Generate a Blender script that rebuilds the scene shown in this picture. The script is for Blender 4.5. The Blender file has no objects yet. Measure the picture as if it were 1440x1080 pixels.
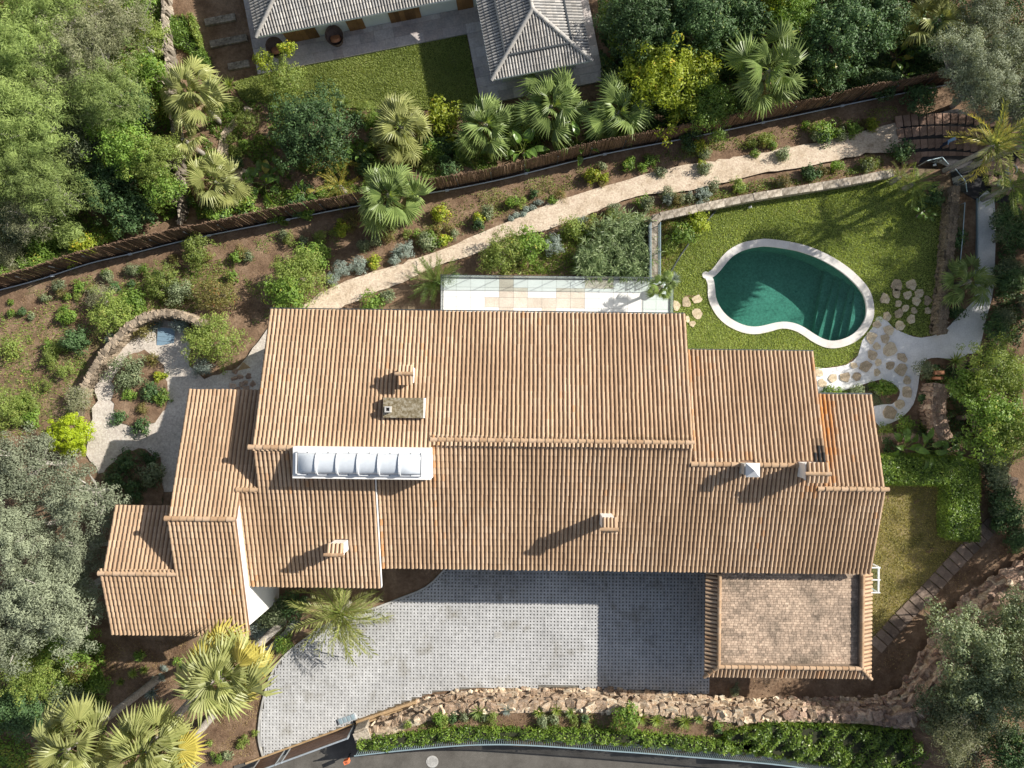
import bpy, math, random
import numpy as np
from mathutils import Vector, Matrix
from mathutils.geometry import delaunay_2d_cdt

R = math.radians
scene = bpy.context.scene
COL = scene.collection
# ------------------------------------------------------------------ camera, sky, sun, exposure
CAMH, NX, NY, FPX = 40.0, 738.0, 545.0, 1000.0
cam_d = bpy.data.cameras.new('camera')
cam = bpy.data.objects.new('camera', cam_d)
COL.objects.link(cam)
cam.location = (0, 0, CAMH)
cam_d.sensor_width = 36.0
cam_d.lens = FPX / 1440 * 36
cam_d.shift_x = (720 - NX) / 1440
cam_d.shift_y = (NY - 540) / 1440
cam_d.clip_start = 0.5
cam_d.clip_end = 400
scene.camera = cam

SUN_EL, SUN_AZ = 31.5, 24.5             # elevation, degrees north of east
w = bpy.data.worlds.new('World')
scene.world = w
w.use_nodes = True
nt = w.node_tree
sky = nt.nodes.new('ShaderNodeTexSky')
sky.sky_type = 'NISHITA'
sky.sun_disc = False
sky.sun_elevation = R(SUN_EL)
sky.sun_rotation = R(90 - SUN_AZ)
sky.air_density = 1.0
sky.dust_density = 1.5
bg = nt.nodes['Background']
bg.inputs['Strength'].default_value = 0.082
hz = nt.nodes.new('ShaderNodeHueSaturation')          # less saturated sky, so that shade turns less blue
hz.inputs['Saturation'].default_value = 0.72
nt.links.new(sky.outputs[0], hz.inputs['Color'])
nt.links.new(hz.outputs[0], bg.inputs[0])

sun_d = bpy.data.lights.new('sun', 'SUN')
sun_d.energy = 5.0
sun_d.angle = R(0.5)
sun_d.color = (1.0, 0.945, 0.86)
sun = bpy.data.objects.new('sun', sun_d)
COL.objects.link(sun)
ca, sa, ce, se = math.cos(R(SUN_AZ)), math.sin(R(SUN_AZ)), math.cos(R(SUN_EL)), math.sin(R(SUN_EL))
sun.rotation_euler = Vector((-ca * ce, -sa * ce, -se)).to_track_quat('-Z', 'Y').to_euler()
sun.location = (30, 14, 30)

vs = scene.view_settings
vs.view_transform = 'Standard'
vs.look = 'None'
vs.exposure = 0.55
vs.gamma = 1.0
vs.use_curve_mapping = False
scene.cycles.max_bounces = 8
scene.cycles.transparent_max_bounces = 16

rng = np.random.default_rng(7)
random.seed(7)


def at(px, py, z=0.0):
    """point at height z seen at photo pixel px, py"""
    k = (CAMH - z) / FPX
    return np.array([(px - NX) * k, -(py - NY) * k, z])


# ------------------------------------------------------------------ mesh building
class MB:
    def __init__(self):
        self.V, self.F, self.M, self.T, self.n = [], [], [], [], 0

    def add(self, V, F, m=0, t=0.5):
        V = np.asarray(V, float).reshape(-1, 3)
        F = np.asarray(F, int)
        self.V.append(V)
        self.F.append(F + self.n)
        k = len(F)
        self.M.append(np.full(k, m) if np.isscalar(m) else np.asarray(m))
        self.T.append(np.full(k, float(t)) if np.isscalar(t) else np.asarray(t, float))
        self.n += len(V)
        return self

    def box(self, c, s, rz=0.0, m=0, t=0.5, tilt=None):
        c = np.asarray(c, float)
        h = np.asarray(s, float) / 2
        V = np.array([(x, y, z) for z in (-1, 1) for y in (-1, 1) for x in (-1, 1)]) * h
        if tilt is not None:
            V = V @ np.array(Matrix.Rotation(tilt[1], 3, tilt[0])).T
        if rz:
            V = V @ np.array(Matrix.Rotation(rz, 3, 'Z')).T
        return self.add(V + c, BOXF, m, t)

    def bar(self, a, b, wd, ht, m=0, t=0.5):
        """box from a to b (any direction), width wd, height ht (about the axis)"""
        a, b = np.asarray(a, float), np.asarray(b, float)
        d = b - a
        L = np.linalg.norm(d)
        d = d / L
        up = np.array([0, 0, 1.0]) if abs(d[2]) < .95 else np.array([0, 1.0, 0])
        s = np.cross(d, up)
        s /= np.linalg.norm(s)
        u = np.cross(s, d)
        V = []
        for p in (a, b):
            for q in ((-1, -1), (1, -1), (1, 1), (-1, 1)):
                V.append(p + s * q[0] * wd / 2 + u * q[1] * ht / 2)
        return self.add(V, [(0, 3, 2, 1), (4, 5, 6, 7), (0, 1, 5, 4), (1, 2, 6, 5), (2, 3, 7, 6), (3, 0, 4, 7)], m, t)

    def tube(self, P, rad, seg=6, m=0, t=0.5, cap=True):
        P = np.asarray(P, float)
        n = len(P)
        rad = np.full(n, rad) if np.isscalar(rad) else np.asarray(rad)
        V = []
        for i in range(n):
            d = P[min(i + 1, n - 1)] - P[max(i - 1, 0)]
            d = d / (np.linalg.norm(d) + 1e-9)
            up = np.array([0, 0, 1.0]) if abs(d[2]) < .9 else np.array([1.0, 0, 0])
            s = np.cross(d, up)
            s /= np.linalg.norm(s)
            u = np.cross(s, d)
            a = np.arange(seg) * 2 * np.pi / seg
            V.append(P[i] + rad[i] * (np.cos(a)[:, None] * s + np.sin(a)[:, None] * u))
        F = [(i * seg + k, i * seg + (k + 1) % seg, (i + 1) * seg + (k + 1) % seg, (i + 1) * seg + k)
             for i in range(n - 1) for k in range(seg)]
        self.add(np.vstack(V), F, m, t)
        if cap:
            V = np.vstack([V[-1], [P[-1]]])
            self.add(V, [(k, (k + 1) % seg, seg) for k in range(seg)], m, t)
        return self

    def prism(self, poly, z0, z1, m=0, t=0.5, bottom=False):
        poly = np.asarray(poly, float)[:, :2]
        if area2(poly) < 0:
            poly = poly[::-1]
        n = len(poly)
        z0 = np.full(n, z0) if np.isscalar(z0) else np.asarray(z0)
        z1 = np.full(n, z1) if np.isscalar(z1) else np.asarray(z1)
        V = np.vstack([np.c_[poly, z0], np.c_[poly, z1]])
        self.add(V, [(i, (i + 1) % n, n + (i + 1) % n, n + i) for i in range(n)], m, t)
        res = delaunay_2d_cdt([Vector(p) for p in poly], [(i, (i + 1) % n) for i in range(n)], [list(range(n))], 1, 1e-6)
        k = len(res[0])
        if k == n:
            V2 = np.c_[poly, z1]
            F = [[res[3][j][0] for j in f] for f in res[2]]
            if F:
                self.add(V2, F, m, t)
                if bottom:
                    self.add(np.c_[poly, z0], [f[::-1] for f in F], m, t)
        return self

    def mesh(self, name, mats, smooth=False):
        me = bpy.data.meshes.new(name)
        if not self.V:
            return me
        V = np.vstack(self.V)
        me.vertices.add(len(V))
        me.vertices.foreach_set('co', V.ravel().astype(np.float32))
        li = np.concatenate([f.ravel() for f in self.F])
        tot = np.concatenate([np.full(len(f), f.shape[1]) for f in self.F])
        st = np.r_[0, np.cumsum(tot)[:-1]]
        me.loops.add(len(li))
        me.loops.foreach_set('vertex_index', li.astype(np.int32))
        me.polygons.add(len(tot))
        me.polygons.foreach_set('loop_start', st.astype(np.int32))
        me.polygons.foreach_set('material_index', np.concatenate(self.M).astype(np.int32))
        me.polygons.foreach_set('use_smooth', np.full(len(tot), bool(smooth)))
        a = me.attributes.new('tint', 'FLOAT', 'FACE')
        a.data.foreach_set('value', np.concatenate(self.T).astype(np.float32))
        for m in (mats if isinstance(mats, (list, tuple)) else [mats]):
            me.materials.append(m)
        me.update(calc_edges=True)
        return me


BOXF = np.array([(0, 2, 3, 1), (4, 5, 7, 6), (0, 1, 5, 4), (1, 3, 7, 5), (3, 2, 6, 7), (2, 0, 4, 6)])


def area2(p):
    x, y = p[:, 0], p[:, 1]
    return float(np.sum(x * np.roll(y, -1) - np.roll(x, -1) * y))


def link(name, me, parent=None, loc=(0, 0, 0), rot=(0, 0, 0), scale=None):
    o = bpy.data.objects.new(name, me)
    COL.objects.link(o)
    if parent is not None:
        o.parent = parent
    o.location = loc
    o.rotation_euler = rot
    if scale is not None:
        o.scale = (scale,) * 3 if np.isscalar(scale) else scale
    return o


def obj(name, mb, mats, parent=None, loc=(0, 0, 0), rot=(0, 0, 0), smooth=False, kind=None):
    o = link(name, mb.mesh(name, mats, smooth), parent, loc, rot)
    if kind:
        o['kind'] = kind
    return o


def tag(o, label, cat, group=None):
    o['label'] = label
    o['category'] = cat
    if group:
        o['group'] = group
    return o


def thing(name, label, cat, loc=(0, 0, 0), rz=0.0, group=None):
    return tag(link(name, None, None, loc, (0, 0, rz)), label, cat, group)


# ------------------------------------------------------------------ materials
def new_mat(name):
    m = bpy.data.materials.new(name)
    m.use_nodes = True
    t = m.node_tree
    return m, t, t.nodes, t.links, t.nodes['Principled BSDF']


def ramp(N, stops):
    r = N.new('ShaderNodeValToRGB')
    e = r.color_ramp.elements
    while len(e) < len(stops):
        e.new(0.5)
    for x, (p, c) in zip(e, stops):
        x.position = p
        x.color = (*c, 1)
    return r


def noise(N, L, scale, detail=4, rough=.6, co='Object'):
    tc = N.new('ShaderNodeTexCoord')
    n = N.new('ShaderNodeTexNoise')
    n.inputs['Scale'].default_value = scale
    n.inputs['Detail'].default_value = detail
    n.inputs['Roughness'].default_value = rough
    L.new(tc.outputs[co], n.inputs['Vector'])
    return n


def mixc(N, L, a, b, fac, mode='MIX'):
    x = N.new('ShaderNodeMix')
    x.data_type = 'RGBA'
    x.blend_type = mode
    for s, v in ((x.inputs['A'], a), (x.inputs['B'], b), (x.inputs['Factor'], fac)):
        if hasattr(v, 'links'):
            L.new(v, s)
        elif isinstance(v, tuple):
            s.default_value = (*v, 1)
        else:
            s.default_value = v
    return x.outputs['Result']


def mathn(N, L, op, a, b):
    x = N.new('ShaderNodeMath')
    x.operation = op
    for i, v in enumerate((a, b)):
        if hasattr(v, 'links'):
            L.new(v, x.inputs[i])
        else:
            x.inputs[i].default_value = v
    return x.outputs[0]


def bump(N, L, b, h, strength, dist):
    x = N.new('ShaderNodeBump')
    x.inputs['Strength'].default_value = strength
    x.inputs['Distance'].default_value = dist
    L.new(h, x.inputs['Height'])
    L.new(x.outputs[0], b.inputs['Normal'])


def mat_mottled(name, stops, scale=3.0, fine=40.0, rough=.9, bmp=.4, bdist=.02, tintamt=.25, finemt=.35, spec=.3, stain=None):
    """mottled surface: a coarse noise picks the colour, a fine one and the per-piece tint vary it"""
    m, t, N, L, b = new_mat(name)
    n1 = noise(N, L, scale, 5, .65)
    n2 = noise(N, L, fine, 3, .7)
    r = ramp(N, stops)
    L.new(n1.outputs['Fac'], r.inputs[0])
    st = ramp(N, [(.32, (.08,) * 3), (.68, (.92,) * 3)])
    L.new(n2.outputs['Fac'], st.inputs[0])
    col = mixc(N, L, r.outputs[0], st.outputs[0], finemt, 'OVERLAY')
    if tintamt:
        at_ = N.new('ShaderNodeAttribute')
        at_.attribute_name = 'tint'
        g = ramp(N, [(0, (.5 - tintamt,) * 3), (1, (.5 + tintamt,) * 3)])
        L.new(at_.outputs['Fac'], g.inputs[0])
        col = mixc(N, L, col, g.outputs[0], 1.0, 'OVERLAY')
    if stain:
        n3 = noise(N, L, stain[1], 4, .7)
        rr = ramp(N, [(stain[2], (0, 0, 0)), (stain[3], (1, 1, 1))])
        L.new(n3.outputs['Fac'], rr.inputs[0])
        col = mixc(N, L, col, stain[0], rr.outputs[0])
    L.new(col, b.inputs['Base Color'])
    b.inputs['Roughness'].default_value = rough
    b.inputs['Specular IOR Level'].default_value = spec
    if bmp:
        bump(N, L, b, n2.outputs['Fac'], bmp, bdist)
    return m


def mat_plain(name, c, rough=.6, metal=0.0, spec=.5, var=.08):
    m, t, N, L, b = new_mat(name)
    n = noise(N, L, 6, 4)
    lo, hi = tuple(x * (1 - var) for x in c), tuple(min(1, x * (1 + var)) for x in c)
    r = ramp(N, [(.3, lo), (.7, hi)])
    L.new(n.outputs['Fac'], r.inputs[0])
    L.new(r.outputs[0], b.inputs['Base Color'])
    b.inputs['Roughness'].default_value = rough
    b.inputs['Metallic'].default_value = metal
    b.inputs['Specular IOR Level'].default_value = spec
    return m


def mat_leaf(name, a, bcol, c=None, trans=.3, rough=.45, spec=.35):
    """foliage: per-leaf tint from colour a to bcol (a few leaves c), some light passing through"""
    m, t, N, L, b = new_mat(name)
    at_ = N.new('ShaderNodeAttribute')
    at_.attribute_name = 'tint'
    st = [(0, a), (.75, bcol)] + ([(.97, bcol), (1, c)] if c else [])
    r = ramp(N, st)
    L.new(at_.outputs['Fac'], r.inputs[0])
    oi = N.new('ShaderNodeObjectInfo')
    hsv = N.new('ShaderNodeHueSaturation')
    L.new(r.outputs[0], hsv.inputs['Color'])
    mr = N.new('ShaderNodeMapRange')
    mr.inputs['To Min'].default_value = .8
    mr.inputs['To Max'].default_value = 1.2
    L.new(oi.outputs['Random'], mr.inputs[0])
    L.new(mr.outputs[0], hsv.inputs['Value'])
    L.new(hsv.outputs[0], b.inputs['Base Color'])
    b.inputs['Roughness'].default_value = rough
    b.inputs['Specular IOR Level'].default_value = spec
    tr = N.new('ShaderNodeBsdfTranslucent')
    bright = mixc(N, L, hsv.outputs[0], (1.6, 1.5, .6), 1.0, 'MULTIPLY')
    L.new(bright, tr.inputs[0])
    mx = N.new('ShaderNodeMixShader')
    mx.inputs[0].default_value = trans
    L.new(b.outputs[0], mx.inputs[1])
    L.new(tr.outputs[0], mx.inputs[2])
    L.new(mx.outputs[0], N['Material Output'].inputs['Surface'])
    return m


def mat_glass(name, tint=(.86, .95, .93), gloss=.08, alpha=.0):
    m, t, N, L, b = new_mat(name)
    tr = N.new('ShaderNodeBsdfTransparent')
    tr.inputs[0].default_value = (*tint, 1)
    gl = N.new('ShaderNodeBsdfGlossy')
    gl.inputs['Roughness'].default_value = .03
    mx = N.new('ShaderNodeMixShader')
    lw = N.new('ShaderNodeLayerWeight')                  # symmetric on both sides, unlike a Fresnel node
    lw.inputs['Blend'].default_value = .5
    L.new(mathn(N, L, 'ADD', mathn(N, L, 'MULTIPLY', mathn(N, L, 'POWER', lw.outputs['Facing'], 5.0), .9), .025), mx.inputs[0])
    L.new(tr.outputs[0], mx.inputs[1])
    L.new(gl.outputs[0], mx.inputs[2])
    L.new(mx.outputs[0], N['Material Output'].inputs['Surface'])
    return m, N, L, gl


def mat_tile(name, base, dark, pale, rust=(.60, .27, .085), soot=(.03, .03, .03)):
    """fired clay: tint 0..1 dark to pale, 1..2 fades to rust stain, below 0 to soot"""
    m, t, N, L, b = new_mat(name)
    at_ = N.new('ShaderNodeAttribute')
    at_.attribute_name = 'tint'
    mr = N.new('ShaderNodeMapRange')
    mr.inputs['From Min'].default_value = -1
    mr.inputs['From Max'].default_value = 2
    L.new(at_.outputs['Fac'], mr.inputs[0])
    r = ramp(N, [(0, soot), (.31, dark), (.34, dark), (.5, base), (.6, pale), (.68, tuple((p + q) / 2 for p, q in zip(rust, base))), (.82, rust)])
    L.new(mr.outputs[0], r.inputs[0])
    n2 = noise(N, L, 22, 4, .75)
    col = mixc(N, L, r.outputs[0], n2.outputs['Fac'], .28, 'OVERLAY')
    n3 = noise(N, L, 1.0, 5, .7)
    mp = N.new('ShaderNodeVectorMath')
    mp.operation = 'MULTIPLY'
    mp.inputs[1].default_value = (1.5, .3, .3)
    tc = N.new('ShaderNodeTexCoord')
    L.new(tc.outputs['Object'], mp.inputs[0])
    L.new(mp.outputs[0], n3.inputs['Vector'])
    rr = ramp(N, [(.4, (.6, .57, .54)), (.6, (1, 1, 1))])
    L.new(n3.outputs['Fac'], rr.inputs[0])
    col = mixc(N, L, col, rr.outputs[0], .55, 'MULTIPLY')
    L.new(col, b.inputs['Base Color'])
    b.inputs['Roughness'].default_value = .85
    b.inputs['Specular IOR Level'].default_value = .25
    bump(N, L, b, n2.outputs['Fac'], .25, .01)
    return m


M = {}
M['tile'] = mat_tile('clay_tile', (.505, .352, .225), (.435, .298, .187), (.57, .418, .285))
M['pan'] = mat_mottled('clay_pan', [(.3, (.17, .10, .065)), (.7, (.27, .17, .11))], 2, 30, tintamt=0)
M['ridge'] = mat_tile('ridge_clay', (.50, .345, .215), (.42, .27, .16), (.58, .42, .285))
M['white'] = mat_mottled('white_render', [(.3, (.76, .75, .72)), (.7, (.84, .83, .80))], 1.5, 30, .85, .15, .01, 0, .1)
M['nwhite'] = mat_mottled('pale_render', [(.3, (.66, .70, .68)), (.7, (.76, .79, .77))], 1.5, 30, .85, .15, .01, 0, .1)
M['greytile'] = mat_tile('grey_tile', (.46, .445, .42), (.34, .33, .31), (.6, .57, .52), (.4, .36, .3))
M['greypan'] = mat_mottled('grey_pan', [(.3, (.08, .08, .085)), (.7, (.13, .13, .13))], 2, 30, tintamt=0)
M['moss'] = mat_mottled('mossy_concrete', [(.35, (.12, .095, .05)), (.5, (.23, .19, .12)), (.62, (.34, .31, .24))], 7, 45, .95, .5, .02, 0)
M['concrete'] = mat_mottled('concrete', [(.3, (.38, .37, .35)), (.7, (.52, .51, .48))], 2, 40, .9, .25, .01, .15)
M['paver'] = mat_mottled('grass_paver', [(.35, (.385, .385, .38)), (.5, (.43, .43, .425)), (.65, (.48, .48, .475))], .35, 9, .9, .3, .01, .3, .16,
                         stain=((.24, .22, .17), .5, .55, .8))
M['paverfill'] = mat_mottled('paver_fill', [(.35, (.11, .10, .085)), (.6, (.19, .18, .155)), (.75, (.14, .14, .09))], 6, 40, .95, .5, .02, 0)
M['deck'] = mat_mottled('deck_brick', [(.36, (.22, .175, .13)), (.46, (.36, .275, .205)), (.56, (.475, .36, .265))], .55, 7, .9, .3, .01, .12, .4)
M['mortar'] = mat_mottled('mortar', [(.3, (.2, .15, .11)), (.7, (.3, .23, .17))], 3, 30, tintamt=0)
M['soil'] = None
M['sand'] = mat_mottled('path_sand', [(.32, (.45, .35, .25)), (.5, (.58, .475, .36)), (.68, (.64, .53, .41))], 1.3, 9, .95, .6, .03, 0, .32,
                        stain=((.27, .2, .135), 2.2, .60, .74))
M['gravel'] = mat_mottled('white_gravel', [(.3, (.74, .735, .725)), (.7, (.86, .855, .85))], 2, 11, .9, .8, .03, 0, .4)
M['court'] = mat_mottled('court_gravel', [(.3, (.46, .41, .35)), (.7, (.62, .56, .49))], 1.2, 9, .95, .6, .03, 0, .3)
M['flag'] = mat_mottled('flagstone', [(.3, (.36, .28, .18)), (.6, (.56, .46, .33)), (.75, (.64, .54, .41))], 3.0, 22, .85, .4, .02, .25, .45)
M['redslab'] = mat_mottled('reddish_slab', [(.3, (.24, .15, .11)), (.7, (.4, .27, .2))], 2, 24, .9, .4, .015, .25)
M['brownslab'] = mat_mottled('brown_slab', [(.3, (.15, .11, .085)), (.7, (.26, .2, .16))], 2, 24, .9, .4, .015, .25)
M['slate'] = mat_mottled('patio_slate', [(.3, (.44, .41, .40)), (.5, (.53, .48, .46)), (.7, (.6, .54, .5))], 1.2, 9, .6, .25, .01, .12, .2)
M['rock'] = mat_mottled('warm_rock', [(.28, (.28, .165, .09)), (.42, (.44, .32, .21)), (.55, (.53, .43, .315)), (.75, (.6, .52, .42))], 1.6, 7, .95, .8, .05, .3, .55)
M['pinkrock'] = mat_mottled('pink_rock', [(.3, (.33, .21, .15)), (.5, (.48, .345, .255)), (.7, (.57, .45, .35))], 1.4, 7, .95, .8, .05, .28, .55)
M['greystone'] = mat_mottled('grey_stone', [(.3, (.2, .165, .12)), (.5, (.33, .285, .225)), (.7, (.45, .4, .33))], 2.2, 8, .95, .7, .04, .3, .5)
M['courtwall'] = mat_mottled('court_wall_stone', [(.3, (.17, .13, .09)), (.5, (.27, .215, .155)), (.7, (.38, .32, .245))], 2.2, 8, .95, .7, .04, .3, .4)
M['oldwall'] = mat_mottled('lichen_stone', [(.3, (.13, .095, .065)), (.5, (.22, .17, .12)), (.7, (.33, .28, .21))], 2.5, 18, .95, .8, .05, .3, .5)
M['coping'] = mat_mottled('pool_coping', [(.3, (.6, .57, .53)), (.7, (.74, .71, .67))], 1.5, 28, .75, .2, .01, .12, .2)
M['poolfloor'] = mat_mottled('pool_tile', [(.3, (.15, .32, .24)), (.5, (.18, .365, .28)), (.7, (.21, .41, .315))], .7, 9, .6, .1, .01, 0, .35,
                             stain=((.02, .13, .10), 1.6, .66, .74))
M['asphalt'] = mat_mottled('asphalt', [(.3, (.085, .078, .068)), (.7, (.155, .145, .128))], .9, 50, .9, .5, .01, 0, .4)
M['terrwhite'] = mat_mottled('terrace_tile', [(.3, (.70, .695, .67)), (.7, (.78, .77, .75))], .8, 18, .55, .05, .005, .12, .12)
M['terrbeige'] = mat_mottled('terrace_tile_beige', [(.3, (.52, .45, .37)), (.7, (.66, .585, .5))], .8, 18, .55, .05, .005, .15, .2)
M['wood'] = mat_mottled('door_wood', [(.3, (.17, .085, .03)), (.7, (.3, .16, .065))], 1.5, 22, .6, .2, .01, .25)
M['tanwood'] = mat_mottled('tan_wood', [(.3, (.34, .23, .12)), (.7, (.47, .33, .19))], 1.5, 22, .7, .2, .01, .15)
M['gatewood'] = mat_mottled('gate_panel', [(.3, (.15, .085, .06)), (.7, (.22, .13, .09))], 1.5, 22, .6, .2, .01, .15)
M['reed'] = mat_mottled('brush_reed', [(.3, (.15, .095, .062)), (.7, (.25, .165, .11))], 1.0, 12, .95, .5, .02, .14, .4)
M['bark'] = mat_mottled('bark', [(.3, (.15, .12, .09)), (.7, (.28, .235, .19))], 3, 20, .95, .8, .03, .2, .4)
M['greybark'] = mat_mottled('grey_bark', [(.3, (.32, .3, .265)), (.7, (.52, .49, .44))], 3, 20, .95, .6, .03, .2, .4)
M['palmbark'] = mat_mottled('palm_bark', [(.3, (.25, .225, .19)), (.7, (.4, .37, .325))], 4, 16, .95, .8, .03, .3, .4)
M['metal'] = mat_plain('dark_metal', (.1, .11, .115), .45, .6)
M['steel'] = mat_plain('pale_steel', (.55, .6, .63), .4, .5)
M['railblue'] = mat_plain('rail_paint', (.32, .42, .46), .4, .2)
M['whitemetal'] = mat_plain('white_metal', (.72, .73, .74), .4, .0)
M['pipe'] = mat_plain('pale_pipe', (.5, .55, .6), .5)
M['dome'] = mat_plain('opal_dome', (.56, .60, .64), .2, 0, .5, .06)
M['black'] = mat_plain('black_void', (.015, .015, .018), .8)
M['terracotta'] = mat_plain('terracotta', (.45, .2, .1), .8)
M['orange'] = mat_plain('orange_paint', (.75, .2, .08), .5)
M['bluepaint'] = mat_plain('blue_grey_cover', (.2, .3, .38), .5)
M['wicker'] = mat_mottled('wicker', [(.3, (.11, .075, .06)), (.7, (.2, .14, .115))], 5, 50, .8, .8, .02, .2)
M['potwhite'] = mat_plain('white_pot', (.62, .66, .7), .5)
M['shirt'] = mat_plain('pale_blue_cloth', (.3, .47, .72), .9)
M['trouser'] = mat_plain('navy_cloth', (.04, .055, .1), .9)
M['skin'] = mat_plain('skin', (.48, .27, .19), .6)
M['hair'] = mat_plain('dark_hair', (.012, .01, .01), .6)
M['glass'] = mat_glass('balustrade_glass', (.86, .93, .92), .1)[0]
wm, N_, L_, gl_ = mat_glass('pool_water', (.47, .69, .67), .02)
nn = noise(N_, L_, 1.8, 3)
bb = N_.new('ShaderNodeBump')
bb.inputs['Strength'].default_value = .06
bb.inputs['Distance'].default_value = .05
L_.new(nn.outputs['Fac'], bb.inputs['Height'])
L_.new(bb.outputs[0], gl_.inputs['Normal'])
M['water'] = wm
# foliage
M['f_olive'] = mat_leaf('leaf_olive', (.14, .165, .105), (.30, .335, .225), None, .15, .55, .2)
M['f_oak'] = mat_leaf('leaf_holm_oak', (.08, .115, .05), (.235, .28, .15), (.36, .36, .2), .18, .45)
M['f_pine'] = mat_leaf('leaf_pine', (.12, .19, .055), (.34, .43, .135), None, .22, .6)
M['f_grey'] = mat_leaf('leaf_grey_scrub', (.15, .175, .085), (.35, .36, .21), (.45, .4, .36), .2, .6)
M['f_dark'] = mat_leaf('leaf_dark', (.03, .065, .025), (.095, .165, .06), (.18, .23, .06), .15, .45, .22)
M['f_mid'] = mat_leaf('leaf_mid', (.075, .15, .022), (.215, .33, .06), (.36, .36, .07), .32)
M['f_yellow'] = mat_leaf('leaf_yellow', (.12, .19, .015), (.37, .43, .05), (.55, .42, .05), .35)
M['f_gold'] = mat_leaf('leaf_gold', (.2, .28, .012), (.44, .54, .03), None, .35)
M['f_hedge'] = mat_leaf('leaf_hedge', (.045, .105, .015), (.25, .37, .055), (.45, .5, .12), .3, .38, .45)
M['f_lime'] = mat_leaf('leaf_lime', (.10, .16, .03), (.28, .35, .085), (.38, .36, .1), .33)
M['f_silver'] = mat_leaf('leaf_silver', (.16, .21, .17), (.33, .39, .34), None, .1, .6)
M['f_reddish'] = mat_leaf('leaf_reddish', (.10, .09, .03), (.22, .2, .06), (.4, .16, .07), .25)
M['f_bamboo'] = mat_leaf('leaf_reed', (.12, .19, .07), (.34, .43, .2), None, .3)
M['f_palm'] = mat_leaf('leaf_palm', (.18, .215, .06), (.40, .42, .165), (.55, .47, .2), .3, .4, .4)
M['f_palmdk'] = mat_leaf('leaf_palm_green', (.10, .16, .045), (.27, .35, .115), (.42, .4, .13), .32, .4, .4)
M['f_dead'] = mat_leaf('leaf_dead', (.2, .14, .08), (.38, .29, .18), None, .15, .7, .2)
M['f_litter'] = mat_leaf('leaf_litter', (.12, .075, .04), (.36, .25, .13), (.45, .36, .15), .1, .8, .2)
M['f_palmyl'] = mat_leaf('leaf_palm_yellow', (.26, .24, .05), (.5, .44, .11), (.6, .42, .1), .3, .4)
M['f_banana'] = mat_leaf('leaf_banana', (.06, .13, .02), (.16, .27, .05), (.4, .36, .07), .35, .35, .5)
M['f_grass'] = mat_leaf('blade_lawn', (.24, .31, .085), (.45, .52, .175), (.56, .53, .26), .3, .7, .2)
M['f_drygrass'] = mat_leaf('blade_dry', (.26, .25, .08), (.48, .43, .18), (.56, .47, .25), .3, .7, .2)
M['f_holmgrey'] = mat_leaf('leaf_herb', (.09, .12, .06), (.2, .25, .13), None, .2, .6)
M['lawn'] = mat_mottled('lawn_turf', [(.3, (.09, .12, .028)), (.5, (.13, .165, .04)), (.7, (.19, .20, .065))], 1.3, 30, .95, .8, .04, 0, .6)
M['drylawn'] = mat_mottled('dry_turf', [(.3, (.12, .115, .035)), (.5, (.22, .185, .075)), (.7, (.3, .235, .12))], 1.2, 30, .95, .8, .04, 0, .6)


def soil_mat():
    m, t, N, L, b = new_mat('garden_soil')
    n1 = noise(N, L, .9, 6, .7)
    n2 = noise(N, L, 6, 6, .8)
    r = ramp(N, [(.3, (.12, .073, .045)), (.5, (.21, .138, .088)), (.7, (.32, .225, .15))])
    L.new(n1.outputs['Fac'], r.inputs[0])
    col = mixc(N, L, r.outputs[0], n2.outputs['Fac'], .85, 'OVERLAY')
    g = ramp(N, [(.3, (.05, .07, .018)), (.7, (.13, .15, .045))])
    L.new(n2.outputs['Fac'], g.inputs[0])
    a = N.new('ShaderNodeAttribute')
    a.attribute_name = 'grassy'
    n3 = noise(N, L, 2.2, 5, .7)
    s = mathn(N, L, 'ADD', a.outputs['Fac'], n3.outputs['Fac'])
    k = ramp(N, [(.72, (0, 0, 0)), (.95, (1, 1, 1))])
    L.new(s, k.inputs[0])
    L.new(mixc(N, L, col, g.outputs[0], k.outputs[0]), b.inputs['Base Color'])
    b.inputs['Roughness'].default_value = .95
    b.inputs['Specular IOR Level'].default_value = .2
    bump(N, L, b, n2.outputs['Fac'], .9, .06)
    return m


M['soil'] = soil_mat()
# ------------------------------------------------------------------ terrain
def inpoly(X, Y, poly):
    X, Y = np.asarray(X, float), np.asarray(Y, float)
    r = np.zeros(X.shape, bool)
    p = np.asarray(poly, float)
    j = len(p) - 1
    for i in range(len(p)):
        xi, yi, xj, yj = p[i, 0], p[i, 1], p[j, 0], p[j, 1]
        c = ((yi > Y) != (yj > Y)) & (X < (xj - xi) * (Y - yi) / (yj - yi + 1e-12) + xi)
        r ^= c
        j = i
    return r


def segdist(X, Y, poly, closed=True):
    X, Y = np.asarray(X, float), np.asarray(Y, float)
    p = np.asarray(poly, float)
    best = np.full(X.shape, 1e9)
    n = len(p)
    for i in range(n if closed else n - 1):
        a, b = p[i], p[(i + 1) % n]
        d = b[:2] - a[:2]
        t = np.clip(((X - a[0]) * d[0] + (Y - a[1]) * d[1]) / (d @ d + 1e-12), 0, 1)
        best = np.minimum(best, np.hypot(X - a[0] - t * d[0], Y - a[1] - t * d[1]))
    return best


FA, FB = at(0, 408, -2.5), at(1330, 122, -2.5)        # the boundary fence line
FD = (FB - FA)[:2] / np.linalg.norm((FB - FA)[:2])
FN = np.array([-FD[1], FD[0]])


def pxs(pts, z):
    return np.array([at(p[0], p[1], z)[:2] for p in pts])


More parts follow.
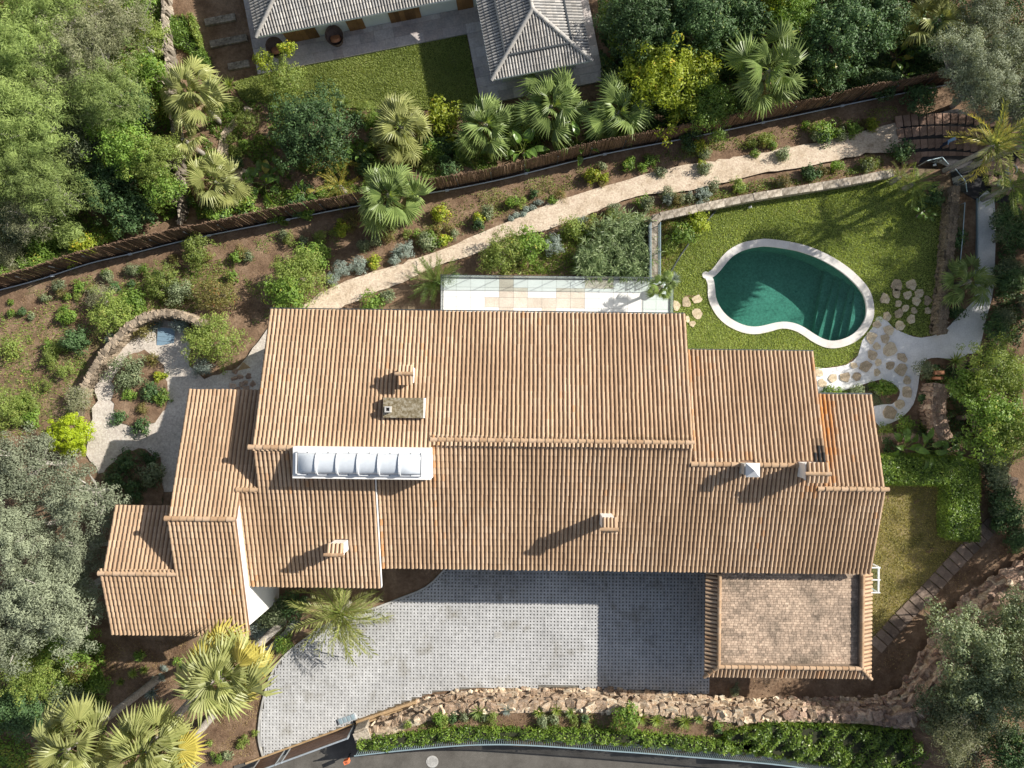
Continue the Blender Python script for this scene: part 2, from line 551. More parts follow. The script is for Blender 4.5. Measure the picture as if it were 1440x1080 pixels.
LAWN_Z, BED_Z = -0.5, 1.15
EAST = pxs([(918, 303), (1258, 243), (1310, 232), (1460, 215), (1460, 600), (1250, 610), (1100, 600), (960, 520), (918, 440)], LAWN_Z)
ROCKLINE = pxs([(512, 1015), (560, 995), (612, 976), (680, 968), (800, 967), (900, 970), (990, 977), (1050, 981), (1110, 979), (1180, 981), (1238, 976), (1266, 962), (1284, 933), (1308, 893), (1350, 843), (1400, 806), (1470, 778)], 0)
_t = np.gradient(ROCKLINE, axis=0)
_t /= np.linalg.norm(_t, axis=1)[:, None]
ROCKTOP = ROCKLINE + np.c_[_t[:, 1], -_t[:, 0]] * np.interp(np.arange(len(ROCKLINE)), [0, 10, 12, 16], [.5, .58, 1.9, 2.2])[:, None]
BED = np.vstack([ROCKTOP, pxs([(1500, 790), (1500, 1180), (1300, 1130), (1140, 1086), (1080, 1075), (940, 1063), (860, 1057), (760, 1051), (700, 1049),
           (640, 1050), (560, 1056), (505, 1064)], BED_Z)])


def smooth(a, b, x):
    t = np.clip((x - a) / (b - a), 0, 1)
    return t * t * (3 - 2 * t)


POOL_IN, POOL_OUT = [], []
_po = [(991, 387), (995, 400), (996, 420), (1005, 440), (1020, 456), (1042, 467), (1062, 470), (1080, 467), (1100, 462), (1117, 465), (1130, 472), (1145, 482),
       (1162, 489), (1180, 489), (1200, 482), (1215, 470), (1225, 455), (1229, 440), (1227, 420), (1220, 404), (1205, 387), (1187, 372), (1162, 357), (1135, 346),
       (1110, 340), (1080, 336), (1065, 337), (1045, 341), (1027, 350), (1015, 361), (1002, 378)]


def smooth_closed(p, n=3):
    p = np.asarray(p, float)
    out = []
    k = len(p)
    for i in range(k):
        a, b, c, d = p[i - 1], p[i], p[(i + 1) % k], p[(i + 2) % k]
        for t in np.arange(n) / n:
            out.append(.5 * ((2 * b) + (-a + c) * t + (2 * a - 5 * b + 4 * c - d) * t * t + (-a + 3 * b - 3 * c + d) * t ** 3))
    return np.array(out)


def smooth_open(p, n=4):
    p = np.asarray(p, float)
    q = np.vstack([2 * p[0] - p[1], p, 2 * p[-1] - p[-2]])
    out = []
    for i in range(1, len(q) - 2):
        a, b, c, d = q[i - 1], q[i], q[i + 1], q[i + 2]
        for t in np.arange(n) / n:
            out.append(.5 * ((2 * b) + (-a + c) * t + (2 * a - 5 * b + 4 * c - d) * t * t + (-a + 3 * b - 3 * c + d) * t ** 3))
    out.append(p[-1])
    return np.array(out)


def offset(poly, d):
    """move a closed outline inwards by d"""
    p = np.asarray(poly, float)
    s = 1 if area2(p) > 0 else -1
    t = np.roll(p, -1, 0) - np.roll(p, 1, 0)
    t /= np.linalg.norm(t, axis=1)[:, None]
    return p + s * d * np.c_[-t[:, 1], t[:, 0]]


POOL_OUT = smooth_closed(pxs(_po, LAWN_Z + .05), 3)
POOL_IN = offset(POOL_OUT, .42)
for _ in range(2):
    POOL_IN = (np.roll(POOL_IN, 1, 0) + POOL_IN * 2 + np.roll(POOL_IN, -1, 0)) / 4


def height(X, Y):
    X, Y = np.asarray(X, float), np.asarray(Y, float)
    d = (X - FA[0]) * FN[0] + (Y - FA[1]) * FN[1]
    z = -2.5 + 1.3 * smooth(-.8, -6, d) + 1.2 * smooth(-5.5, -10.5, d) - 1.5 * smooth(.3, 3.2, d)
    z = np.where(inpoly(X, Y, EAST), LAWN_Z, z)
    b = inpoly(X, Y, BED)
    z = np.where(b, BED_Z + .9 * smooth(19.5, 22.5, X), z)
    return z


def G(px, py, dz=0.0):
    """point dz above the terrain seen at px, py"""
    z = -1.0
    for _ in range(12):
        p = at(px, py, z + dz)
        z = .4 * z + .6 * float(height(p[0], p[1]))
    p = at(px, py, z + dz)
    p[2] = z
    return p


def Gs(pts):
    return np.array([G(*p) for p in pts])


GREEN = [(60, 340, 60, .5), (20, 480, 40, .12), (40, 570, 70, .3), (200, 420, 50, .2), (120, 500, 45, .25), (880, 350, 60, .25), (760, 340, 50, .1), (60, 180, 200, .4),
         (950, 350, 40, .35), (300, 120, 40, .2), (60, 960, 100, .35), (1330, 560, 60, .1), (960, 60, 140, .1), (1150, 60, 200, .15)]


def build_terrain():
    n0, st = 8, .25
    xs = np.arange(-60, 60.01, .4)
    ys = np.arange(-46, 46.01, .4)
    X, Y = np.meshgrid(xs, ys)
    Z = height(X, Y)
    inside = inpoly(X, Y, POOL_OUT) & (segdist(X, Y, POOL_OUT) > .05)
    deep = inpoly(X, Y, POOL_OUT) & (segdist(X, Y, POOL_OUT) > .1)
    Zn = Z + (np.random.default_rng(3).normal(0, .015, Z.shape))
    Zn = np.where(deep | inside, -3.5, Zn)
    ny, nx = X.shape
    V = np.c_[X.ravel(), Y.ravel(), Zn.ravel()]
    i = np.arange(nx * ny).reshape(ny, nx)
    F = np.c_[i[:-1, :-1].ravel(), i[:-1, 1:].ravel(), i[1:, 1:].ravel(), i[1:, :-1].ravel()]
    # far skirt so that the ground runs on beyond the garden
    mb = MB().add(V, F)
    big = 220
    zc = {'s': 0.0, 'n': -4.0}
    o = [(-60, -46), (60, -46), (60, 46), (-60, 46)]
    q = [(-big, -big), (big, -big), (big, big), (-big, big)]
    VV = np.array([(*p, -4.2) for p in o] + [(*p, -4.5) for p in q])
    mb.add(VV, [(4, 5, 1, 0), (5, 6, 2, 1), (6, 7, 3, 2), (7, 4, 0, 3)])
    me = mb.mesh('ground', M['soil'], True)
    co = np.vstack(mb.V)
    g = np.zeros(len(co))
    for px, py, r, a in GREEN:
        c = G(px, py)
        g += a * np.exp(-((co[:, 0] - c[0]) ** 2 + (co[:, 1] - c[1]) ** 2) / (r * .042) ** 2)
    at_ = me.attributes.new('grassy', 'FLOAT', 'POINT')
    at_.data.foreach_set('value', np.clip(g, 0, .6).astype(np.float32))
    o = link('ground', me)
    o['kind'] = 'structure'
    return o


ground = build_terrain()


def sheet(name, poly, off, mat, step=.45, holes=(), parent=None, kind='structure', jit=0.0, flat=None, seed=1):
    """a surface lying off metres above the terrain, cut to an outline"""
    p = np.asarray(poly, float)[:, :2]
    rr = np.random.default_rng(seed)
    ed, pts = [], []

    def addloop(q):
        s = len(pts)
        qq = []
        for a, b in zip(q, np.roll(q, -1, 0)):
            k = max(1, int(np.linalg.norm(b - a) / step))
            for t in range(k):
                qq.append(a + (b - a) * t / k)
        qq = np.array(qq)
        if jit:
            qq = qq + rr.normal(0, jit, qq.shape)
        pts.extend(qq.tolist())
        ed.extend([(s + i, s + (i + 1) % len(qq)) for i in range(len(qq))])
        return list(range(s, s + len(qq)))
    faces = [addloop(p)] + [addloop(np.asarray(h, float)[:, :2]) for h in holes]
    x0, y0 = p.min(0)
    x1, y1 = p.max(0)
    gx, gy = np.meshgrid(np.arange(x0, x1, step), np.arange(y0, y1, step))
    gx, gy = gx.ravel(), gy.ravel()
    k = inpoly(gx, gy, p) & (segdist(gx, gy, p) > step * .4)
    for h in holes:
        k &= ~(inpoly(gx, gy, np.asarray(h)) | (segdist(gx, gy, np.asarray(h)) < step * .4))
    pts.extend(np.c_[gx[k], gy[k]].tolist())
    res = delaunay_2d_cdt([Vector(q) for q in pts], ed, [], 0, 1e-6)
    v = np.array([(a.x, a.y) for a in res[0]])
    f = np.array([t for t in res[2]])
    c = v[f].mean(1)
    k = inpoly(c[:, 0], c[:, 1], p)
    for h in holes:
        k &= ~inpoly(c[:, 0], c[:, 1], np.asarray(h)[:, :2])
    f = f[k]
    if flat is None:
        z = np.max([height(v[:, 0] + dx, v[:, 1] + dy) for dx in (-.3, 0, .3) for dy in (-.3, 0, .3)], 0) + off if kind == 'structure' and off > 0 else height(v[:, 0], v[:, 1]) + off
    else:
        z = np.full(len(v), flat)
    mb = MB().add(np.c_[v, z], f)
    o = obj(name, mb, mat, parent, smooth=flat is None)
    if kind:
        o['kind'] = kind
    return o


# ---- driveway
DRIVE = pxs([(650, 770), (628, 798), (600, 825), (560, 842), (520, 857), (470, 872), (432, 896), (402, 920), (385, 942), (373, 975), (366, 1010), (365, 1040),
             (371, 1064), (396, 1054), (440, 1038), (500, 1015), (560, 990), (610, 973), (680, 966), (800, 966), (990, 976), (997, 974), (999, 770)], 0)
drive = sheet('driveway', DRIVE, .03, M['paverfill'], .8, flat=.06)


def build_paver_grid():
    """open concrete lattice: for every cell a square opening with sunk sides"""
    p, hole, zt, zb = .192, .086, .105, .064
    rot = -.0122
    c, s = math.cos(rot), math.sin(rot)
    x0, y0 = DRIVE.min(0) - 1
    x1, y1 = DRIVE.max(0) + 1
    gi, gj = np.meshgrid(np.arange(int((x1 - x0) / p) + 4), np.arange(int((y1 - y0) / p) + 4))
    lx, ly = (gi.ravel() - 2) * p, (gj.ravel() - 2) * p
    X, Y = x0 + c * lx - s * ly, y0 + s * lx + c * ly
    k = inpoly(X, Y, DRIVE) & (segdist(X, Y, DRIVE) > .06)
    X, Y = X[k], Y[k]
    o, i = p / 2, hole / 2
    L = np.array([(-o, -o, zt), (o, -o, zt), (o, o, zt), (-o, o, zt), (-i, -i, zt), (i, -i, zt), (i, i, zt), (-i, i, zt), (-i * .8, -i * .8, zb), (i * .8, -i * .8, zb), (i * .8, i * .8, zb), (-i * .8, i * .8, zb)])
    Lr = np.c_[c * L[:, 0] - s * L[:, 1], s * L[:, 0] + c * L[:, 1], L[:, 2]]
    F = np.array([(0, 1, 5, 4), (1, 2, 6, 5), (2, 3, 7, 6), (3, 0, 4, 7), (4, 5, 9, 8), (5, 6, 10, 9), (6, 7, 11, 10), (7, 4, 8, 11)])
    n = len(X)
    V = (Lr[None] + np.c_[X, Y, rng.normal(0, .002, n)][:, None, :]).reshape(-1, 3)
    FF = (F[None] + (np.arange(n) * 12)[:, None, None]).reshape(-1, 4)
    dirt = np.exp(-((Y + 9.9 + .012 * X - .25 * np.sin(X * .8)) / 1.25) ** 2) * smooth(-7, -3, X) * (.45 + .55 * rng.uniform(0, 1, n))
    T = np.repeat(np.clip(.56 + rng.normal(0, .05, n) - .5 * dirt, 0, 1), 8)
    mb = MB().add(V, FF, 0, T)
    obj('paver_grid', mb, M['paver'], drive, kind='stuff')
    # concrete edging
    e = MB()
    q = DRIVE[1:13]
    q = smooth_open(q, 3)
    for a, b in zip(q[:-1], q[1:]):
        e.bar((*a, .06), (*b, .06), .1, .12, 0, rng.uniform(.2, .6))
    obj('edging', e, M['concrete'], drive)


build_paver_grid()
c = at(700, 893, .11)
mb = MB().box((0, 0, 0), (.42, .36, .02), -.0122)
mb.box((0, 0, .012), (.3, .25, .01), -.0122, 0, .2)
tag(obj('drain_cover', mb, M['concrete'], None, c), 'square grey drain cover set flush in the driveway pavers', 'drain cover')

# ---- road behind the gate
road = sheet('road', pxs([(330, 1076), (400, 1056), (497, 1020), (560, 1005), (700, 1000), (900, 1004), (1100, 1020), (1300, 1060), (1460, 1100), (1460, 1240), (300, 1240)], 0),
             .02, M['asphalt'], 1.5, flat=.07)
mb = MB()
a = np.arange(20) * 2 * np.pi / 20
mb.prism(np.c_[.34 * np.cos(a), .34 * np.sin(a)], 0, .015)
for k in range(-3, 4):
    mb.box((k * .085, 0, .018), (.03, .5 - abs(k) * .08, .006), 0, 0, .1)
tag(obj('manhole_cover', mb, M['concrete'], None, at(608, 1071, .072)), 'round pale manhole cover in the dark road', 'manhole cover')

# ---- sandy path, court, pool lawn, white gravel, dry lawn
pu = [(422, 434), (452, 412), (497, 392), (535, 380), (585, 365), (635, 347), (680, 326), (720, 311), (752, 296), (775, 285), (832, 268), (880, 254), (945, 236),
      (1080, 214), (1180, 195), (1240, 178), (1264, 172)]
pl = [(1268, 214), (1205, 218), (1137, 235), (1080, 242), (1020, 257), (970, 268), (895, 276), (850, 292), (820, 305), (762, 326), (720, 333), (667, 358), (610, 376),
      (567, 397), (515, 416), (485, 431), (470, 445), (430, 450)]
sandpath = sheet('garden_path', Gs(pu + pl), .04, M['sand'], .4, jit=.05)
court = sheet('gravel_court', Gs([(330, 522), (350, 500), (378, 462), (392, 440), (420, 432), (440, 470), (370, 560), (300, 640), (262, 650), (244, 692), (226, 692), (222, 656), (198, 640),
                                  (165, 662), (140, 664), (122, 640), (128, 600), (138, 562), (136, 540), (150, 502), (175, 474), (205, 466), (222, 452), (252, 452), (266, 480), (268, 515), (290, 532)]),
              .05, M['court'], .4, jit=.05)
isle = [(163, 530), (182, 500), (206, 493), (226, 508), (240, 545), (236, 572), (220, 592), (196, 602), (170, 592), (162, 560)]
island = sheet('island_bed', Gs(isle), .09, M['soil'], .3, jit=.1)
bed2 = sheet('shaded_bed', Gs([(150, 660), (175, 636), (205, 630), (229, 650), (230, 708), (150, 712)]), .09, M['soil'], .3, jit=.12)
LAWN = pxs([(968, 292), (1060, 279), (1140, 267), (1258, 247), (1290, 262), (1332, 300), (1332, 340), (1328, 400), (1324, 468), (1295, 474), (1275, 470), (1255, 460), (1243, 447),
            (1228, 460), (1212, 478), (1206, 498), (1190, 512), (1160, 517), (1145, 520), (1145, 600), (940, 600), (935, 392)], LAWN_Z)
lawn = sheet('pool_lawn', LAWN, .03, M['lawn'], .5, holes=[offset(POOL_OUT, .06)])
GRAV = pxs([(1140, 519), (1160, 518), (1190, 513), (1206, 500), (1212, 479), (1228, 458), (1232, 446), (1243, 447), (1255, 460), (1275, 470), (1295, 475), (1325, 467), (1345, 446),
            (1362, 430), (1373, 410), (1375, 340), (1376, 278), (1398, 278), (1398, 380), (1394, 420), (1385, 452), (1376, 492), (1360, 498), (1345, 505), (1318, 503), (1302, 506),
            (1294, 520), (1290, 546), (1284, 568), (1270, 585), (1252, 595), (1232, 601), (1225, 572), (1254, 568), (1264, 556), (1262, 545), (1240, 533), (1200, 545), (1140, 556)], LAWN_Z)
gravel = sheet('white_gravel_path', smooth_closed(GRAV, 2), .045, M['gravel'], .45)
DRY = Gs([(1215, 640), (1335, 655), (1338, 740), (1372, 752), (1340, 790), (1300, 830), (1262, 870), (1232, 905), (1215, 900)])
drylawn = sheet('dry_lawn', DRY, .03, M['drylawn'], .5, jit=.05)


def stones(parent, pts, mat, z, flat=.05, zr=1.0, name='stepping_stone'):
    """irregular flat stones, each its own slab"""
    for px, py, r in pts:
        c = at(px, py, z)
        n = random.choice((5, 6, 7))
        a = np.sort((np.arange(n) + rng.uniform(-.3, .3, n)) * 2 * np.pi / n)
        q = np.c_[np.cos(a), np.sin(a)] * (r * .0365 * rng.uniform(.8, 1.2, n))[:, None]
        q[:, 0] *= rng.uniform(.85, 1.15)
        qq = []
        for i in range(n):
            b = q[(i + 1) % n]
            qq += [q[i] * .9 + b * .1, q[i] * .5 + b * .5 + rng.normal(0, .012, 2), q[i] * .1 + b * .9]
        mb = MB().prism(np.array(qq), -.03, flat, 0, rng.uniform(.2, .9))
        obj(name, mb, mat, parent, c)


stones(lawn, [(951, 430, 8), (965, 425, 8), (980, 421, 7), (980, 442, 9), (974, 455, 6), (966, 449, 6), (1260, 401, 9), (1281, 401, 9), (1244, 420, 9), (1260, 413, 7), (1276, 416, 8),
              (1292, 412, 7), (1304, 422, 8), (1288, 424, 7), (1263, 427, 6), (1273, 434, 6), (1285, 437, 6), (1304, 436, 6), (1264, 441, 8), (1247, 444, 8), (1281, 449, 7), (1265, 458, 10)],
       M['flag'], LAWN_Z + .035)
stones(gravel, [(1233, 457, 7), (1249, 464, 8), (1225, 475, 10), (1244, 477, 8), (1233, 487, 6), (1251, 491, 11), (1227, 499, 8), (1268, 503, 8), (1235, 510, 6), (1252, 514, 7), (1267, 520, 10),
                (1217, 515, 9), (1201, 514, 6), (1188, 530, 8), (1204, 529, 7), (1233, 524, 6), (1171, 532, 7), (1275, 535, 7), (1152, 525, 7), (1156, 539, 7), (1275, 552, 9), (1265, 569, 7), (1251, 580, 10)],
       M['flag'], LAWN_Z + .05)


# ---- pool
def build_pool():
    pool = thing('swimming_pool', 'kidney shaped swimming pool with green water and pale stone rim in the lawn', 'swimming pool', at(1105, 410, LAWN_Z))
    L = np.array(pool.location)
    n = len(POOL_IN)
    zt, zb = LAWN_Z + .09, LAWN_Z - .06
    seg = 0
    # rim in pieces with fine joints
    cuts = list(range(0, n, 6))
    for a, b in zip(cuts, cuts[1:] + [n]):
        idx = np.arange(a, b + 1) % n
        o_, i_ = POOL_OUT[idx].copy(), POOL_IN[idx].copy()
        k = len(idx)
        for arr in (o_, i_):
            arr[0] += (arr[1] - arr[0]) * .012
            arr[-1] += (arr[-2] - arr[-1]) * .012
        V = np.vstack([np.c_[o_, np.full(k, zt)], np.c_[i_, np.full(k, zt)], np.c_[o_, np.full(k, zt - .2)], np.c_[i_, np.full(k, zt - .14)]]) - L
        F = []
        for j in range(k - 1):
            F += [(j, j + 1, k + j + 1, k + j), (2 * k + j, 2 * k + j + 1, j + 1, j), (k + j, k + j + 1, 3 * k + j + 1, 3 * k + j), (3 * k + j, 3 * k + j + 1, 2 * k + j + 1, 2 * k + j)]
        F = [f[::-1] if area2(POOL_OUT) > 0 else f for f in F]
        F += [(0, k, 3 * k, 2 * k), (k - 1, 3 * k - 1, 4 * k - 1, 2 * k - 1)]
        obj('rim_stone', MB().add(V, F, 0, rng.uniform(.35, .65)), M['coping'], pool)
    # rounded lug on the west side
    a = np.arange(16) * 2 * np.pi / 16
    c = at(992, 387, LAWN_Z)
    mb = MB().prism(np.c_[c[0] + .2 * np.cos(a), c[1] + .2 * np.sin(a)], zt - .2, zt + .004)
    mb.V = [v - L for v in mb.V]
    obj('rim_lug', mb, M['coping'], pool)
    # basin wall and floor
    W = offset(POOL_IN, -.04)
    zf = LAWN_Z - 1.65
    V = np.vstack([np.c_[W, np.full(n, zt - .02)], np.c_[W, np.full(n, zf)]]) - L
    F = [(j, (j + 1) % n, n + (j + 1) % n, n + j) for j in range(n)]
    mb = MB().add(V, F)
    obj('basin_wall', mb, M['poolfloor'], pool)
    f = sheet('basin_floor', W, 0, M['poolfloor'], .8, parent=pool, kind=None, flat=zf)
    f.location = -pool.location
    # curved entry steps at the south-east end: each lower step reaches further out
    e0 = at(1214, 448, LAWN_Z)[:2]
    cen = at(1300, 470, LAWN_Z)[:2]
    for k, (dist, z) in enumerate([(.45, -.25), (.85, -.5), (1.25, -.75), (1.65, -1.0), (2.05, -1.25)]):
        g = at(1214 - 6, 446, LAWN_Z)[:2]
        dr = (np.array([-.93, .22]))
        dr /= np.linalg.norm(dr)
        s = (W - g) @ dr
        keep = s < dist
        q = [W[j] if keep[j] else W[j] - dr * (s[j] - dist) for j in range(n)]
        r_ = [W[j] for j in range(n) if keep[j]]
        if len(r_) < 3:
            continue
        # front edge is the chord between the two crossings
        st = [j for j in range(n) if keep[j] and not keep[j - 1]][0]
        ring = []
        j = st
        while keep[j % n] and len(ring) < n:
            ring.append(W[j % n])
            j += 1
        mb = MB().prism(np.array(ring), zf + .004 + k * .003, LAWN_Z + z)
        mb.V = [v - L for v in mb.V]
        obj('step', mb, M['poolfloor'], pool)
    # overflow dot on the floor
    wat = sheet('pool_water', offset(POOL_IN, -.02), 0, M['water'], 1.0, flat=LAWN_Z - .1)


build_pool()


# ---- paving east of the sandy path: fan of reddish slabs
def build_fan_paving():
    root = sheet('slab_paving', Gs([(1260, 182), (1290, 162), (1345, 154), (1400, 180), (1440, 225), (1440, 285), (1376, 285), (1340, 262), (1335, 236), (1290, 230), (1264, 232)]), .04, M['black'], .6)
    for i in range(16):
        for j in range(4):
            th = R(-7.6 + i * 1.45)
            r_ = 375 + j * 17.8 + 7
            px, py = 1320 + r_ * math.sin(th), 604 - r_ * math.cos(th)
            p = G(px, py, .06)
            mb = MB().box((0, 0, 0), (.385, .66, .09), 0, 0, rng.uniform(.2, .8))
            obj('slab', mb, M['redslab'], root, (p[0], p[1], height(p[0], p[1]) + .2), (rng.normal(0, .01), rng.normal(0, .01), -th + rng.normal(0, .02)))
    for i in range(5):
        for j in range(4):
            p = G(1386 + i * 14 + j * 4, 226 + j * 15 - i * 3, .06)
            mb = MB().box((0, 0, 0), (.5, .54, .09), 0, 0, rng.uniform(.2, .8))
            obj('slab', mb, M['redslab'], root, (p[0], p[1], height(p[0], p[1]) + .2), (rng.normal(0, .01), rng.normal(0, .01), -.2 + rng.normal(0, .02)))


build_fan_paving()


def arc_slabs():
    pts = smooth_open(np.array([(1419, 672), (1413, 700), (1402, 728), (1374, 757), (1340, 792), (1300, 835), (1262, 874), (1226, 914)]), 14)
    d = np.r_[0, np.cumsum(np.linalg.norm(np.diff(pts, axis=0), axis=1))]
    root = sheet('slab_path', Gs([(1428, 660), (1426, 702), (1412, 736), (1382, 768), (1348, 802), (1308, 846), (1270, 884), (1232, 926), (1216, 908), (1254, 864), (1292, 824), (1332, 782), (1366, 747), (1392, 720), (1404, 696), (1408, 660)]),
                 .02, M['soil'], .5)
    for s in np.arange(4, d[-1], 13.6):
        px, py = np.interp(s, d, pts[:, 0]), np.interp(s, d, pts[:, 1])
        qx, qy = np.interp(s + 3, d, pts[:, 0]), np.interp(s + 3, d, pts[:, 1])
        p = G(px, py)
        mb = MB().box((0, 0, 0), (.49, .9, .08), 0, 0, rng.uniform(.2, .8))
        obj('slab', mb, M['brownslab'], root, (p[0], p[1], height(p[0], p[1]) + .07), (rng.normal(0, .015), rng.normal(0, .015), math.atan2(-(qy - py), qx - px) + rng.normal(0, .03)))


arc_slabs()


# ---- lawn blades (uncountable): thin blades, tint by patches
def blades(name, poly, n, mat, off, h=.07, wd=.022, holes=(), parent=None, dens=None, seed=5, patch=1.0):
    r = np.random.default_rng(seed)
    p = np.asarray(poly, float)[:, :2]
    lo, hi = p.min(0), p.max(0)
    X = r.uniform(lo[0], hi[0], n)
    Y = r.uniform(lo[1], hi[1], n)
    k = inpoly(X, Y, p)
    for q in holes:
        k &= ~inpoly(X, Y, q)
    X, Y = X[k], Y[k]
    n = len(X)
    Z = height(X, Y) + off
    a = r.uniform(0, 6.283, n)
    ln = r.normal(0, .6, (n, 2)) * h
    hh = h * r.uniform(.5, 1.3, n)
    w2 = wd * r.uniform(.6, 1.4, n)
    B = np.c_[X, Y, Z]
    s = np.c_[np.cos(a), np.sin(a), np.zeros(n)] * w2[:, None]
    T = B + np.c_[ln, hh]
    V = np.stack([B - s, B + s, T], 1).reshape(-1, 3)
    F = np.arange(n * 3).reshape(-1, 3)
    ph = .5 + .25 * np.sin(X * 1.7 * patch + 1.3 * np.sin(Y * 1.1)) + .25 * np.sin(Y * 2.3 * patch + X * .6)
    t = np.clip(.25 + .4 * ph + r.normal(0, .2, n), 0, 1)
    o = obj(name, MB().add(V, F, 0, t), mat, parent, kind='stuff')
    return o


tag(blades('lawn_grass', LAWN, 150000, M['f_grass'], .03, .075, .022, [POOL_OUT], seed=5), 'short green grass of the lawn around the pool', 'grass')
tag(blades('dry_grass', DRY, 26000, M['f_drygrass'], .03, .08, .022, seed=6), 'patchy yellowed grass in the yard beside the house', 'grass')
# ------------------------------------------------------------------ the villa (own axes: u along the ridge, v to the north)
YAW = -0.0122
HC, HS = math.cos(-YAW), math.sin(-YAW)


def hp(px, py, z):
    p = at(px, py, z)
    return np.array([HC * p[0] - HS * p[1], HS * p[0] + HC * p[1]])


SL = .315
villa = thing('villa', 'long white villa under stepped clay tile roofs beside the paved driveway', 'house', (0, 0, 0), YAW)
VR = {'main': -2.5, 'left': -2.96, 'right': -3.55, 'far': -4.7, 'wing': -6.4, 'low': -9.27}
ZM = 4.45 + SL * (3.76 - VR['main'])
ZL = 4.45 + SL * (3.76 - VR['left'])


def z_S(v):
    return ZM - SL * (VR['main'] - v)


def z_Sl(v):
    return ZL - SL * (VR['left'] - v)


ZW = z_Sl(-5.06) + SL * (5.06 - 6.4) * -1
ZR, ZF = z_S(VR['right']), z_S(VR['far'])
ZLOW = ZW - SL * (VR['wing'] - VR['low'])


def plane(vr, zr, north):
    return (lambda v: zr - SL * (v - vr)) if north else (lambda v: zr - SL * (vr - v))


# name, u0, u1, v_eave, v_top, z(v), +1 slope down to north / -1 to south
PL = [('a', -12.77, 7.97, 3.76, lambda u: np.where(u < -4.42, VR['left'], VR['main']), plane(VR['main'], ZM, True), 1),
      ('b', 8.1, 14.42, 1.98, lambda u: np.full_like(u, VR['right']), plane(VR['right'], ZR, True), 1),
      ('c', 14.5, 17.4, -.16, lambda u: np.full_like(u, VR['far']), plane(VR['far'], ZF, True), 1),
      ('d', -7.05, 17.45, -9.12, lambda u: np.where(u < -4.42, VR['left'] - .3, np.where(u < 7.97, VR['main'], np.where(u < 14.45, VR['right'], VR['far']))), plane(VR['main'], ZM, False), -1),
      ('e', -13.78, -7.12, -10.12, lambda u: np.where(u < -12.77, -5.06, VR['left']), plane(VR['left'], ZL, False), -1),
      ('f', -16.8, -12.8, -.29, lambda u: np.where(u > -13.6, -5.06, VR['wing']), plane(VR['wing'], ZW, True), 1),
      ('g', -20.4, -16.85, -6.13, lambda u: np.full_like(u, VR['low']), plane(VR['low'], ZLOW, True), 1),
      ('h', -20.55, -13.65, -12.6, lambda u: np.where(u < -16.82, VR['low'], VR['wing']), plane(VR['wing'], ZW, False), -1)]

roof = obj('roof', MB(), M['pan'], villa)
HOLES = [(-10.72, -4.33, -4.33, -2.87), (-6.67, -4.8, -1.48, -.57), (-6.0, -5.3, .2, .85), (-9.2, -8.6, -8.1, -7.55), (3.75, 4.3, -6.65, -6.1), (10.4, 11.0, -3.98, -3.42), (13.1, 13.9, -4.05, -3.4)]
PITCH, EXPO, TLEN = .2065, .345, .41


def tile_shape(seg=5):
    a = np.linspace(0, np.pi, seg + 1)
    lo = np.c_[.079 * np.cos(a), np.zeros(seg + 1), .069 * np.sin(a) + .026]
    hi = np.c_[.064 * np.cos(a), np.full(seg + 1, TLEN), .054 * np.sin(a) + .0]
    li = np.c_[.066 * np.cos(a), np.full(seg + 1, .004), .046 * np.sin(a) + .008]
    V = np.vstack([lo, hi, lo, li])
    k = seg + 1
    F = [(i, i + 1, k + i + 1, k + i) for i in range(seg)] + [(2 * k + i + 1, 2 * k + i, 3 * k + i, 3 * k + i + 1) for i in range(seg)]
    return V, np.array(F)


TV, TF = tile_shape()


def stain(u, v, north):
    """rust runs below the gutters and soot behind the big chimney: added to the tile tint"""
    s = np.zeros_like(u)
    if north:
        k = (u > 13.6) & (u < 15.6)
        s += np.where(k, .82 * np.exp(-((u - 14.85) / .58) ** 2), 0)
        s -= 2.6 * np.exp(-((u - 14.18) / .32) ** 4) * np.exp(-((v + 3.2) / 1.0) ** 2)
        s += .4 * np.exp(-((u - 8.2) / .12) ** 2)
    else:
        s += .75 * np.exp(-((u - 13.9) / 1.0) ** 2) * np.exp(-((v + 4.7) / .8) ** 2)
        s += .55 * np.exp(-((u + 4.35) / .12) ** 2) + .5 * np.exp(-((u + 6.95) / .12) ** 2) + .3 * np.exp(-((u + 13.4) / .25) ** 2) * (v < -6)
        s -= .22 * np.clip((-6.2 - v) / 2.5, 0, 1) * (u > 12.5)
        s += .35 * np.exp(-((u - 4.3) / .35) ** 2) * np.exp(-((v + 6.3) / .5) ** 2)
    return s


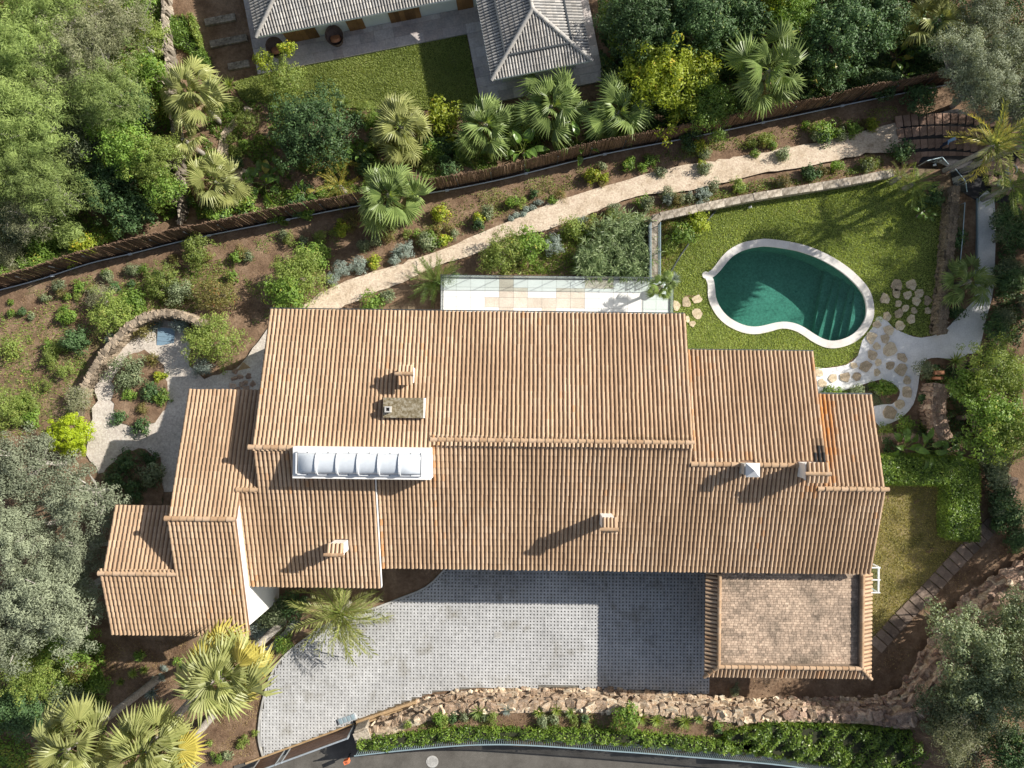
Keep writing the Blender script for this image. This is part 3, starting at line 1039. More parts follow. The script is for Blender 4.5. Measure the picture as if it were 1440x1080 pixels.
def build_roof():
    cand, allt = [], MB()
    slab, trim = MB(), MB()
    for name, u0, u1, ve, top, zf, sg in PL:
        n = int((u1 - u0 - .16) / PITCH + .5)
        p = (u1 - u0 - .16) / n
        us = u0 + .08 + np.arange(n + 1) * p
        vt = top(us)
        L = np.abs(vt - ve)
        cs = 1 / math.sqrt(1 + SL * SL)
        rows = np.ceil(L / (EXPO * cs)).astype(int)
        U = np.repeat(us, rows)
        J = np.concatenate([np.arange(r) for r in rows])
        Rw = np.repeat(rows, rows)
        k = len(U)
        V0 = ve - sg * J * EXPO * cs
        keep = np.ones(k, bool)
        for a, b, c, d in HOLES:
            vm = V0 - sg * .15
            keep &= ~((U > a) & (U < b) & (vm > c) & (vm < d))
        ce_ = np.array([0, -sg * cs, SL * cs])          # up the slope
        nn_ = np.array([0, sg * SL * cs, cs])
        xx = np.cross(ce_, nn_)
        wav = .0045 * np.sin(U * 3.1 + J * .55) + .003 * np.sin(U * 1.3 - J * 1.2)
        U2 = U + rng.normal(0, .003, k) + wav
        V2 = V0 + rng.normal(0, .008, k)
        t = np.clip(.5 + .16 * np.sin(U * .9 + V0 * .35) + .1 * np.sin(U * .37 - V0 * 1.3) + rng.normal(0, .13, k), .02, .98)
        s = stain(U, V0, sg > 0)
        t = np.clip(np.where(np.abs(s) > .04, np.clip(t, .3, .7) + s * rng.uniform(.6, 1.2, k), t), -1, 1.9)
        Z2 = zf(V2)
        if name == 'e':
            z_last = 0
        O = np.c_[U2, V2, Z2]
        last = J >= Rw - 1
        B = np.stack([xx, ce_, nn_])                      # rows: local x, y, z
        # the last row is shortened where it meets the ridge
        for fl, mk in ((False, keep & ~last), (True, keep & last)):
            idx = np.where(mk)[0]
            tv = TV.copy()
            if fl:
                tv[:, 1] *= .75
            W = tv @ B
            cand += [(name, fl, i, O[i], t[i], (xx, ce_, nn_), Z2[i]) for i in idx] if name in 'ade' else []
            sel = idx
            VV = (W[None] + O[sel][:, None, :])
            allt_parts.append((name, fl, sel, VV, t[sel], Z2[sel]))
        # bed under the covers
        o = 0.0
        seg = []
        cur = 0
        for q in range(1, n + 2):
            if q == n + 1 or abs(vt[q] - vt[cur]) > .01:
                a_, b_ = us[cur] - p / 2, us[q - 1] + p / 2
                if cur > 0:
                    a_ = us[cur] - p / 2
                seg.append((a_, b_, vt[cur]))
                cur = q
        for a_, b_, vv in seg:
            zt, ze = float(zf(vv)), float(zf(ve))
            V = [(a_, ve, ze + .005), (b_, ve, ze + .005), (b_, vv, zt + .005), (a_, vv, zt + .005), (a_, ve, ze - .13), (b_, ve, ze - .13), (b_, vv, zt - .13), (a_, vv, zt - .13)]
            F = [(0, 1, 2, 3), (4, 7, 6, 5), (0, 4, 5, 1), (1, 5, 6, 2), (2, 6, 7, 3), (3, 7, 4, 0)]
            if sg > 0:
                F = [f[::-1] for f in F]
            slab.add(V, F)
    return slab


allt_parts = []
slab = build_roof()
roof.data = slab.mesh('roof', M['pan'])
# nearest 300 tiles to the ridges as single tiles, the rest joined
zall = np.concatenate([q[5] for q in allt_parts])
order = np.sort(zall)[::-1]
thr = order[300]
rest = MB()
tile_meshes = {}
count = 0
for name, fl, sel, VV, t, Z in allt_parts:
    solo = (Z > thr)
    for i in np.where(solo)[0]:
        if count >= 300:
            solo[i] = False
            continue
        b = int(np.clip(np.round((t[i]) * 5), -5, 9))
        key = (name in 'abcfg', fl, b)
        o0 = VV[i][:6].mean(0)
        if key not in tile_meshes:
            tile_meshes[key] = MB().add(VV[i] - o0, TF, 0, b / 5).mesh('roof_tile', M['tile'], True)
        link('roof_tile', tile_meshes[key], roof, o0)
        count += 1
    k = np.where(~solo)[0]
    n = len(k)
    if n:
        rest.add(VV[k].reshape(-1, 3), (TF[None] + (np.arange(n) * 24)[:, None, None]).reshape(-1, 4), 0, np.repeat(t[k], len(TF)))
obj('roof_tiles', rest, M['tile'], roof, smooth=True, kind='stuff')


def cap_shape(L=.44):
    a = np.linspace(-.15, np.pi + .15, 8)
    lo = np.c_[np.zeros(8), .135 * np.cos(a), .115 * np.sin(a)]
    hi = np.c_[np.full(8, L), .10 * np.cos(a), .08 * np.sin(a)]
    li = np.c_[np.full(8, .002), .10 * np.cos(a), .08 * np.sin(a)]
    V = np.vstack([lo, hi, lo, li])
    F = [(i + 1, i, 8 + i, 8 + i + 1) for i in range(7)] + [(16 + i, 16 + i + 1, 24 + i + 1, 24 + i) for i in range(7)]
    return V, np.array(F)


CV, CF = cap_shape()
cap_meshes = [MB().add(CV, CF, 0, x).mesh('ridge_tile', M['ridge'], True) for x in (.15, .3, .45, .55, .65, .74)]


def ridge(parent, a, b, name='ridge_tile', ex=.385, scale=1.0, mats=None):
    a, b = np.asarray(a, float), np.asarray(b, float)
    L = np.linalg.norm(b - a)
    d = (b - a) / L
    n = max(1, int(round(L / (ex * scale))))
    yaw, pit = math.atan2(d[1], d[0]), -math.asin(d[2])
    for i in range(n):
        p = a + d * L * i / n
        link(name, random.choice(mats or cap_meshes), parent, (p[0], p[1], p[2] + rng.normal(0, .004)), (0, pit, yaw + rng.normal(0, .012)), (scale * L / n / (ex * scale), scale, scale))


for u0, u1, k, z in [(-12.95, -10.75, 'left', ZL), (-4.42, 7.99, 'main', ZM), (7.95, 14.1, 'right', ZR), (14.15, 17.55, 'far', ZF), (-16.95, -13.65, 'wing', ZW), (-20.6, -16.85, 'low', ZLOW)]:
    ridge(roof, (u0, VR[k], z + .03), (u1, VR[k], z + .03))
ridge(roof, (-13.75, -5.06, z_Sl(-5.06) + .03), (-12.75, -5.06, z_Sl(-5.06) + .03))

# flashing strip between the two south slopes, verge strips
vb = MB()
vb.bar((-7.07, -4.4, z_Sl(-4.4) - .08), (-7.07, -10.1, z_Sl(-10.1) - .08), .03, .2, 0)
obj('verge', vb, M['white'], villa)


# walls: stay under the roof slopes
def wall_block(name, u0, u1, v0, v1, vr, zr, ze0=None, zb=-.6):
    """gabled wall block, ridge at vr; v0 south, v1 north"""
    zs, zn = zr - SL * (vr - v0) - .14, zr - SL * (v1 - vr) - .14
    zr = zr - .14
    V = []
    for u in (u0, u1):
        V += [(u, v0, zb), (u, v0, zs), (u, vr, zr), (u, v1, zn), (u, v1, zb)]
    mb = MB().add(V, [(0, 5, 6, 1), (3, 8, 9, 4)]).add(V, [(1, 6, 7, 2), (2, 7, 8, 3)])
    mb.V.append(np.array(V))
    mb.F.append(np.array([(0, 1, 2, 3, 4), (9, 8, 7, 6, 5)]) + mb.n)
    mb.M.append(np.zeros(2, int))
    mb.T.append(np.full(2, .5))
    mb.n += 10
    obj(name, mb, M['white'], villa)


wall_block('wall', -12.4, 7.6, -8.55, 3.25, VR['main'], ZM - .02, zb=-1.6)
wall_block('wall', -12.6, -7.3, -9.5, -2.0, VR['left'], ZL)
wall_block('wall', -13.4, -12.6, -9.5, -5.2, -5.2, z_Sl(-5.2))
wall_block('wall', 7.6, 14.05, -8.5, 1.5, VR['right'], ZR)
wall_block('wall', 14.05, 17.1, -8.5, -.6, VR['far'], ZF)
wall_block('wall', -16.4, -13.68, -12.1, -.75, VR['wing'], ZW, zb=-.9)
wall_block('wall', -20.0, -16.4, -12.1, -6.95, VR['low'], ZLOW, zb=-.9)
# windows and doors of the south front, under the eaves
for u, wd, zb, zt in [(-9.5, 1.4, 1.0, 2.3), (-5.5, 1.0, .0, 2.2), (-3.0, 2.0, 0.9, 2.3), (1.0, 1.1, 0, 2.2), (4.0, 2.0, .9, 2.3), (7.0, 1.6, .9, 2.3)]:
    v = -9.56 if u < -7 else -8.56
    f = obj('window', MB().box((u, v, (zb + zt) / 2), (wd, .08, zt - zb)), M['wood'], villa)
    for s in (-1, 1):
        obj('pane', MB().box((u + s * wd * .24, v - .045, (zb + zt) / 2), (wd * .4, .02, zt - zb - .2)), M['black'], f)
# gutter along the south eaves
g = MB()
for u0, u1, v, z in [(-7.0, 9.3, -9.12, z_S(-9.12) - .12), (-13.6, -7.1, -10.12, z_Sl(-10.12) - .12)]:
    g.bar((u0, v, z), (u1, v, z), .1, .08)
obj('gutter', g, M['metal'], villa)
g = MB()
g.bar((14.5, -.1, ZF - SL * 4.54 - .06), (17.45, -.1, ZF - SL * 4.54 - .06), .07, .08)
g.bar((8.05, 2.03, ZR - SL * 5.53 - .06), (14.45, 2.03, ZR - SL * 5.53 - .06), .05, .06)
g.bar((-12.8, 3.82, 4.4), (7.97, 3.82, 4.4), .05, .06)
obj('gutter', g, M['metal'], villa)


# ---- chimneys
def small_tiles(parent, u0, u1, v0, v1, z0, z1, n):
    """covers running from the lower edge v0,z0 to the upper edge v1,z1"""
    p = (u1 - u0) / n
    for i in range(n):
        u = u0 + p * (i + .5)
        a = np.linspace(0, np.pi, 6)
        V = []
        for v, z, r in ((v0, z0, .42), (v1, z1, .36)):
            V.append(np.c_[u + r * p * np.cos(a), np.full(6, v), z + r * p * np.sin(a)])
        V = np.vstack(V)
        F = [(k, k + 1, 6 + k + 1, 6 + k) for k in range(5)]
        if v1 < v0:
            F = [f[::-1] for f in F]
        obj('cap_tile', MB().add(V, F, 0, rng.uniform(.4, .95)), M['tile'], parent, smooth=True)


def gable_chimney(u, v, su, sv, zbase, h, nt_, vr_off, south=True):
    c = MB().box((u, v, zbase + h / 2), (su * .82, sv * .82, h))
    c.box((u, v, zbase + h - .1), (su * .9, sv * .9, .12))
    for k in (-1, 1):
        c.box((u + k * su * .3, v, zbase + h + .1), (su * .16, sv * .7, .2))
    c.box((u, v, zbase + h + .1), (su * .5, sv * .5, .2), 0, 1)
    ch = obj('chimney', c, [M['white'], M['black']], villa)
    zt = zbase + h + .2
    vr_ = v + vr_off
    rise = .14
    sl = MB()
    N_, S_ = v + sv / 2, v - sv / 2
    V = [(u - su / 2, N_, zt), (u + su / 2, N_, zt), (u + su / 2, vr_, zt + rise), (u - su / 2, vr_, zt + rise), (u + su / 2, S_, zt), (u - su / 2, S_, zt)]
    sl.add(V, [(0, 3, 2, 1), (3, 5, 4, 2)]).add(V, [(1, 2, 4), (0, 5, 3)]).add(V, [(0, 1, 4, 5)])
    obj('cap_bed', sl, M['pan'], ch)
    small_tiles(ch, u - su / 2, u + su / 2, N_ + .05, vr_, zt + .01, zt + rise + .01, nt_)
    if south:
        small_tiles(ch, u - su / 2, u + su / 2, S_ - .05, vr_, zt + .01, zt + rise + .01, nt_)
    ridge(ch, (u + su / 2 + .06, vr_, zt + rise + .02), (u - su / 2 - .04, vr_, zt + rise + .02), ex=.35, scale=.8)
    return ch


zA = plane(VR['main'], ZM, True)
gable_chimney(-5.65, .53, .72, .86, zA(.53) - .3, 1.05, 4, .05)
gable_chimney(-8.9, -7.83, .78, .62, z_Sl(-7.83) - .25, 1.25, 4, -.2, False)
gable_chimney(4.02, -6.35, .68, .66, z_S(-6.35) - .25, 1.75, 4, -.18, True)
gable_chimney(13.5, -3.74, 1.02, .86, ZR - .3, 1.3, 5, -.05)
# metal flue with pyramid cap and its masonry base
c = MB().box((10.55, -3.7, ZR + .2), (.5, .5, .9))
ch = obj('chimney', c, M['concrete'], villa)
zt = ZR + .62
u, v = 10.62, -3.7
obj('flue', MB().box((u, v, zt + .15), (.34, .34, .3)), M['metal'], ch)
V = [(u - .33, v - .33, zt + .3), (u + .33, v - .33, zt + .3), (u + .33, v + .33, zt + .3), (u - .33, v + .33, zt + .3), (u, v, zt + .58)]
obj('flue_cap', MB().add(V, [(0, 1, 4), (1, 2, 4), (2, 3, 4), (3, 0, 4)]).add(V, [(3, 2, 1, 0)]), M['whitemetal'], ch)
# mossy flat slab with its little vent
zs = zA(-1.5)
sb = obj('roof_slab', MB().box((-5.73, -1.03, zs + .02), (1.9, .94, .55)), M['moss'], villa)
obj('slab_edge', MB().box((-4.765, -1.03, zs + .0), (.05, .94, .56)), M['white'], sb)
mb = MB()
for dx, dy, sx, sy in ((-.11, 0, .06, .28), (.11, 0, .06, .28), (0, .11, .16, .06), (0, -.11, .16, .06)):
    mb.box((-6.42 + dx, -1.1 + dy, zs + .42), (sx, sy, .3))
mb.box((-6.42, -1.1, zs + .4), (.16, .16, .2), 0, 1)
obj('vent', mb, [M['concrete'], M['black']], sb)


# ---- skylight: white kerb with a barrel dome in six bays
def build_skylight():
    u0, u1, v0, v1, z = -10.73, -4.34, -4.34, -2.87, ZL + .42
    mb = MB()
    for (a, b, c, d) in ((u0, u1, v0, v0 + .22), (u0, u1, v1 - .3, v1), (u0, u0 + .22, v0 + .22, v1 - .3), (u1 - .42, u1, v0 + .22, v1 - .3)):
        mb.box(((a + b) / 2, (c + d) / 2, z / 2 + 2.6), (b - a, d - c, z - 5.2))
    mb.box(((u0 + u1) / 2, (v0 + v1) / 2, z - .5), (u1 - u0 - .1, v1 - v0 - .1, .7))
    sk = obj('skylight', mb, M['white'], villa)
    a0, a1, b0, b1 = u0 + .2, u1 - .38, v0 + .2, v1 - .24
    fr = MB()
    fr.box(((a0 + a1) / 2, b0, z + .06), (a1 - a0, .07, .13)).box(((a0 + a1) / 2, b1, z + .06), (a1 - a0, .07, .13))
    fr.box((a0, (b0 + b1) / 2, z + .06), (.07, b1 - b0 - .07, .13)).box((a1, (b0 + b1) / 2, z + .06), (.07, b1 - b0 - .07, .13))
    obj('frame', fr, M['whitemetal'], sk)
    a0, a1, b0, b1 = a0 + .04, a1 - .04, b0 + .04, b1 - .04
    n = 6
    wv = (b1 - b0) / 2
    vm = (b0 + b1) / 2
    th = np.linspace(0, np.pi, 11)
    rise = .34
    prof = np.c_[vm + wv * np.cos(th), z + .1 + rise * np.sin(th) ** .85]
    for i in range(n):
        x0, x1 = a0 + (a1 - a0) * i / n, a0 + (a1 - a0) * (i + 1) / n
        xs = [x0 + .03, x1 - .03]
        V, F = [], []
        rows = []
        for q, x in enumerate(xs):
            pr = prof.copy()
            hip = (i == 0 and q == 0) or (i == n - 1 and q == 1)
            if hip:
                pr[:, 1] = z + .1
            rows.append(np.c_[np.full(11, x), pr])
            if hip:
                pass
        if i == 0:
            r = rows[1].copy()
            r[:, 0] = xs[0] + .45
            rows.insert(1, r)
        if i == n - 1:
            r = rows[0].copy()
            r[:, 0] = xs[1] - .45
            rows.insert(1, r)
        V = np.vstack(rows)
        for q in range(len(rows) - 1):
            F += [(q * 11 + k, q * 11 + k + 1, q * 11 + 12 + k, q * 11 + 11 + k) for k in range(10)]
        obj('dome_panel', MB().add(V, [f[::-1] for f in F]), M['dome'], sk, smooth=True)
        if i:
            P = np.c_[np.full(11, x0), vm + (wv + .02) * np.cos(th), z + .11 + (rise + .035) * np.sin(th) ** .85]
            rb = MB()
            for p, q in zip(P[:-1], P[1:]):
                rb.bar(p, q, .075, .07)
            obj('rib', rb, M['whitemetal'], sk)
    bo = MB()
    for i in range(13):
        x = a0 + (a1 - a0) * i / 12
        for v in (b0 - .04, b1 + .04):
            bo.box((x, v, z + .135), (.035, .035, .02))
    obj('bolts', bo, M['metal'], sk, kind='stuff')


build_skylight()

# ---- garage block with its tiled flat roof
garage = thing('garage', 'flat roofed garage with worn paved roof and tile skirt beside the driveway', 'garage', (0, 0, 0), YAW)
gu0, gu1, gv0, gv1, gz = 10.02, 17.3, -14.08, -9.35, 3.62
obj('wall', MB().box(((gu0 + gu1) / 2 + .3, (gv0 + gv1) / 2 + .2, gz / 2 - .4), (gu1 - gu0 - .7, gv1 - gv0 - .2, gz + .5)), M['white'], garage)
dk = obj('roof_deck', MB().box(((gu0 + gu1) / 2, (gv0 + gv1) / 2 + .1, gz - .1), (gu1 - gu0, gv1 - gv0 + .3, .2)), M['mortar'], garage)
bk, solo, nb_ = MB(), [], 0
bl, bw = .205, .125
jr = int((gv1 - gv0) / bw)
for j in range(jr):
    v = gv0 + .14 + j * bw
    if v > gv1 + .1:
        break
    u = gu0 + .12 - (j % 2) * bl * .5
    while u < gu1 - .1:
        L = bl * rng.choice([.8, 1, 1, 1.15])
        a, b = max(u, gu0 + .1), min(u + L, gu1 - .12)
        if b - a > .05:
            bk.box(((a + b) / 2, v + bw / 2, gz + .01 + rng.normal(0, .0025)), (b - a - .014, bw - .014, .02), 0, 0, np.clip(rng.normal(.5, .3), 0, 1))
        u += L
bo_ = obj('bricks', bk, M['deck'], dk, kind='stuff')
caps = MB()
# kerb round the deck, then cover tiles sloping outward on three sides, hips at the corners
kerb = MB()
kerb.box((gu0 - .0, (gv0 + gv1) / 2, gz + .1), (.16, gv1 - gv0 + .2, .3)).box((gu1, (gv0 + gv1) / 2, gz + .1), (.16, gv1 - gv0 + .2, .3)).box(((gu0 + gu1) / 2, gv0, gz + .1), (gu1 - gu0 - .16, .16, .3))
obj('kerb', kerb, M['mortar'], garage)
sk_ = MB()
ow = .6
zo, zi = gz - .12, gz + .2
P4 = [(gu0, gv1, zi), (gu0, gv0, zi), (gu1, gv0, zi), (gu1, gv1, zi), (gu0 - ow, gv1, zo), (gu0 - ow, gv0 - ow, zo), (gu1 + ow, gv0 - ow, zo), (gu1 + ow, gv1, zo)]
sk_.add(P4, [(0, 1, 5, 4), (1, 2, 6, 5), (2, 3, 7, 6)])
P5 = [(a, b, c - .1) for a, b, c in P4]
sk_.add(P5, [(4, 5, 1, 0), (5, 6, 2, 1), (6, 7, 3, 2)])
sk_.add(P4 + P5, [(4, 5, 13, 12), (5, 6, 14, 13), (6, 7, 15, 14)])
skirt = obj('tile_skirt', sk_, M['pan'], garage)


def skirt_tile(x0, y0, z0, x1, y1, z1):
    a = np.linspace(0, np.pi, 6)
    d = np.array([x1 - x0, y1 - y0, 0])
    d /= np.linalg.norm(d)
    s = np.array([-d[1], d[0], 0])
    V = np.vstack([np.array([x, y, z]) + r * (np.cos(a)[:, None] * s + np.sin(a)[:, None] * np.array([0, 0, 1])) for x, y, z, r in ((x0, y0, z0, .078), (x1, y1, z1, .064))])
    F = [(k, 6 + k, 6 + k + 1, k + 1) for k in range(5)]
    obj('skirt_tile', MB().add(V, F[::-1], 0, rng.uniform(.3, .98)), M['tile'], skirt, smooth=True)


for v in np.arange(gv0 - .45, gv1, .2065):
    f = max(0, (gv0 - v) / ow)
    for sg, gu in ((-1, gu0), (1, gu1)):
        skirt_tile(gu + sg * (ow + .04), v, zo + .02, gu + sg * ow * f, v, zi - (zi - zo) * f + .02)
for u in np.arange(gu0 - .42, gu1 + .45, .2065):
    f = max(0, (gu0 - u) / ow, (u - gu1) / ow)
    skirt_tile(u, gv0 - ow - .04, zo + .02, u, gv0 - ow * f, zi - (zi - zo) * f + .02)
for sg, gu in ((-1, gu0), (1, gu1)):
    ridge(skirt, (gu, gv0, zi + .06), (gu + sg * (ow + .05), gv0 - ow - .05, zo + .06), name='hip_tile', ex=.4, scale=.8)
ridge(garage, (gu0, gv1, gz + .24), (gu0, gv0, gz + .24), name='ridge_tile', scale=.85)
ridge(garage, (gu1, gv1, gz + .24), (gu1, gv0, gz + .24), name='ridge_tile', scale=.85)
ridge(garage, (gu0, gv0, gz + .24), (gu1, gv0, gz + .24), name='ridge_tile', scale=.85)
obj('door', MB().box((gu0 + .62, -11.6, 1.2), (.08, 3.6, 2.3)), M['wood'], garage)

# glazed white-framed porch at the east wall
a, b = hp(1228, 798, 2.6), hp(1237, 834, 2.6)
z = 2.5
cp = obj('side_porch', MB().box(((a[0] + b[0]) / 2, a[1] - .03, z), (.5, .06, .08)).box(((a[0] + b[0]) / 2, b[1], z), (.5, .06, .08)).box(((a[0] + b[0]) / 2, (a[1] + b[1]) / 2, z), (.5, .06, .08))
         .box((b[0] - .02, (a[1] + b[1]) / 2, z), (.07, a[1] - b[1] - .06, .1)).box((a[0] - .3, (a[1] + b[1]) / 2, z), (.4, a[1] - b[1] - .06, .1))
         .bar((b[0] - .02, a[1], 0), (b[0] - .02, a[1], z), .06, .06).bar((b[0] - .02, b[1], 0), (b[0] - .02, b[1], z), .06, .06), M['whitemetal'], villa)
for f in (.25, .75):
    obj('pane', MB().box(((a[0] + b[0]) / 2, a[1] + (b[1] - a[1]) * f, z - .01), (.42, .52, .012)), M['glass'], cp)


# ---- tiled terrace on the north side with a glass balustrade
def build_terrace():
    a, b = hp(622, 390, 0), hp(943, 390, 0)
    u0, u1, vn, vs_ = a[0], b[0], a[1] + .03, 3.2
    ter = link('terrace', MB().box(((u0 + u1) / 2, (vn + vs_) / 2, -.95), (u1 - u0, vn - vs_, 1.86)).mesh('terrace', M['concrete']), None, (0, 0, 0), (0, 0, YAW))
    ter['kind'] = 'structure'
    nu, nv = 16, 5
    du, dv = (u1 - u0) / nu, .56
    beige = {(4, 1), (4, 2), (5, 2), (7, 1), (7, 2), (8, 1), (9, 1), (7, 3), (8, 0)}
    for i in range(nu):
        for j in range(nv):
            c = (u0 + du * (i + .5), vn - dv * (j + .5), .0)
            if c[1] - dv / 2 < vs_ - .3:
                continue
            be = (i, j) in {(4, 0), (4, 1), (4, 2), (5, 2), (6, 2), (7, 2), (8, 2), (9, 2), (9, 1), (8, 1), (11, 0), (4, 3), (7, 3), (5, 1)} or rng.uniform() < .04
            obj('terrace_tile', MB().box(c, (du - .012, dv - .012, .03), 0, 0, rng.uniform(.3, .7)), M['terrbeige' if be else 'terrwhite'], ter)
    gl = thing('glass_balustrade', 'clear glass balustrade panels along the north edge of the white terrace', 'balustrade', (0, 0, 0), YAW)
    n = 8
    for i in range(n):
        x0, x1 = u0 + (u1 - u0) * i / n, u0 + (u1 - u0) * (i + 1) / n
        p = obj('glass_panel', MB().box(((x0 + x1) / 2, vn - .05, .52), (x1 - x0 - .03, .018, 1.0)), M['glass'], gl)
        cl = MB()
        cl.box((x1, vn - .05, .52), (.022, .024, 1.0))
        obj('joint', cl, M['metal'], gl)
    obj('glass_panel', MB().box((u1 - .05, (vn + 3.7) / 2, .52), (.018, vn - 3.7 - .1, 1.0)), M['glass'], gl)
    obj('glass_panel', MB().box((u0 + .05, (vn + 3.7) / 2, .52), (.018, vn - 3.7 - .1, 1.0)), M['glass'], gl)
    rl = MB().bar((u0, vn - .05, .03), (u1, vn - .05, .03), .06, .05)
    rl.bar((u1 - .05, vn - .08, .03), (u1 - .05, 3.6, .03), .06, .05).bar((u0 + .05, vn - .08, .03), (u0 + .05, 3.6, .03), .06, .05)
    rl.bar((u0, vn - .05, 1.03), (u1, vn - .05, 1.03), .025, .02).bar((u1 - .05, vn - .08, 1.03), (u1 - .05, 3.6, 1.03), .025, .02).bar((u0 + .05, vn - .08, 1.03), (u0 + .05, 3.6, 1.03), .025, .02)
    obj('channel', rl, M['metal'], gl)


build_terrace()


# ------------------------------------------------------------------ neighbour's house to the north
def build_neighbour():
    zg = -3.9
    o = at(657, 48, zg)
    q = at(363, 105, zg)
    d = (o - q)[:2]
    rz = math.atan2(d[1], d[0])
    c, s = math.cos(-rz), math.sin(-rz)

    def nb(px, py, z):
        p = at(px, py, z) - o
        return np.array([c * p[0] - s * p[1], s * p[0] + c * p[1]])
    nh = thing('neighbour_house', 'low white house with hipped grey tile roofs and wooden doors on a slate patio', 'house', (o[0], o[1], zg), rz)
    ze = 2.45
    Z = zg + ze
    eL, eR = nb(361, 53, Z), nb(622, 0, Z)
    v_e = (eL[1] + nb(560, 12, Z)[1]) / 2
    ul = eL[0]
    r0, r1 = nb(692, 112, Z), nb(832, 85, Z)
    v_b = (r0[1] + r1[1]) / 2
    rl, rr = r0[0], r1[0]
    sl = .42
    half = (rr - rl) / 2
    # planes as (origin, along, up) with polygon in plan
    um = (rl + rr) / 2
    top = v_b + 16
    big = v_e + 9
    mw = 3.9                                              # half depth of the west wing
    roofp = obj('roof', MB(), M['greypan'], nh)
    slab = MB()
    tiles = MB()
    solo = []

    def hip(poly, origin, down, zf, pitch=.172, ex=.34):
        """tiles on one roof plane; down = unit plan vector down the slope"""
        down = np.array(down, float)
        side = np.array([-down[1], down[0]])
        p = np.asarray(poly, float)
        P3 = np.c_[p, [zf(x) for x in p]]
        F = [list(range(len(p)))]
        slab.V.append(P3)
        slab.F.append(np.array(F) + slab.n)
        slab.M.append(np.zeros(1, int))
        slab.T.append(np.full(1, .5))
        slab.n += len(p)
        cs = 1 / math.sqrt(1 + sl * sl)
        S = (p - origin) @ side
        D = (p - origin) @ down
        ss, dd = np.meshgrid(np.arange(S.min(), S.max(), pitch), np.arange(D.max(), D.min(), -ex * cs))
        ss, dd = ss.ravel(), dd.ravel()
        xy = np.asarray(origin) + ss[:, None] * side + dd[:, None] * down
        mid = xy - down * ex * .5
        k = inpoly(mid[:, 0], mid[:, 1], p)
        xy = xy[k]
        n = len(xy)
        a = np.linspace(0, np.pi, 5)
        up = np.array([-down[0] * cs, -down[1] * cs, sl * cs])
        nn = np.array([down[0] * sl * cs, down[1] * sl * cs, cs])
        sd = np.cross(up, nn)
        lo = (.062 * np.cos(a))[:, None] * sd + (.062 * np.sin(a) + .012)[:, None] * nn
        hi = (.052 * np.cos(a))[:, None] * sd + (.05 * np.sin(a) + .002)[:, None] * nn + up * (ex * 1.1)
        W = np.vstack([lo, hi])
        O = np.c_[xy, [zf(x) for x in xy]]
        VV = W[None] + O[:, None, :]
        F = np.array([(i, i + 1, 6 + i, 5 + i) for i in range(4)])
        tt = np.clip(rng.normal(.5, .22, n), 0, 1)
        if len(solo) < 300:
            # keep the rows nearest the eaves as single tiles
            dist = (O[:, :2] - origin) @ down
            cand = np.argsort(-dist)[:0 if n < 50 else 75]
        else:
            cand = []
        mask = np.ones(n, bool)
        for i in cand:
            if len(solo) >= 300:
                break
            mask[i] = False
            b = int(tt[i] * 4)
            key = (tuple(np.round(down, 2)), b)
            if key not in tm:
                tm[key] = MB().add(W, F, 0, b / 4 + .1).mesh('roof_tile', M['greytile'], True)
            solo.append(link('roof_tile', tm[key], roofp, O[i]))
        kk = np.where(mask)[0]
        tiles.add(VV[kk].reshape(-1, 3), (F[None] + (np.arange(len(kk)) * 10)[:, None, None]).reshape(-1, 4), 0, np.repeat(tt[kk], 4))
    tm = {}
    # west wing: south slope, west hip
    hipz = lambda x: ze + sl * (x[1] - v_e)
    hip([(ul, v_e), (rl - .05, v_e), (rl - .05, v_e + mw), (ul + mw, v_e + mw)], (ul, v_e), (0, -1), hipz)
    hip([(ul, v_e), (ul + mw, v_e + mw), (ul, v_e + 2 * mw)], (ul, v_e), (-1, 0), lambda x: ze + sl * (x[0] - ul))
    # north slope of the west wing (plain tiles, out of the frame)
    hip([(rl - .05, v_e + mw), (rl - .05, v_e + 2 * mw), (ul, v_e + 2 * mw), (ul + mw, v_e + mw)], (ul, v_e + 2 * mw), (0, 1), lambda x: ze + sl * (v_e + 2 * mw - x[1]))
    # east wing: west slope, south hip, east slope
    hip([(rl, v_b), (um, v_b + half), (um, top), (rl, top)], (rl, v_b), (-1, 0), lambda x: ze + sl * (x[0] - rl))
    hip([(rl, v_b), (rr, v_b), (um, v_b + half)], (rl, v_b), (0, -1), lambda x: ze + sl * (x[1] - v_b))
    hip([(rr, v_b), (rr, top), (um, top), (um, v_b + half)], (rr, v_b), (1, 0), lambda x: ze + sl * (rr - x[0]))
    roofp.data = slab.mesh('roof', M['greypan'])
    obj('roof_tiles', tiles, M['greytile'], roofp, smooth=True, kind='stuff')
    gcaps = [MB().add(CV, CF, 0, x).mesh('ridge_tile', M['greytile'], True) for x in (.5, .6, .7)]
    zt = ze + sl * half + .03
    ridge(roofp, (um, v_b + half, zt), (rl, v_b, ze + .04), ex=.38, mats=gcaps)
    ridge(roofp, (um, v_b + half, zt), (rr, v_b, ze + .04), ex=.38, mats=gcaps)
    ridge(roofp, (um, v_b + half, zt), (um, v_b + half + 4, zt), ex=.38, mats=gcaps)
    ridge(roofp, (ul + mw, v_e + mw, ze + sl * mw + .03), (ul, v_e, ze + .04), ex=.38, mats=gcaps)
    ridge(roofp, (ul + mw, v_e + mw, ze + sl * mw + .03), (ul + mw + 8, v_e + mw, ze + sl * mw + .03), ex=.38, mats=gcaps)
    # added dark bars that imitate roof step lines parallel to the eaves
    st = MB()
    k = 1.55
    st.bar((ul + k, v_e + k, ze + sl * k + .07), (rl, v_e + k, ze + sl * k + .07), .1, .1)
    obj('roof_step_bar', st, M['metal'], roofp)
    st = MB()
    k = 1.0
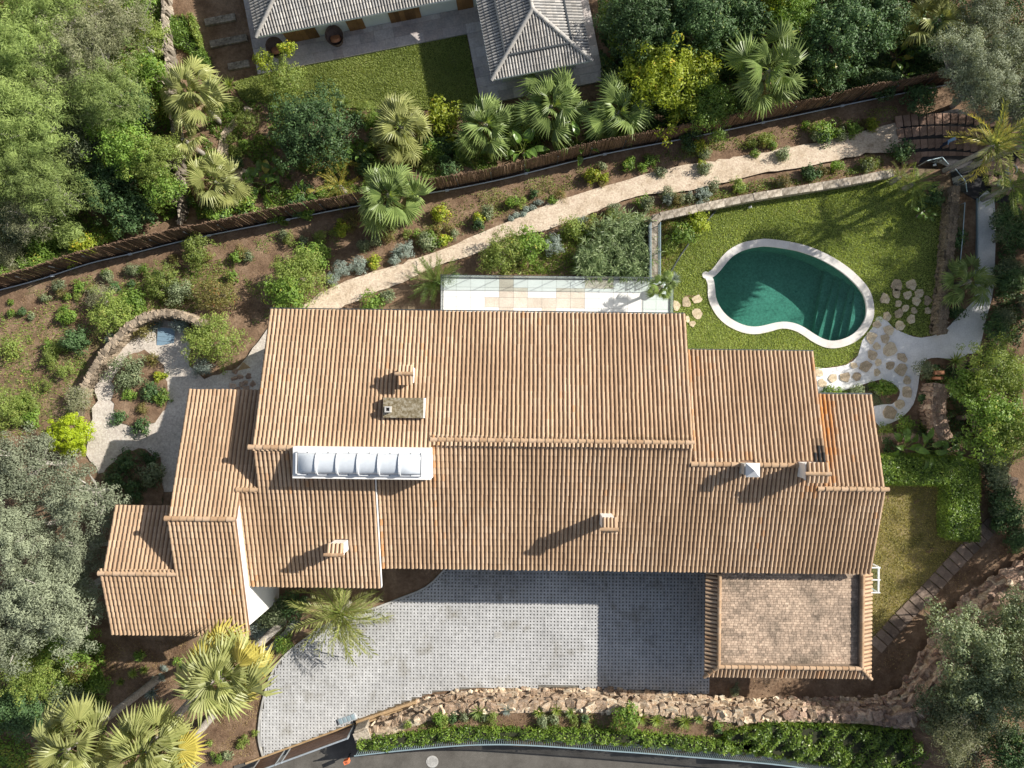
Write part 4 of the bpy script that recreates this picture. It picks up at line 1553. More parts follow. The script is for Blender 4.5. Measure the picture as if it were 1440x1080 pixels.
    st.bar((rl + k, v_b + k, ze + sl * k + .07), (rl + k, v_b + 9, ze + sl * k + .07), .1, .1)
    st.bar((rl + k, v_b + k, ze + sl * k + .07), (rr - k, v_b + k, ze + sl * k + .07), .1, .1)
    st.bar((rr - k, v_b + k, ze + sl * k + .07), (rr - k, v_b + 9, ze + sl * k + .07), .1, .1)
    obj('roof_step_bar', st, M['metal'], roofp)
    # walls
    vw = nb(530, 36, zg)[1]
    wl = nb(414, 60, zg)[0]
    obj('wall', MB().box(((wl + rl + 1) / 2, vw + 3, ze / 2), (rl + 1 - wl, 6, ze)), M['nwhite'], nh)
    obj('wall', MB().box(((rl + rr) / 2, (v_b + .8 + top) / 2, ze / 2), (rr - rl - 1.4, top - v_b - .8, ze)), M['nwhite'], nh)
    # fascia
    fb = MB()
    fb.bar((ul, v_e, ze - .06), (rl, v_e, ze - .06), .06, .12).bar((rl, v_b, ze - .06), (rl, v_b + 6, ze - .06), .06, .12).bar((rl, v_b, ze - .06), (rr, v_b, ze - .06), .06, .12)
    obj('fascia', fb, M['nwhite'], nh)
    # wooden shutters: pairs of doors made of boards
    for x0, x1 in ((404, 448), (493, 515), (553, 596), (650, 672)):
        a = nb(x0, 58, zg)[0] + .1
        b = nb(x1, 52, zg)[0] + .1
        dr = obj('door', MB().box(((a + b) / 2, vw - .03, 1.05), (b - a, .05, 2.1)), M['wood'], nh)
        n = max(3, int((b - a) / .3))
        for i in range(n):
            w_ = (b - a) / n
            obj('board', MB().box((a + w_ * (i + .5), vw - .065, 1.05), (w_ - .02, .025, 2.04), 0, 0, rng.uniform(.1, .9)), M['wood'], dr)
    obj('wall_lamp', MB().box((nb(532, 22, zg + 1.6)[0], vw - .06, 1.6), (.12, .1, .16)), M['metal'], nh)
    # slate patio in two arms
    pat = link('slate_patio', MB().mesh('slate_patio', []), None, (o[0], o[1], zg), (0, 0, rz))
    pat['kind'] = 'structure'
    base = MB()
    pl_, pr_ = nb(363, 105, zg)[0], nb(848, 107, zg)[0]
    pb = nb(675, 148, zg)[1]
    e = .5
    base.box(((pl_ + 0) / 2, vw / 2 + .0, -.06), (0 - pl_, vw, .2)).box(((pl_ + wl) / 2, vw + 4, -.06), (wl - pl_, 8, .2)).box(((pr_) / 2, (pb + top) / 2, -.065), (pr_, top - pb, .2))
    pat.data = base.mesh('slate_patio', M['concrete'])

    def slabs(u0, u1, v0, v1, sz):
        v = v0
        row = 0
        while v < v1 - .05:
            h = min(sz, v1 - v)
            u = u0 - (row % 2) * .3
            while u < u1 - .02:
                L = rng.choice([.6, .9, 1.2])
                a, b = max(u, u0), min(u + L, u1)
                if b - a > .08:
                    obj('slab', MB().box(((a + b) / 2, v + h / 2, .05), (b - a - .012, h - .012, .05), 0, 0, np.clip(rng.normal(.5, .25), 0, 1)), M['slate'], pat)
                u += L
            v += h
            row += 1
    slabs(pl_, 0, 0, vw - .02, .62)
    slabs(pl_, wl - .02, vw, vw + 6, .62)
    slabs(0, rl + .5, vw * 0, vw + 2, .62)
    slabs(0, pr_, pb, v_b + .7, .62)
    slabs(0, rl + .6, v_b + .7, 0, .62)
    slabs(rr - .6, pr_, v_b + .7, v_b + 6, .62)
    # two round wicker chairs by the wall
    for (px, py), lab in (((470, 41), 'round brown wicker chair against the white wall between two wooden doors'), ((388, 60), 'round brown wicker chair at the west end of the patio wall')):
        b = nb(px, py, zg + .4)
        ctr = np.array([b[0], vw - .55])
        wx = o[:2] + np.array([c * ctr[0] + s * ctr[1], -s * ctr[0] + c * ctr[1]])
        chv = thing('wicker_chair', lab, 'chair', (wx[0], wx[1], zg + .08), rz, 'round wicker chairs on the patio')
        rings = []
        F = []
        for i, (r, z) in enumerate(((.05, .34), (.3, .38), (.5, .55), (.56, .8))):
            a = np.arange(16) * 2 * np.pi / 16
            rings.append(np.c_[r * np.cos(a), r * np.sin(a), z + .25 * r * np.sin(a)])
            if i:
                F += [((i - 1) * 16 + k, (i - 1) * 16 + (k + 1) % 16, i * 16 + (k + 1) % 16, i * 16 + k) for k in range(16)]
        obj('bowl', MB().add(np.vstack(rings), F), M['wicker'], chv)
        obj('cushion', MB().tube([(0, -.1, .42), (0, .0, .56)], [.34, .3], 14), M['terracotta'], chv)
        a = np.linspace(0, 2 * np.pi, 15)
        obj('base_ring', MB().tube(np.c_[.33 * np.cos(a), .33 * np.sin(a), np.full(15, .05)], .035, 6, cap=False), M['wicker'], chv)
        for k in range(4):
            t = k * np.pi / 2 + .4
            obj('leg', MB().tube([(.33 * math.cos(t), .33 * math.sin(t), .05), (.24 * math.cos(t), .24 * math.sin(t), .42)], .025, 6), M['wicker'], chv)
    # the lawn in the angle of the house
    NL = np.array([at(p[0], p[1], -4)[:2] for p in [(328, 116), (363, 106), (656, 49), (672, 133), (674, 152), (560, 156), (455, 150), (400, 150), (340, 140)]])
    l2 = sheet('neighbour_lawn', NL, .05, M['lawn'], .6)
    tag(blades('neighbour_grass', NL, 70000, M['f_grass'], .05, .08, .024, seed=9), 'clipped grass of the lawn beside the slate patio', 'grass')
    # stone treads in the dark bed west of the house
    for (px, py), wd in (((310, 28), 1.9), (((322, 58)), 2.3), ((336, 92), 1.3)):
        p = G(px, py, .1)
        tag(obj('stone_step', MB().box((0, 0, 0), (wd, .42, .22), 0, 0, rng.uniform(.2, .6)), M['greystone'], None, (p[0], p[1], p[2] + .08), (0, 0, rz)),
            {310: 'long stone step in shade west of the grey roof, northernmost of three', 322: 'longest and palest stone step in the shaded bed beside the grey roof', 336: 'short stone step by the patio corner, southernmost of three'}[px], 'step', 'stone steps in the dark bed')


build_neighbour()
# ------------------------------------------------------------------ walls, fences, gate
def wall_stones(name, label, cat, pts, width, ztop, zbot, mat, size=.4, rows=2, jit=.06, mb_body=True, seed=2, lean=0.0, proud=.03, bodymat=None):
    """rubble wall along a world polyline: solid core plus single stones on top and faces"""
    r = np.random.default_rng(seed)
    P = np.asarray(pts, float)[:, :2]
    root = thing(name, label, cat, (P[0, 0], P[0, 1], float(zbot if np.isscalar(zbot) else zbot[0])))
    L0 = np.array(root.location)
    d = np.r_[0, np.cumsum(np.linalg.norm(np.diff(P, axis=0), axis=1))]
    zt = np.full(len(P), ztop) if np.isscalar(ztop) else np.asarray(ztop, float)
    zb = np.full(len(P), zbot) if np.isscalar(zbot) else np.asarray(zbot, float)
    core = MB()
    n = len(P)
    T = np.gradient(P, axis=0)
    T /= np.linalg.norm(T, axis=1)[:, None]
    Nn = np.c_[-T[:, 1], T[:, 0]]
    a, b = P + Nn * width / 2, P - Nn * width / 2
    V = np.vstack([np.c_[a, zb], np.c_[b, zb], np.c_[b, zt], np.c_[a, zt]]) - L0
    F = []
    for i in range(n - 1):
        for k in range(4):
            F.append((k * n + i, k * n + i + 1, ((k + 1) % 4) * n + i + 1, ((k + 1) % 4) * n + i))
    F += [(0, n, 2 * n, 3 * n), (n - 1, 4 * n - 1, 3 * n - 1, 2 * n - 1)]
    core.add(V, F)
    obj('core', core, bodymat or mat, root)
    s = 0.0
    while s < d[-1]:
        L = size * r.uniform(.7, 1.35)
        sm = min(s + L / 2, d[-1])
        c = np.array([np.interp(sm, d, P[:, k]) for k in (0, 1)])
        t = np.array([np.interp(sm, d, T[:, k]) for k in (0, 1)])
        zz = np.interp(sm, d, zt)
        zbb = np.interp(sm, d, zb)
        yaw = math.atan2(t[1], t[0])
        q = max(1, int(round(width / size)))
        for k in range(q):
            off = (k + .5) / q * width - width / 2
            p = c + np.array([-t[1], t[0]]) * (off + r.normal(0, .02))
            link('stone', rock_mesh(mat, r), root, np.array([p[0], p[1], zz + r.normal(0, .015)]) - L0, (r.normal(0, .08), r.normal(0, .08), yaw + r.normal(0, .1)),
                 (L * .56, width / q * .56, .035 * r.uniform(.6, 1.4)))
        hgt = zz - zbb
        for side in (-1, 1):
            for k in range(rows):
                h = hgt / max(rows, 1)
                p = c + np.array([-t[1], t[0]]) * side * (width / 2 - .03)
                link('stone', rock_mesh(mat, r), root, np.array([p[0] + r.normal(0, .02), p[1], zbb + h * (k + .45)]) - L0, (r.normal(0, .1), r.normal(0, .1), yaw),
                     (L * .55, .11 + proud, h * .55))
        s += L
    return root


_rocks = {}


def rock_mesh(mat, r):
    k = (mat.name, int(r.integers(0, 7)))
    if k not in _rocks:
        rr = np.random.default_rng(len(_rocks) + 50)
        g = np.linspace(-1, 1, 3)
        idx, V = {}, []
        F = []

        def vid(p):
            if p not in idx:
                idx[p] = len(V)
                v = np.array(p, float)
                v = v / (np.linalg.norm(v) ** .4)
                V.append(v + rr.normal(0, .17, 3))
            return idx[p]
        for ax in range(3):
            for sg in (-1, 1):
                for i in range(2):
                    for j in range(2):
                        q = []
                        for (a, b) in ((i, j), (i + 1, j), (i + 1, j + 1), (i, j + 1)):
                            p = [0, 0, 0]
                            p[ax] = float(sg)
                            p[(ax + 1) % 3] = float(g[a])
                            p[(ax + 2) % 3] = float(g[b])
                            q.append(vid(tuple(p)))
                        F.append(q if sg > 0 else q[::-1])
        _rocks[k] = MB().add(np.array(V), F, 0, rr.uniform(.1, .9)).mesh('stone', mat)
    return _rocks[k]


# retaining wall of rocks between driveway and planted bed
def rock_bank():
    root = thing('rock_retaining_wall', 'rough warm coloured rock retaining wall along the south side of the driveway', 'retaining wall', at(800, 966, 0))
    L0 = np.array(root.location)
    r = np.random.default_rng(11)
    P = smooth_open(ROCKLINE, 4)
    d = np.r_[0, np.cumsum(np.linalg.norm(np.diff(P, axis=0), axis=1))]
    T = np.gradient(P, axis=0)
    T /= np.linalg.norm(T, axis=1)[:, None]
    core = MB()
    n = len(P)
    Nn = np.c_[T[:, 1], -T[:, 0]]                         # to the south, into the bank
    wid = np.interp(d, [0, d[-1] * .66, d[-1] * .76, d[-1]], [1, 1, 2.3, 2.5])
    hh = np.interp(d, [0, 1.5, d[-1] * .66, d[-1] * .8, d[-1]], [1.1, 1.17, 1.2, 2.05, 2.1])
    prof = [(.05, 0.0), (.2, .5), (.34, .85), (.52, 1.0), (.85, 1.02)]
    rows = [np.c_[P + Nn * (o * wid)[:, None], hh * z] for o, z in prof]
    V = np.vstack(rows) - L0
    V += r.normal(0, .03, V.shape)
    F = [(k * n + i, k * n + i + 1, (k + 1) * n + i + 1, (k + 1) * n + i) for k in range(len(prof) - 1) for i in range(n - 1)]
    core.add(V, F)
    obj('core', core, M['rock'], root)
    count = 0
    rub = MB()
    for row, (o, z, sz) in enumerate([(.46, .98, .44), (.3, .82, .3), (.18, .48, .28), (.08, .14, .25), (.66, .98, .32)]):
        s = r.uniform(0, .3)
        while s < d[-1] - .1:
            L = sz * r.uniform(.6, 1.5)
            c = np.array([np.interp(s + L / 2, d, P[:, k]) for k in (0, 1)])
            t = np.array([np.interp(s + L / 2, d, T[:, k]) for k in (0, 1)])
            h = np.interp(s + L / 2, d, hh)
            east = np.interp(s, [d[-1] * .52, d[-1] * .66], [0, 1])
            wi = np.interp(s + L / 2, d, wid)
            p = c + np.array([t[1], -t[0]]) * (o * wi + r.normal(0, .06 * wi))
            mt = M['pinkrock'] if r.uniform() < east * .9 else M['rock']
            if not (row in (0, 4) and s < 3):
                ro = r.normal(0, .25, 3) + np.array([0, 0, math.atan2(t[1], t[0])])
                ps = np.array([p[0], p[1], h * z + r.normal(0, .04)]) - L0
                sc = np.array([L * .6 * (1 + .5 * (wi > 1.5)), sz * r.uniform(.42, .66) * wi ** .7, sz * r.uniform(.3, .5)])
                me = rock_mesh(mt, r)
                if count < 300:
                    link('stone', me, root, ps, ro, sc)
                else:
                    v = np.empty(len(me.vertices) * 3)
                    me.vertices.foreach_get('co', v)
                    f = np.empty(len(me.loops), int)
                    me.loops.foreach_get('vertex_index', f)
                    rm = np.array(Matrix.Rotation(ro[2], 3, 'Z') @ Matrix.Rotation(ro[1], 3, 'Y') @ Matrix.Rotation(ro[0], 3, 'X'))
                    rub.add((v.reshape(-1, 3) * sc) @ rm.T + ps, f.reshape(-1, 4), int(mt is M['pinkrock']), r.uniform(.1, .9))
                count += 1
            s += L * 1.02
    obj('rubble', rub, [M['rock'], M['pinkrock']], root, kind='stuff')
    return root


rock_bank()

# wall north of the pool lawn: body, coping pieces, mesh fence
def lawn_wall():
    line = np.vstack([smooth_open(np.array([(919, 394), (919, 345), (919, 309)]), 4)[:-1], smooth_open(np.array([(919, 306), (945, 301), (1000, 289), (1060, 277), (1140, 264), (1200, 254), (1256, 243)]), 5)])
    zt = .12
    P = np.array([at(p[0], p[1], zt)[:2] for p in line])
    root = thing('garden_wall', 'low rendered wall with pale rough top bounding the pool lawn on the north and west', 'garden wall', (P[0, 0], P[0, 1], -1.6))
    L0 = np.array(root.location)
    n = len(P)
    d = np.r_[0, np.cumsum(np.linalg.norm(np.diff(P, axis=0), axis=1))]
    wd = .42
    body, k = MB(), 0
    for i in range(n - 1):
        t = P[i + 1] - P[i]
        L = np.linalg.norm(t)
        m = (P[i] + P[i + 1]) / 2
        body.box(np.array([m[0], m[1], (-1.9 + zt - .06) / 2]) - L0, (L + .02, wd - .05, zt - .06 + 1.9), math.atan2(t[1], t[0]))
    obj('body', body, M['greystone'], root)
    s = 0
    while s < d[-1] - .05:
        e = min(s + rng.uniform(.55, .95), d[-1])
        a = np.array([np.interp(s + .006, d, P[:, j]) for j in (0, 1)])
        b = np.array([np.interp(e - .006, d, P[:, j]) for j in (0, 1)])
        t = b - a
        mb = MB().box((0, 0, 0), (np.linalg.norm(t), wd * rng.uniform(.95, 1.06), .12), 0, 0, rng.uniform(.3, .8))
        obj('coping_stone', mb, M['greystone'], root, np.array([*((a + b) / 2), zt - .02 + rng.normal(0, .008)]) - L0, (rng.normal(0, .01), 0, math.atan2(t[1], t[0])))
        s = e
    # light mesh fence beside the west leg
    f = thing('mesh_fence', 'pale blue rails of a light mesh fence on the wall west of the pool lawn', 'fence', at(918, 392, zt))
    L1 = np.array(f.location)
    for off in (-.27, .25):
        Q = P[:8] + np.array([off, 0])
        mb = MB()
        for i in range(7):
            mb.bar((*Q[i], zt + .75) - L1, (*Q[i + 1], zt + .75) - L1, .035, .035)
        obj('rail', mb, M['railblue'], f)
        ws = MB()
        for i in np.linspace(Q[0, 1], Q[7, 1], 70):
            ws.bar(np.array([Q[0, 0], i, zt]) - L1, np.array([Q[0, 0], i, zt + .75]) - L1, .006, .006)
        for zz in np.arange(.1, .75, .1):
            ws.bar(np.array([Q[0, 0], Q[0, 1], zt + zz]) - L1, np.array([Q[0, 0], Q[7, 1], zt + zz]) - L1, .006, .006)
        obj('wires', ws, M['railblue'], f, kind='stuff')
        for i in (0, 3, 7):
            obj('post', MB().bar(np.array([*Q[i], zt - .3]) - L1, np.array([*Q[i], zt + .78]) - L1, .04, .04), M['railblue'], f)


lawn_wall()
for (pts, lab, wd, hz, mt, sz, sd, zb) in [
    ([(1345, 262), (1341, 300), (1337, 345), (1332, 400), (1327, 440), (1325, 467)], 'dark lichen covered stone wall dividing the pool lawn from the gravel path', .42, .28, 'oldwall', .42, 4, -.7),
    ([(108, 592), (112, 560), (126, 527), (143, 500), (164, 474), (185, 455), (208, 444), (235, 440), (262, 446), (285, 458)], 'curved pale rubble wall around the gravel court west of the villa', .3, -.15, 'courtwall', .36, 5, -1.3),
    ([(1324, 540), (1321, 560), (1320, 580), (1324, 600), (1330, 618)], 'short ragged brown stone wall stub in the planting east of the flagstone path', .75, .6, 'pinkrock', .34, 6, -.6),
    ([(1240, 616), (1265, 614), (1292, 617)], 'low pinkish stone edging behind the clipped hedge', .3, .05, 'pinkrock', .36, 7, -.6)]:
    P = np.array([at(p[0], p[1], hz)[:2] for p in pts])
    wall_stones('stone_wall', lab, 'wall', smooth_open(P, 3), wd, hz, zb, M[mt], sz * .62, 2, seed=sd)
c = at(1323, 524, .45)
tag(obj('brick_cap', MB().box((0, 0, 0), (.5, .22, .7)).box((0, -.3, -.05), (.44, .16, .6)), M['terracotta'], None, (c[0], c[1], .05)), 'terracotta brick block at the north end of the stone wall stub', 'brick block')

# terrace-side boundary wall of the neighbour, running north-south on the far west
P = np.array([at(p[0], p[1], -3.0)[:2] for p in [(227, -20), (230, 25), (234, 90), (238, 150), (244, 190), (250, 250), (253, 312)]])
wall_stones('stone_wall', 'thin pale boundary wall running down beside the pine trees to the brush fence', 'wall', smooth_open(P, 5), .13, -3.0, -4.4, M['greystone'], .3, 1, seed=8)


# brush fence with a pipe rail along the boundary
def brush_fence():
    pts = [(-60, 421), (0, 408), (60, 392), (125, 371), (185, 357), (262, 338), (360, 318), (435, 303), (502, 290), (597, 273), (649, 264), (720, 249), (845, 218), (970, 194), (1080, 171), (1222, 141), (1330, 120)]
    P = np.array([at(p[0], p[1] - 2, -2.2)[:2] for p in pts])
    P = smooth_open(P, 3)
    d = np.r_[0, np.cumsum(np.linalg.norm(np.diff(P, axis=0), axis=1))]
    root = thing('brush_fence', 'long brown brush fence with ragged top along the boundary of the two gardens', 'fence', (P[20, 0], P[20, 1], -2.6))
    L0 = np.array(root.location)
    r = np.random.default_rng(21)
    s0 = 0
    while s0 < d[-1]:
        s1 = min(s0 + 2.0, d[-1])
        mb = MB()
        hb = r.uniform(1.75, 2.15)
        for s in np.arange(s0, s1, .034):
            x, y = np.interp(s, d, P[:, 0]), np.interp(s, d, P[:, 1])
            h = 2.0 + .1 * math.sin(s * .7) + (.18 * math.sin(s * 1.3) + .1 * math.sin(s * 3.1)) * (x > 12) + r.normal(0, .045)
            y += .15 + r.normal(0, .02)
            mb.bar(np.array([x, y, -2.7]) - L0, np.array([x + r.normal(0, .02), y + r.normal(.08, .03), -2.6 + h]) - L0, .042, .03, 0, r.uniform(0, 1))
        obj('reed_panel', mb, M['reed'], root, kind=None)
        s0 = s1
    for s in np.arange(.5, d[-1], 2.0):
        x, y = np.interp(s, d, P[:, 0]), np.interp(s, d, P[:, 1])
        obj('post', MB().bar(np.array([x, y + .04, -2.9]) - L0, np.array([x, y + .04, -.9]) - L0, .05, .05), M['metal'], root)
    pr = thing('pipe_rail', 'pale pipe running along the foot of the brown brush fence', 'pipe', (P[20, 0], P[20, 1], -2.4))
    L0 = np.array(pr.location)
    gaps = [(d[-1] * .36, d[-1] * .39)]
    Q = np.c_[P, np.full(len(P), -2.22)] + np.array([0, -.06, 0])
    obj('pipe', MB().tube(Q - L0, .035, 6), M['pipe'], pr)
    dk = MB()  # black strip added for the shade at the fence foot
    for i in range(len(P) - 1):
        a, b = np.array([*P[i], -2.5]), np.array([*P[i + 1], -2.5])
        dk.bar(a - L0, b - L0, .03, .5)
    obj('shade_strip', dk, M['black'], pr)
    for s in np.arange(1.0, d[-1], 4.8):
        x, y = np.interp(s, d, P[:, 0]), np.interp(s, d, P[:, 1])
        obj('bracket', MB().box(np.array([x, y - .08, -2.22]) - L0, (.2, .12, .1), .2), M['pipe'], pr)


brush_fence()


# gate, gate pillar, railing above the road
def gate():
    a, b = at(365, 1068, 0), at(499, 1019, 0)
    d = (b - a)[:2]
    L = np.linalg.norm(d)
    rz = math.atan2(d[1], d[0])
    g = thing('sliding_gate', 'brown panelled sliding gate in a grey metal frame at the driveway entrance', 'gate', a, rz)
    h = 1.55
    for z in (.1, h):
        obj('rail', MB().box((L / 2, 0, z), (L, .07, .07)), M['steel'] if z > 1 else M['metal'], g)
    for x in (.03, L * .27, L * .33, L - .03):
        obj('post', MB().box((x, 0, h / 2 + .05), (.07, .08, h)), M['steel'], g)
    for x0, x1 in ((.07, L * .27 - .04), (L * .33 + .04, L - .07)):
        for k in range(3):
            z0 = .15 + k * (h - .2) / 3
            obj('panel', MB().box(((x0 + x1) / 2, .0, z0 + (h - .2) / 6), (x1 - x0, .03, (h - .2) / 3 - .02), 0, 0, rng.uniform(.2, .8)), M['gatewood'], g)
    tr = MB().bar((a[0] - .8 * math.cos(rz), a[1] - .8 * math.sin(rz) + .1, .1), (b[0], b[1] + .1, .1), .1, .05)
    tr = tag(obj('gate_track', tr, M['tanwood'], None), 'straight tan threshold strip between driveway pavers and gate', 'threshold')
    c = at(509, 1034, 1.3)
    p = thing('gate_pillar', 'pale stone gate pillar with a square cap beside the sliding gate', 'pillar', (c[0], c[1], 0), rz)
    obj('shaft', MB().box((0, 0, .65), (.66, .72, 1.3)), M['greystone'], p)
    obj('cap', MB().box((0, .0, 1.34), (.84, .5, .09), 0, 0, .7).box((0.02, -.5, 1.33), (.8, .46, .09), 0, 0, .6), M['greystone'], p)
    obj('lamp', MB().box((-.05, -.24, 1.42), (.2, .1, .16)), M['metal'], p)
    c = at(487, 1072, 1.0)
    s = thing('post_box', 'small orange box with dark mark on a post beside the gate pillar', 'box', (c[0], c[1], .75), rz)
    obj('body', MB().box((0, 0, .15), (.28, .2, .3)), M['orange'], s)
    obj('post', MB().box((0, 0, -.36), (.07, .07, .72)), M['metal'], s)
    mk = MB()
    for q in (((-.06, .05), (-.01, -.05)), ((-.03, .05), (.05, .03)), ((.05, .03), (.04, -.06))):
        mk.bar((*q[0], .304), (*q[1], .304), .025, .006)
    obj('mark', mk, M['black'], s)
    # tan timber edging from the gate to the rocks, brown side panel
    a, b = at(502, 1014, .15), at(586, 985, .15)
    tag(obj('timber_edging', MB().bar(a + (0, 0, .05), b + (0, 0, .05), .16, .3).bar(a + (0, -.16, .12), b + (0, -.16, .12), .12, .34), M['tanwood'], None), 'tan timber edging boards from the gate to the rock wall', 'edging')
    a, b = at(500, 1020, 0), at(517, 1030, 0)
    c = at(499, 1017, .4)
    gp = thing('motor_cover', 'grey slatted cover box lying at the gate end of the driveway', 'cover box', (c[0] - .5, c[1] + .12, .09), rz)
    obj('lid', MB().box((0, 0, .06), (1.0, .32, .1)), M['steel'], gp)
    for k in range(4):
        obj('slat', MB().box((-.36 + k * .24, 0, .115), (.16, .28, .02)), M['railblue'], gp)


gate()


def railing():
    pts = [(498, 1063), (560, 1056), (640, 1049), (700, 1047), (760, 1049), (860, 1056), (940, 1062), (1080, 1074), (1150, 1083), (1230, 1095)]
    zt = BED_Z + .75
    P = smooth_open(np.array([at(p[0], p[1], zt)[:2] for p in pts]), 4)
    d = np.r_[0, np.cumsum(np.linalg.norm(np.diff(P, axis=0), axis=1))]
    root = thing('road_railing', 'long picket railing with pale blue top rail above the road', 'railing', (P[0, 0], P[0, 1], BED_Z))
    L0 = np.array(root.location)
    rl = MB()
    for a, b in zip(P[:-1], P[1:]):
        rl.bar((*a, zt) - L0, (*b, zt) - L0, .05, .05)
    obj('top_rail', rl, M['railblue'], root)
    pk = MB()
    for s in np.arange(.1, d[-1], .115):
        x, y = np.interp(s, d, P[:, 0]), np.interp(s, d, P[:, 1])
        pk.bar((x, y, BED_Z - .2) - L0, (x, y, zt) - L0, .028, .028)
    obj('pickets', pk, M['railblue'], root, kind='stuff')
    # retaining wall of the bed towards the road
    w_ = thing('road_wall', 'plain wall below the picket railing facing the dark road', 'wall', (P[0, 0], P[0, 1], 0))
    mb = MB()
    for a, b in zip(P[:-1], P[1:]):
        mb.bar((*a, BED_Z / 2 - .05) - np.array(w_.location), (*b, BED_Z / 2 - .05) - np.array(w_.location), .22, BED_Z + .1)
    obj('body', mb, M['concrete'], w_)


railing()

# glass screens and steel edging by the gravel path
def screen(label, pts, z0, h):
    P = [at(p[0], p[1], z0 + h) for p in pts]
    f = thing('glass_screen', label, 'glass screen', (P[0][0], P[0][1], z0))
    L0 = np.array(f.location)
    for a, b in zip(P[:-1], P[1:]):
        a, b = np.array([a[0], a[1], z0]), np.array([b[0], b[1], z0])
        up = np.array([0, 0, h])
        m = (a + b) / 2
        t = b - a
        obj('glass_panel', MB().box(m + up / 2 - L0, (np.linalg.norm(t) - .04, .016, h - .04), math.atan2(t[1], t[0])), M['glass'], f)
        obj('rail', MB().bar(a + up - L0, b + up - L0, .035, .035), M['railblue'], f)
        obj('post', MB().bar(a - L0, a + up - L0, .035, .035), M['steel'], f)


screen('angled glass screen with white rail beside the reddish slab paving', [(1304, 226), (1325, 221), (1334, 231)], -.6, .9)
screen('glass screen with teal rail running down to the stone wall from the slab paving', [(1344, 238), (1358, 255), (1360, 270)], -.5, .9)
screen('long glass screen with blue rail between the dark stone wall and the gravel path', [(1357, 285), (1354, 330), (1350, 373)], -.5, .8)
a = MB()
for p, q in zip([(1374, 279), (1374, 330), (1373, 372)], [(1374, 330), (1373, 372), (1372, 410)]):
    a.bar(at(*p, -.42), at(*q, -.42), .05, .14)
tag(obj('steel_edging', a, M['railblue'], None), 'thin blue steel edging on the west side of the white gravel path', 'edging')
e = MB()
q = pxs([(940, 388), (955, 362), (972, 338), (990, 316), (1006, 297)], LAWN_Z)
for p, r_ in zip(q[:-1], q[1:]):
    e.bar((*p, LAWN_Z + .06), (*r_, LAWN_Z + .06), .06, .16)
tag(obj('bed_edging', e, M['metal'], None), 'dark metal edging strip between the corner bed and the pool lawn', 'edging')
sheet('corner_bed', pxs([(926, 312), (1004, 297), (988, 316), (970, 338), (953, 362), (939, 390), (926, 390)], LAWN_Z), .05, M['soil'], .4)
# concrete kerb strip by the young palm and bed edging west of the driveway
k = MB()
q = smooth_open(np.array([at(p[0], p[1], .06) for p in [(366, 922), (384, 907), (402, 890), (416, 873)]]), 4)
for p, r_ in zip(q[:-1], q[1:]):
    k.bar(p, r_, .3, .16)
tag(obj('kerb', k, M['concrete'], None), 'curved grey concrete kerb under the fan palms west of the driveway', 'kerb')
# blue-grey hatch in the court
c = G(234, 474, .1)
hz = float(height(c[0], c[1])) + .1
h_ = thing('well_cover', 'square blue grey metal hatch in the gravel court inside the curved wall', 'hatch', (c[0], c[1], hz), -.08)
obj('frame', MB().box((0, 0, 0), (1.06, 1.12, .1)), M['concrete'], h_)
for i in range(4):
    obj('panel', MB().box((0, -.39 + i * .26, .06), (.98, .245, .03), 0, 0, rng.uniform(.2, .8)), M['bluepaint'], h_)
c = G(345, 519, .1)
hz = float(height(c[0], c[1])) + .1
tag(obj('timber_step', MB().box((0, 0, 0), (.62, .5, .16), -.6), M['tanwood'], None, (c[0], c[1], hz)), 'tan timber step where the sandy path meets the gravel court', 'step')
_r = np.random.default_rng(77)
for i, (px, py) in enumerate([(334, 523), (340, 531), (346, 538), (332, 533), (352, 530), (357, 541), (341, 541), (329, 543), (336, 549), (348, 547)]):
    c = G(px, py)
    tag(link('loose_rock', rock_mesh(M['pinkrock'], _r), None, (c[0], c[1], float(height(c[0], c[1])) + .1), tuple(_r.normal(0, .4, 3)), (.2, .16, .13)), 'dark rock in the loose pile at the north eave of the west wing', 'rock', 'rocks piled by the west wing')


# ------------------------------------------------------------------ plants
def rot_rand(r, n):
    v = r.normal(0, 1, (n, 3))
    return v / np.linalg.norm(v, axis=1)[:, None]


def leaves(r, C, N, ll, lw, fold=.0):
    """diamond leaves at C facing N"""
    n = len(C)
    A = rot_rand(r, n)
    A = A - (A * N).sum(1)[:, None] * N
    A /= np.linalg.norm(A, axis=1)[:, None] + 1e-9
    B = np.cross(N, A)
    l = ll * r.uniform(.65, 1.35, n)[:, None]
    w_ = lw * r.uniform(.65, 1.35, n)[:, None]
    V = np.stack([C - A * l / 2, C + B * w_ / 2 - A * l * .05, C + A * l / 2 - N * l * .12, C - B * w_ / 2 - A * l * .05], 1)
    return V.reshape(-1, 3), np.arange(n * 4).reshape(-1, 4)


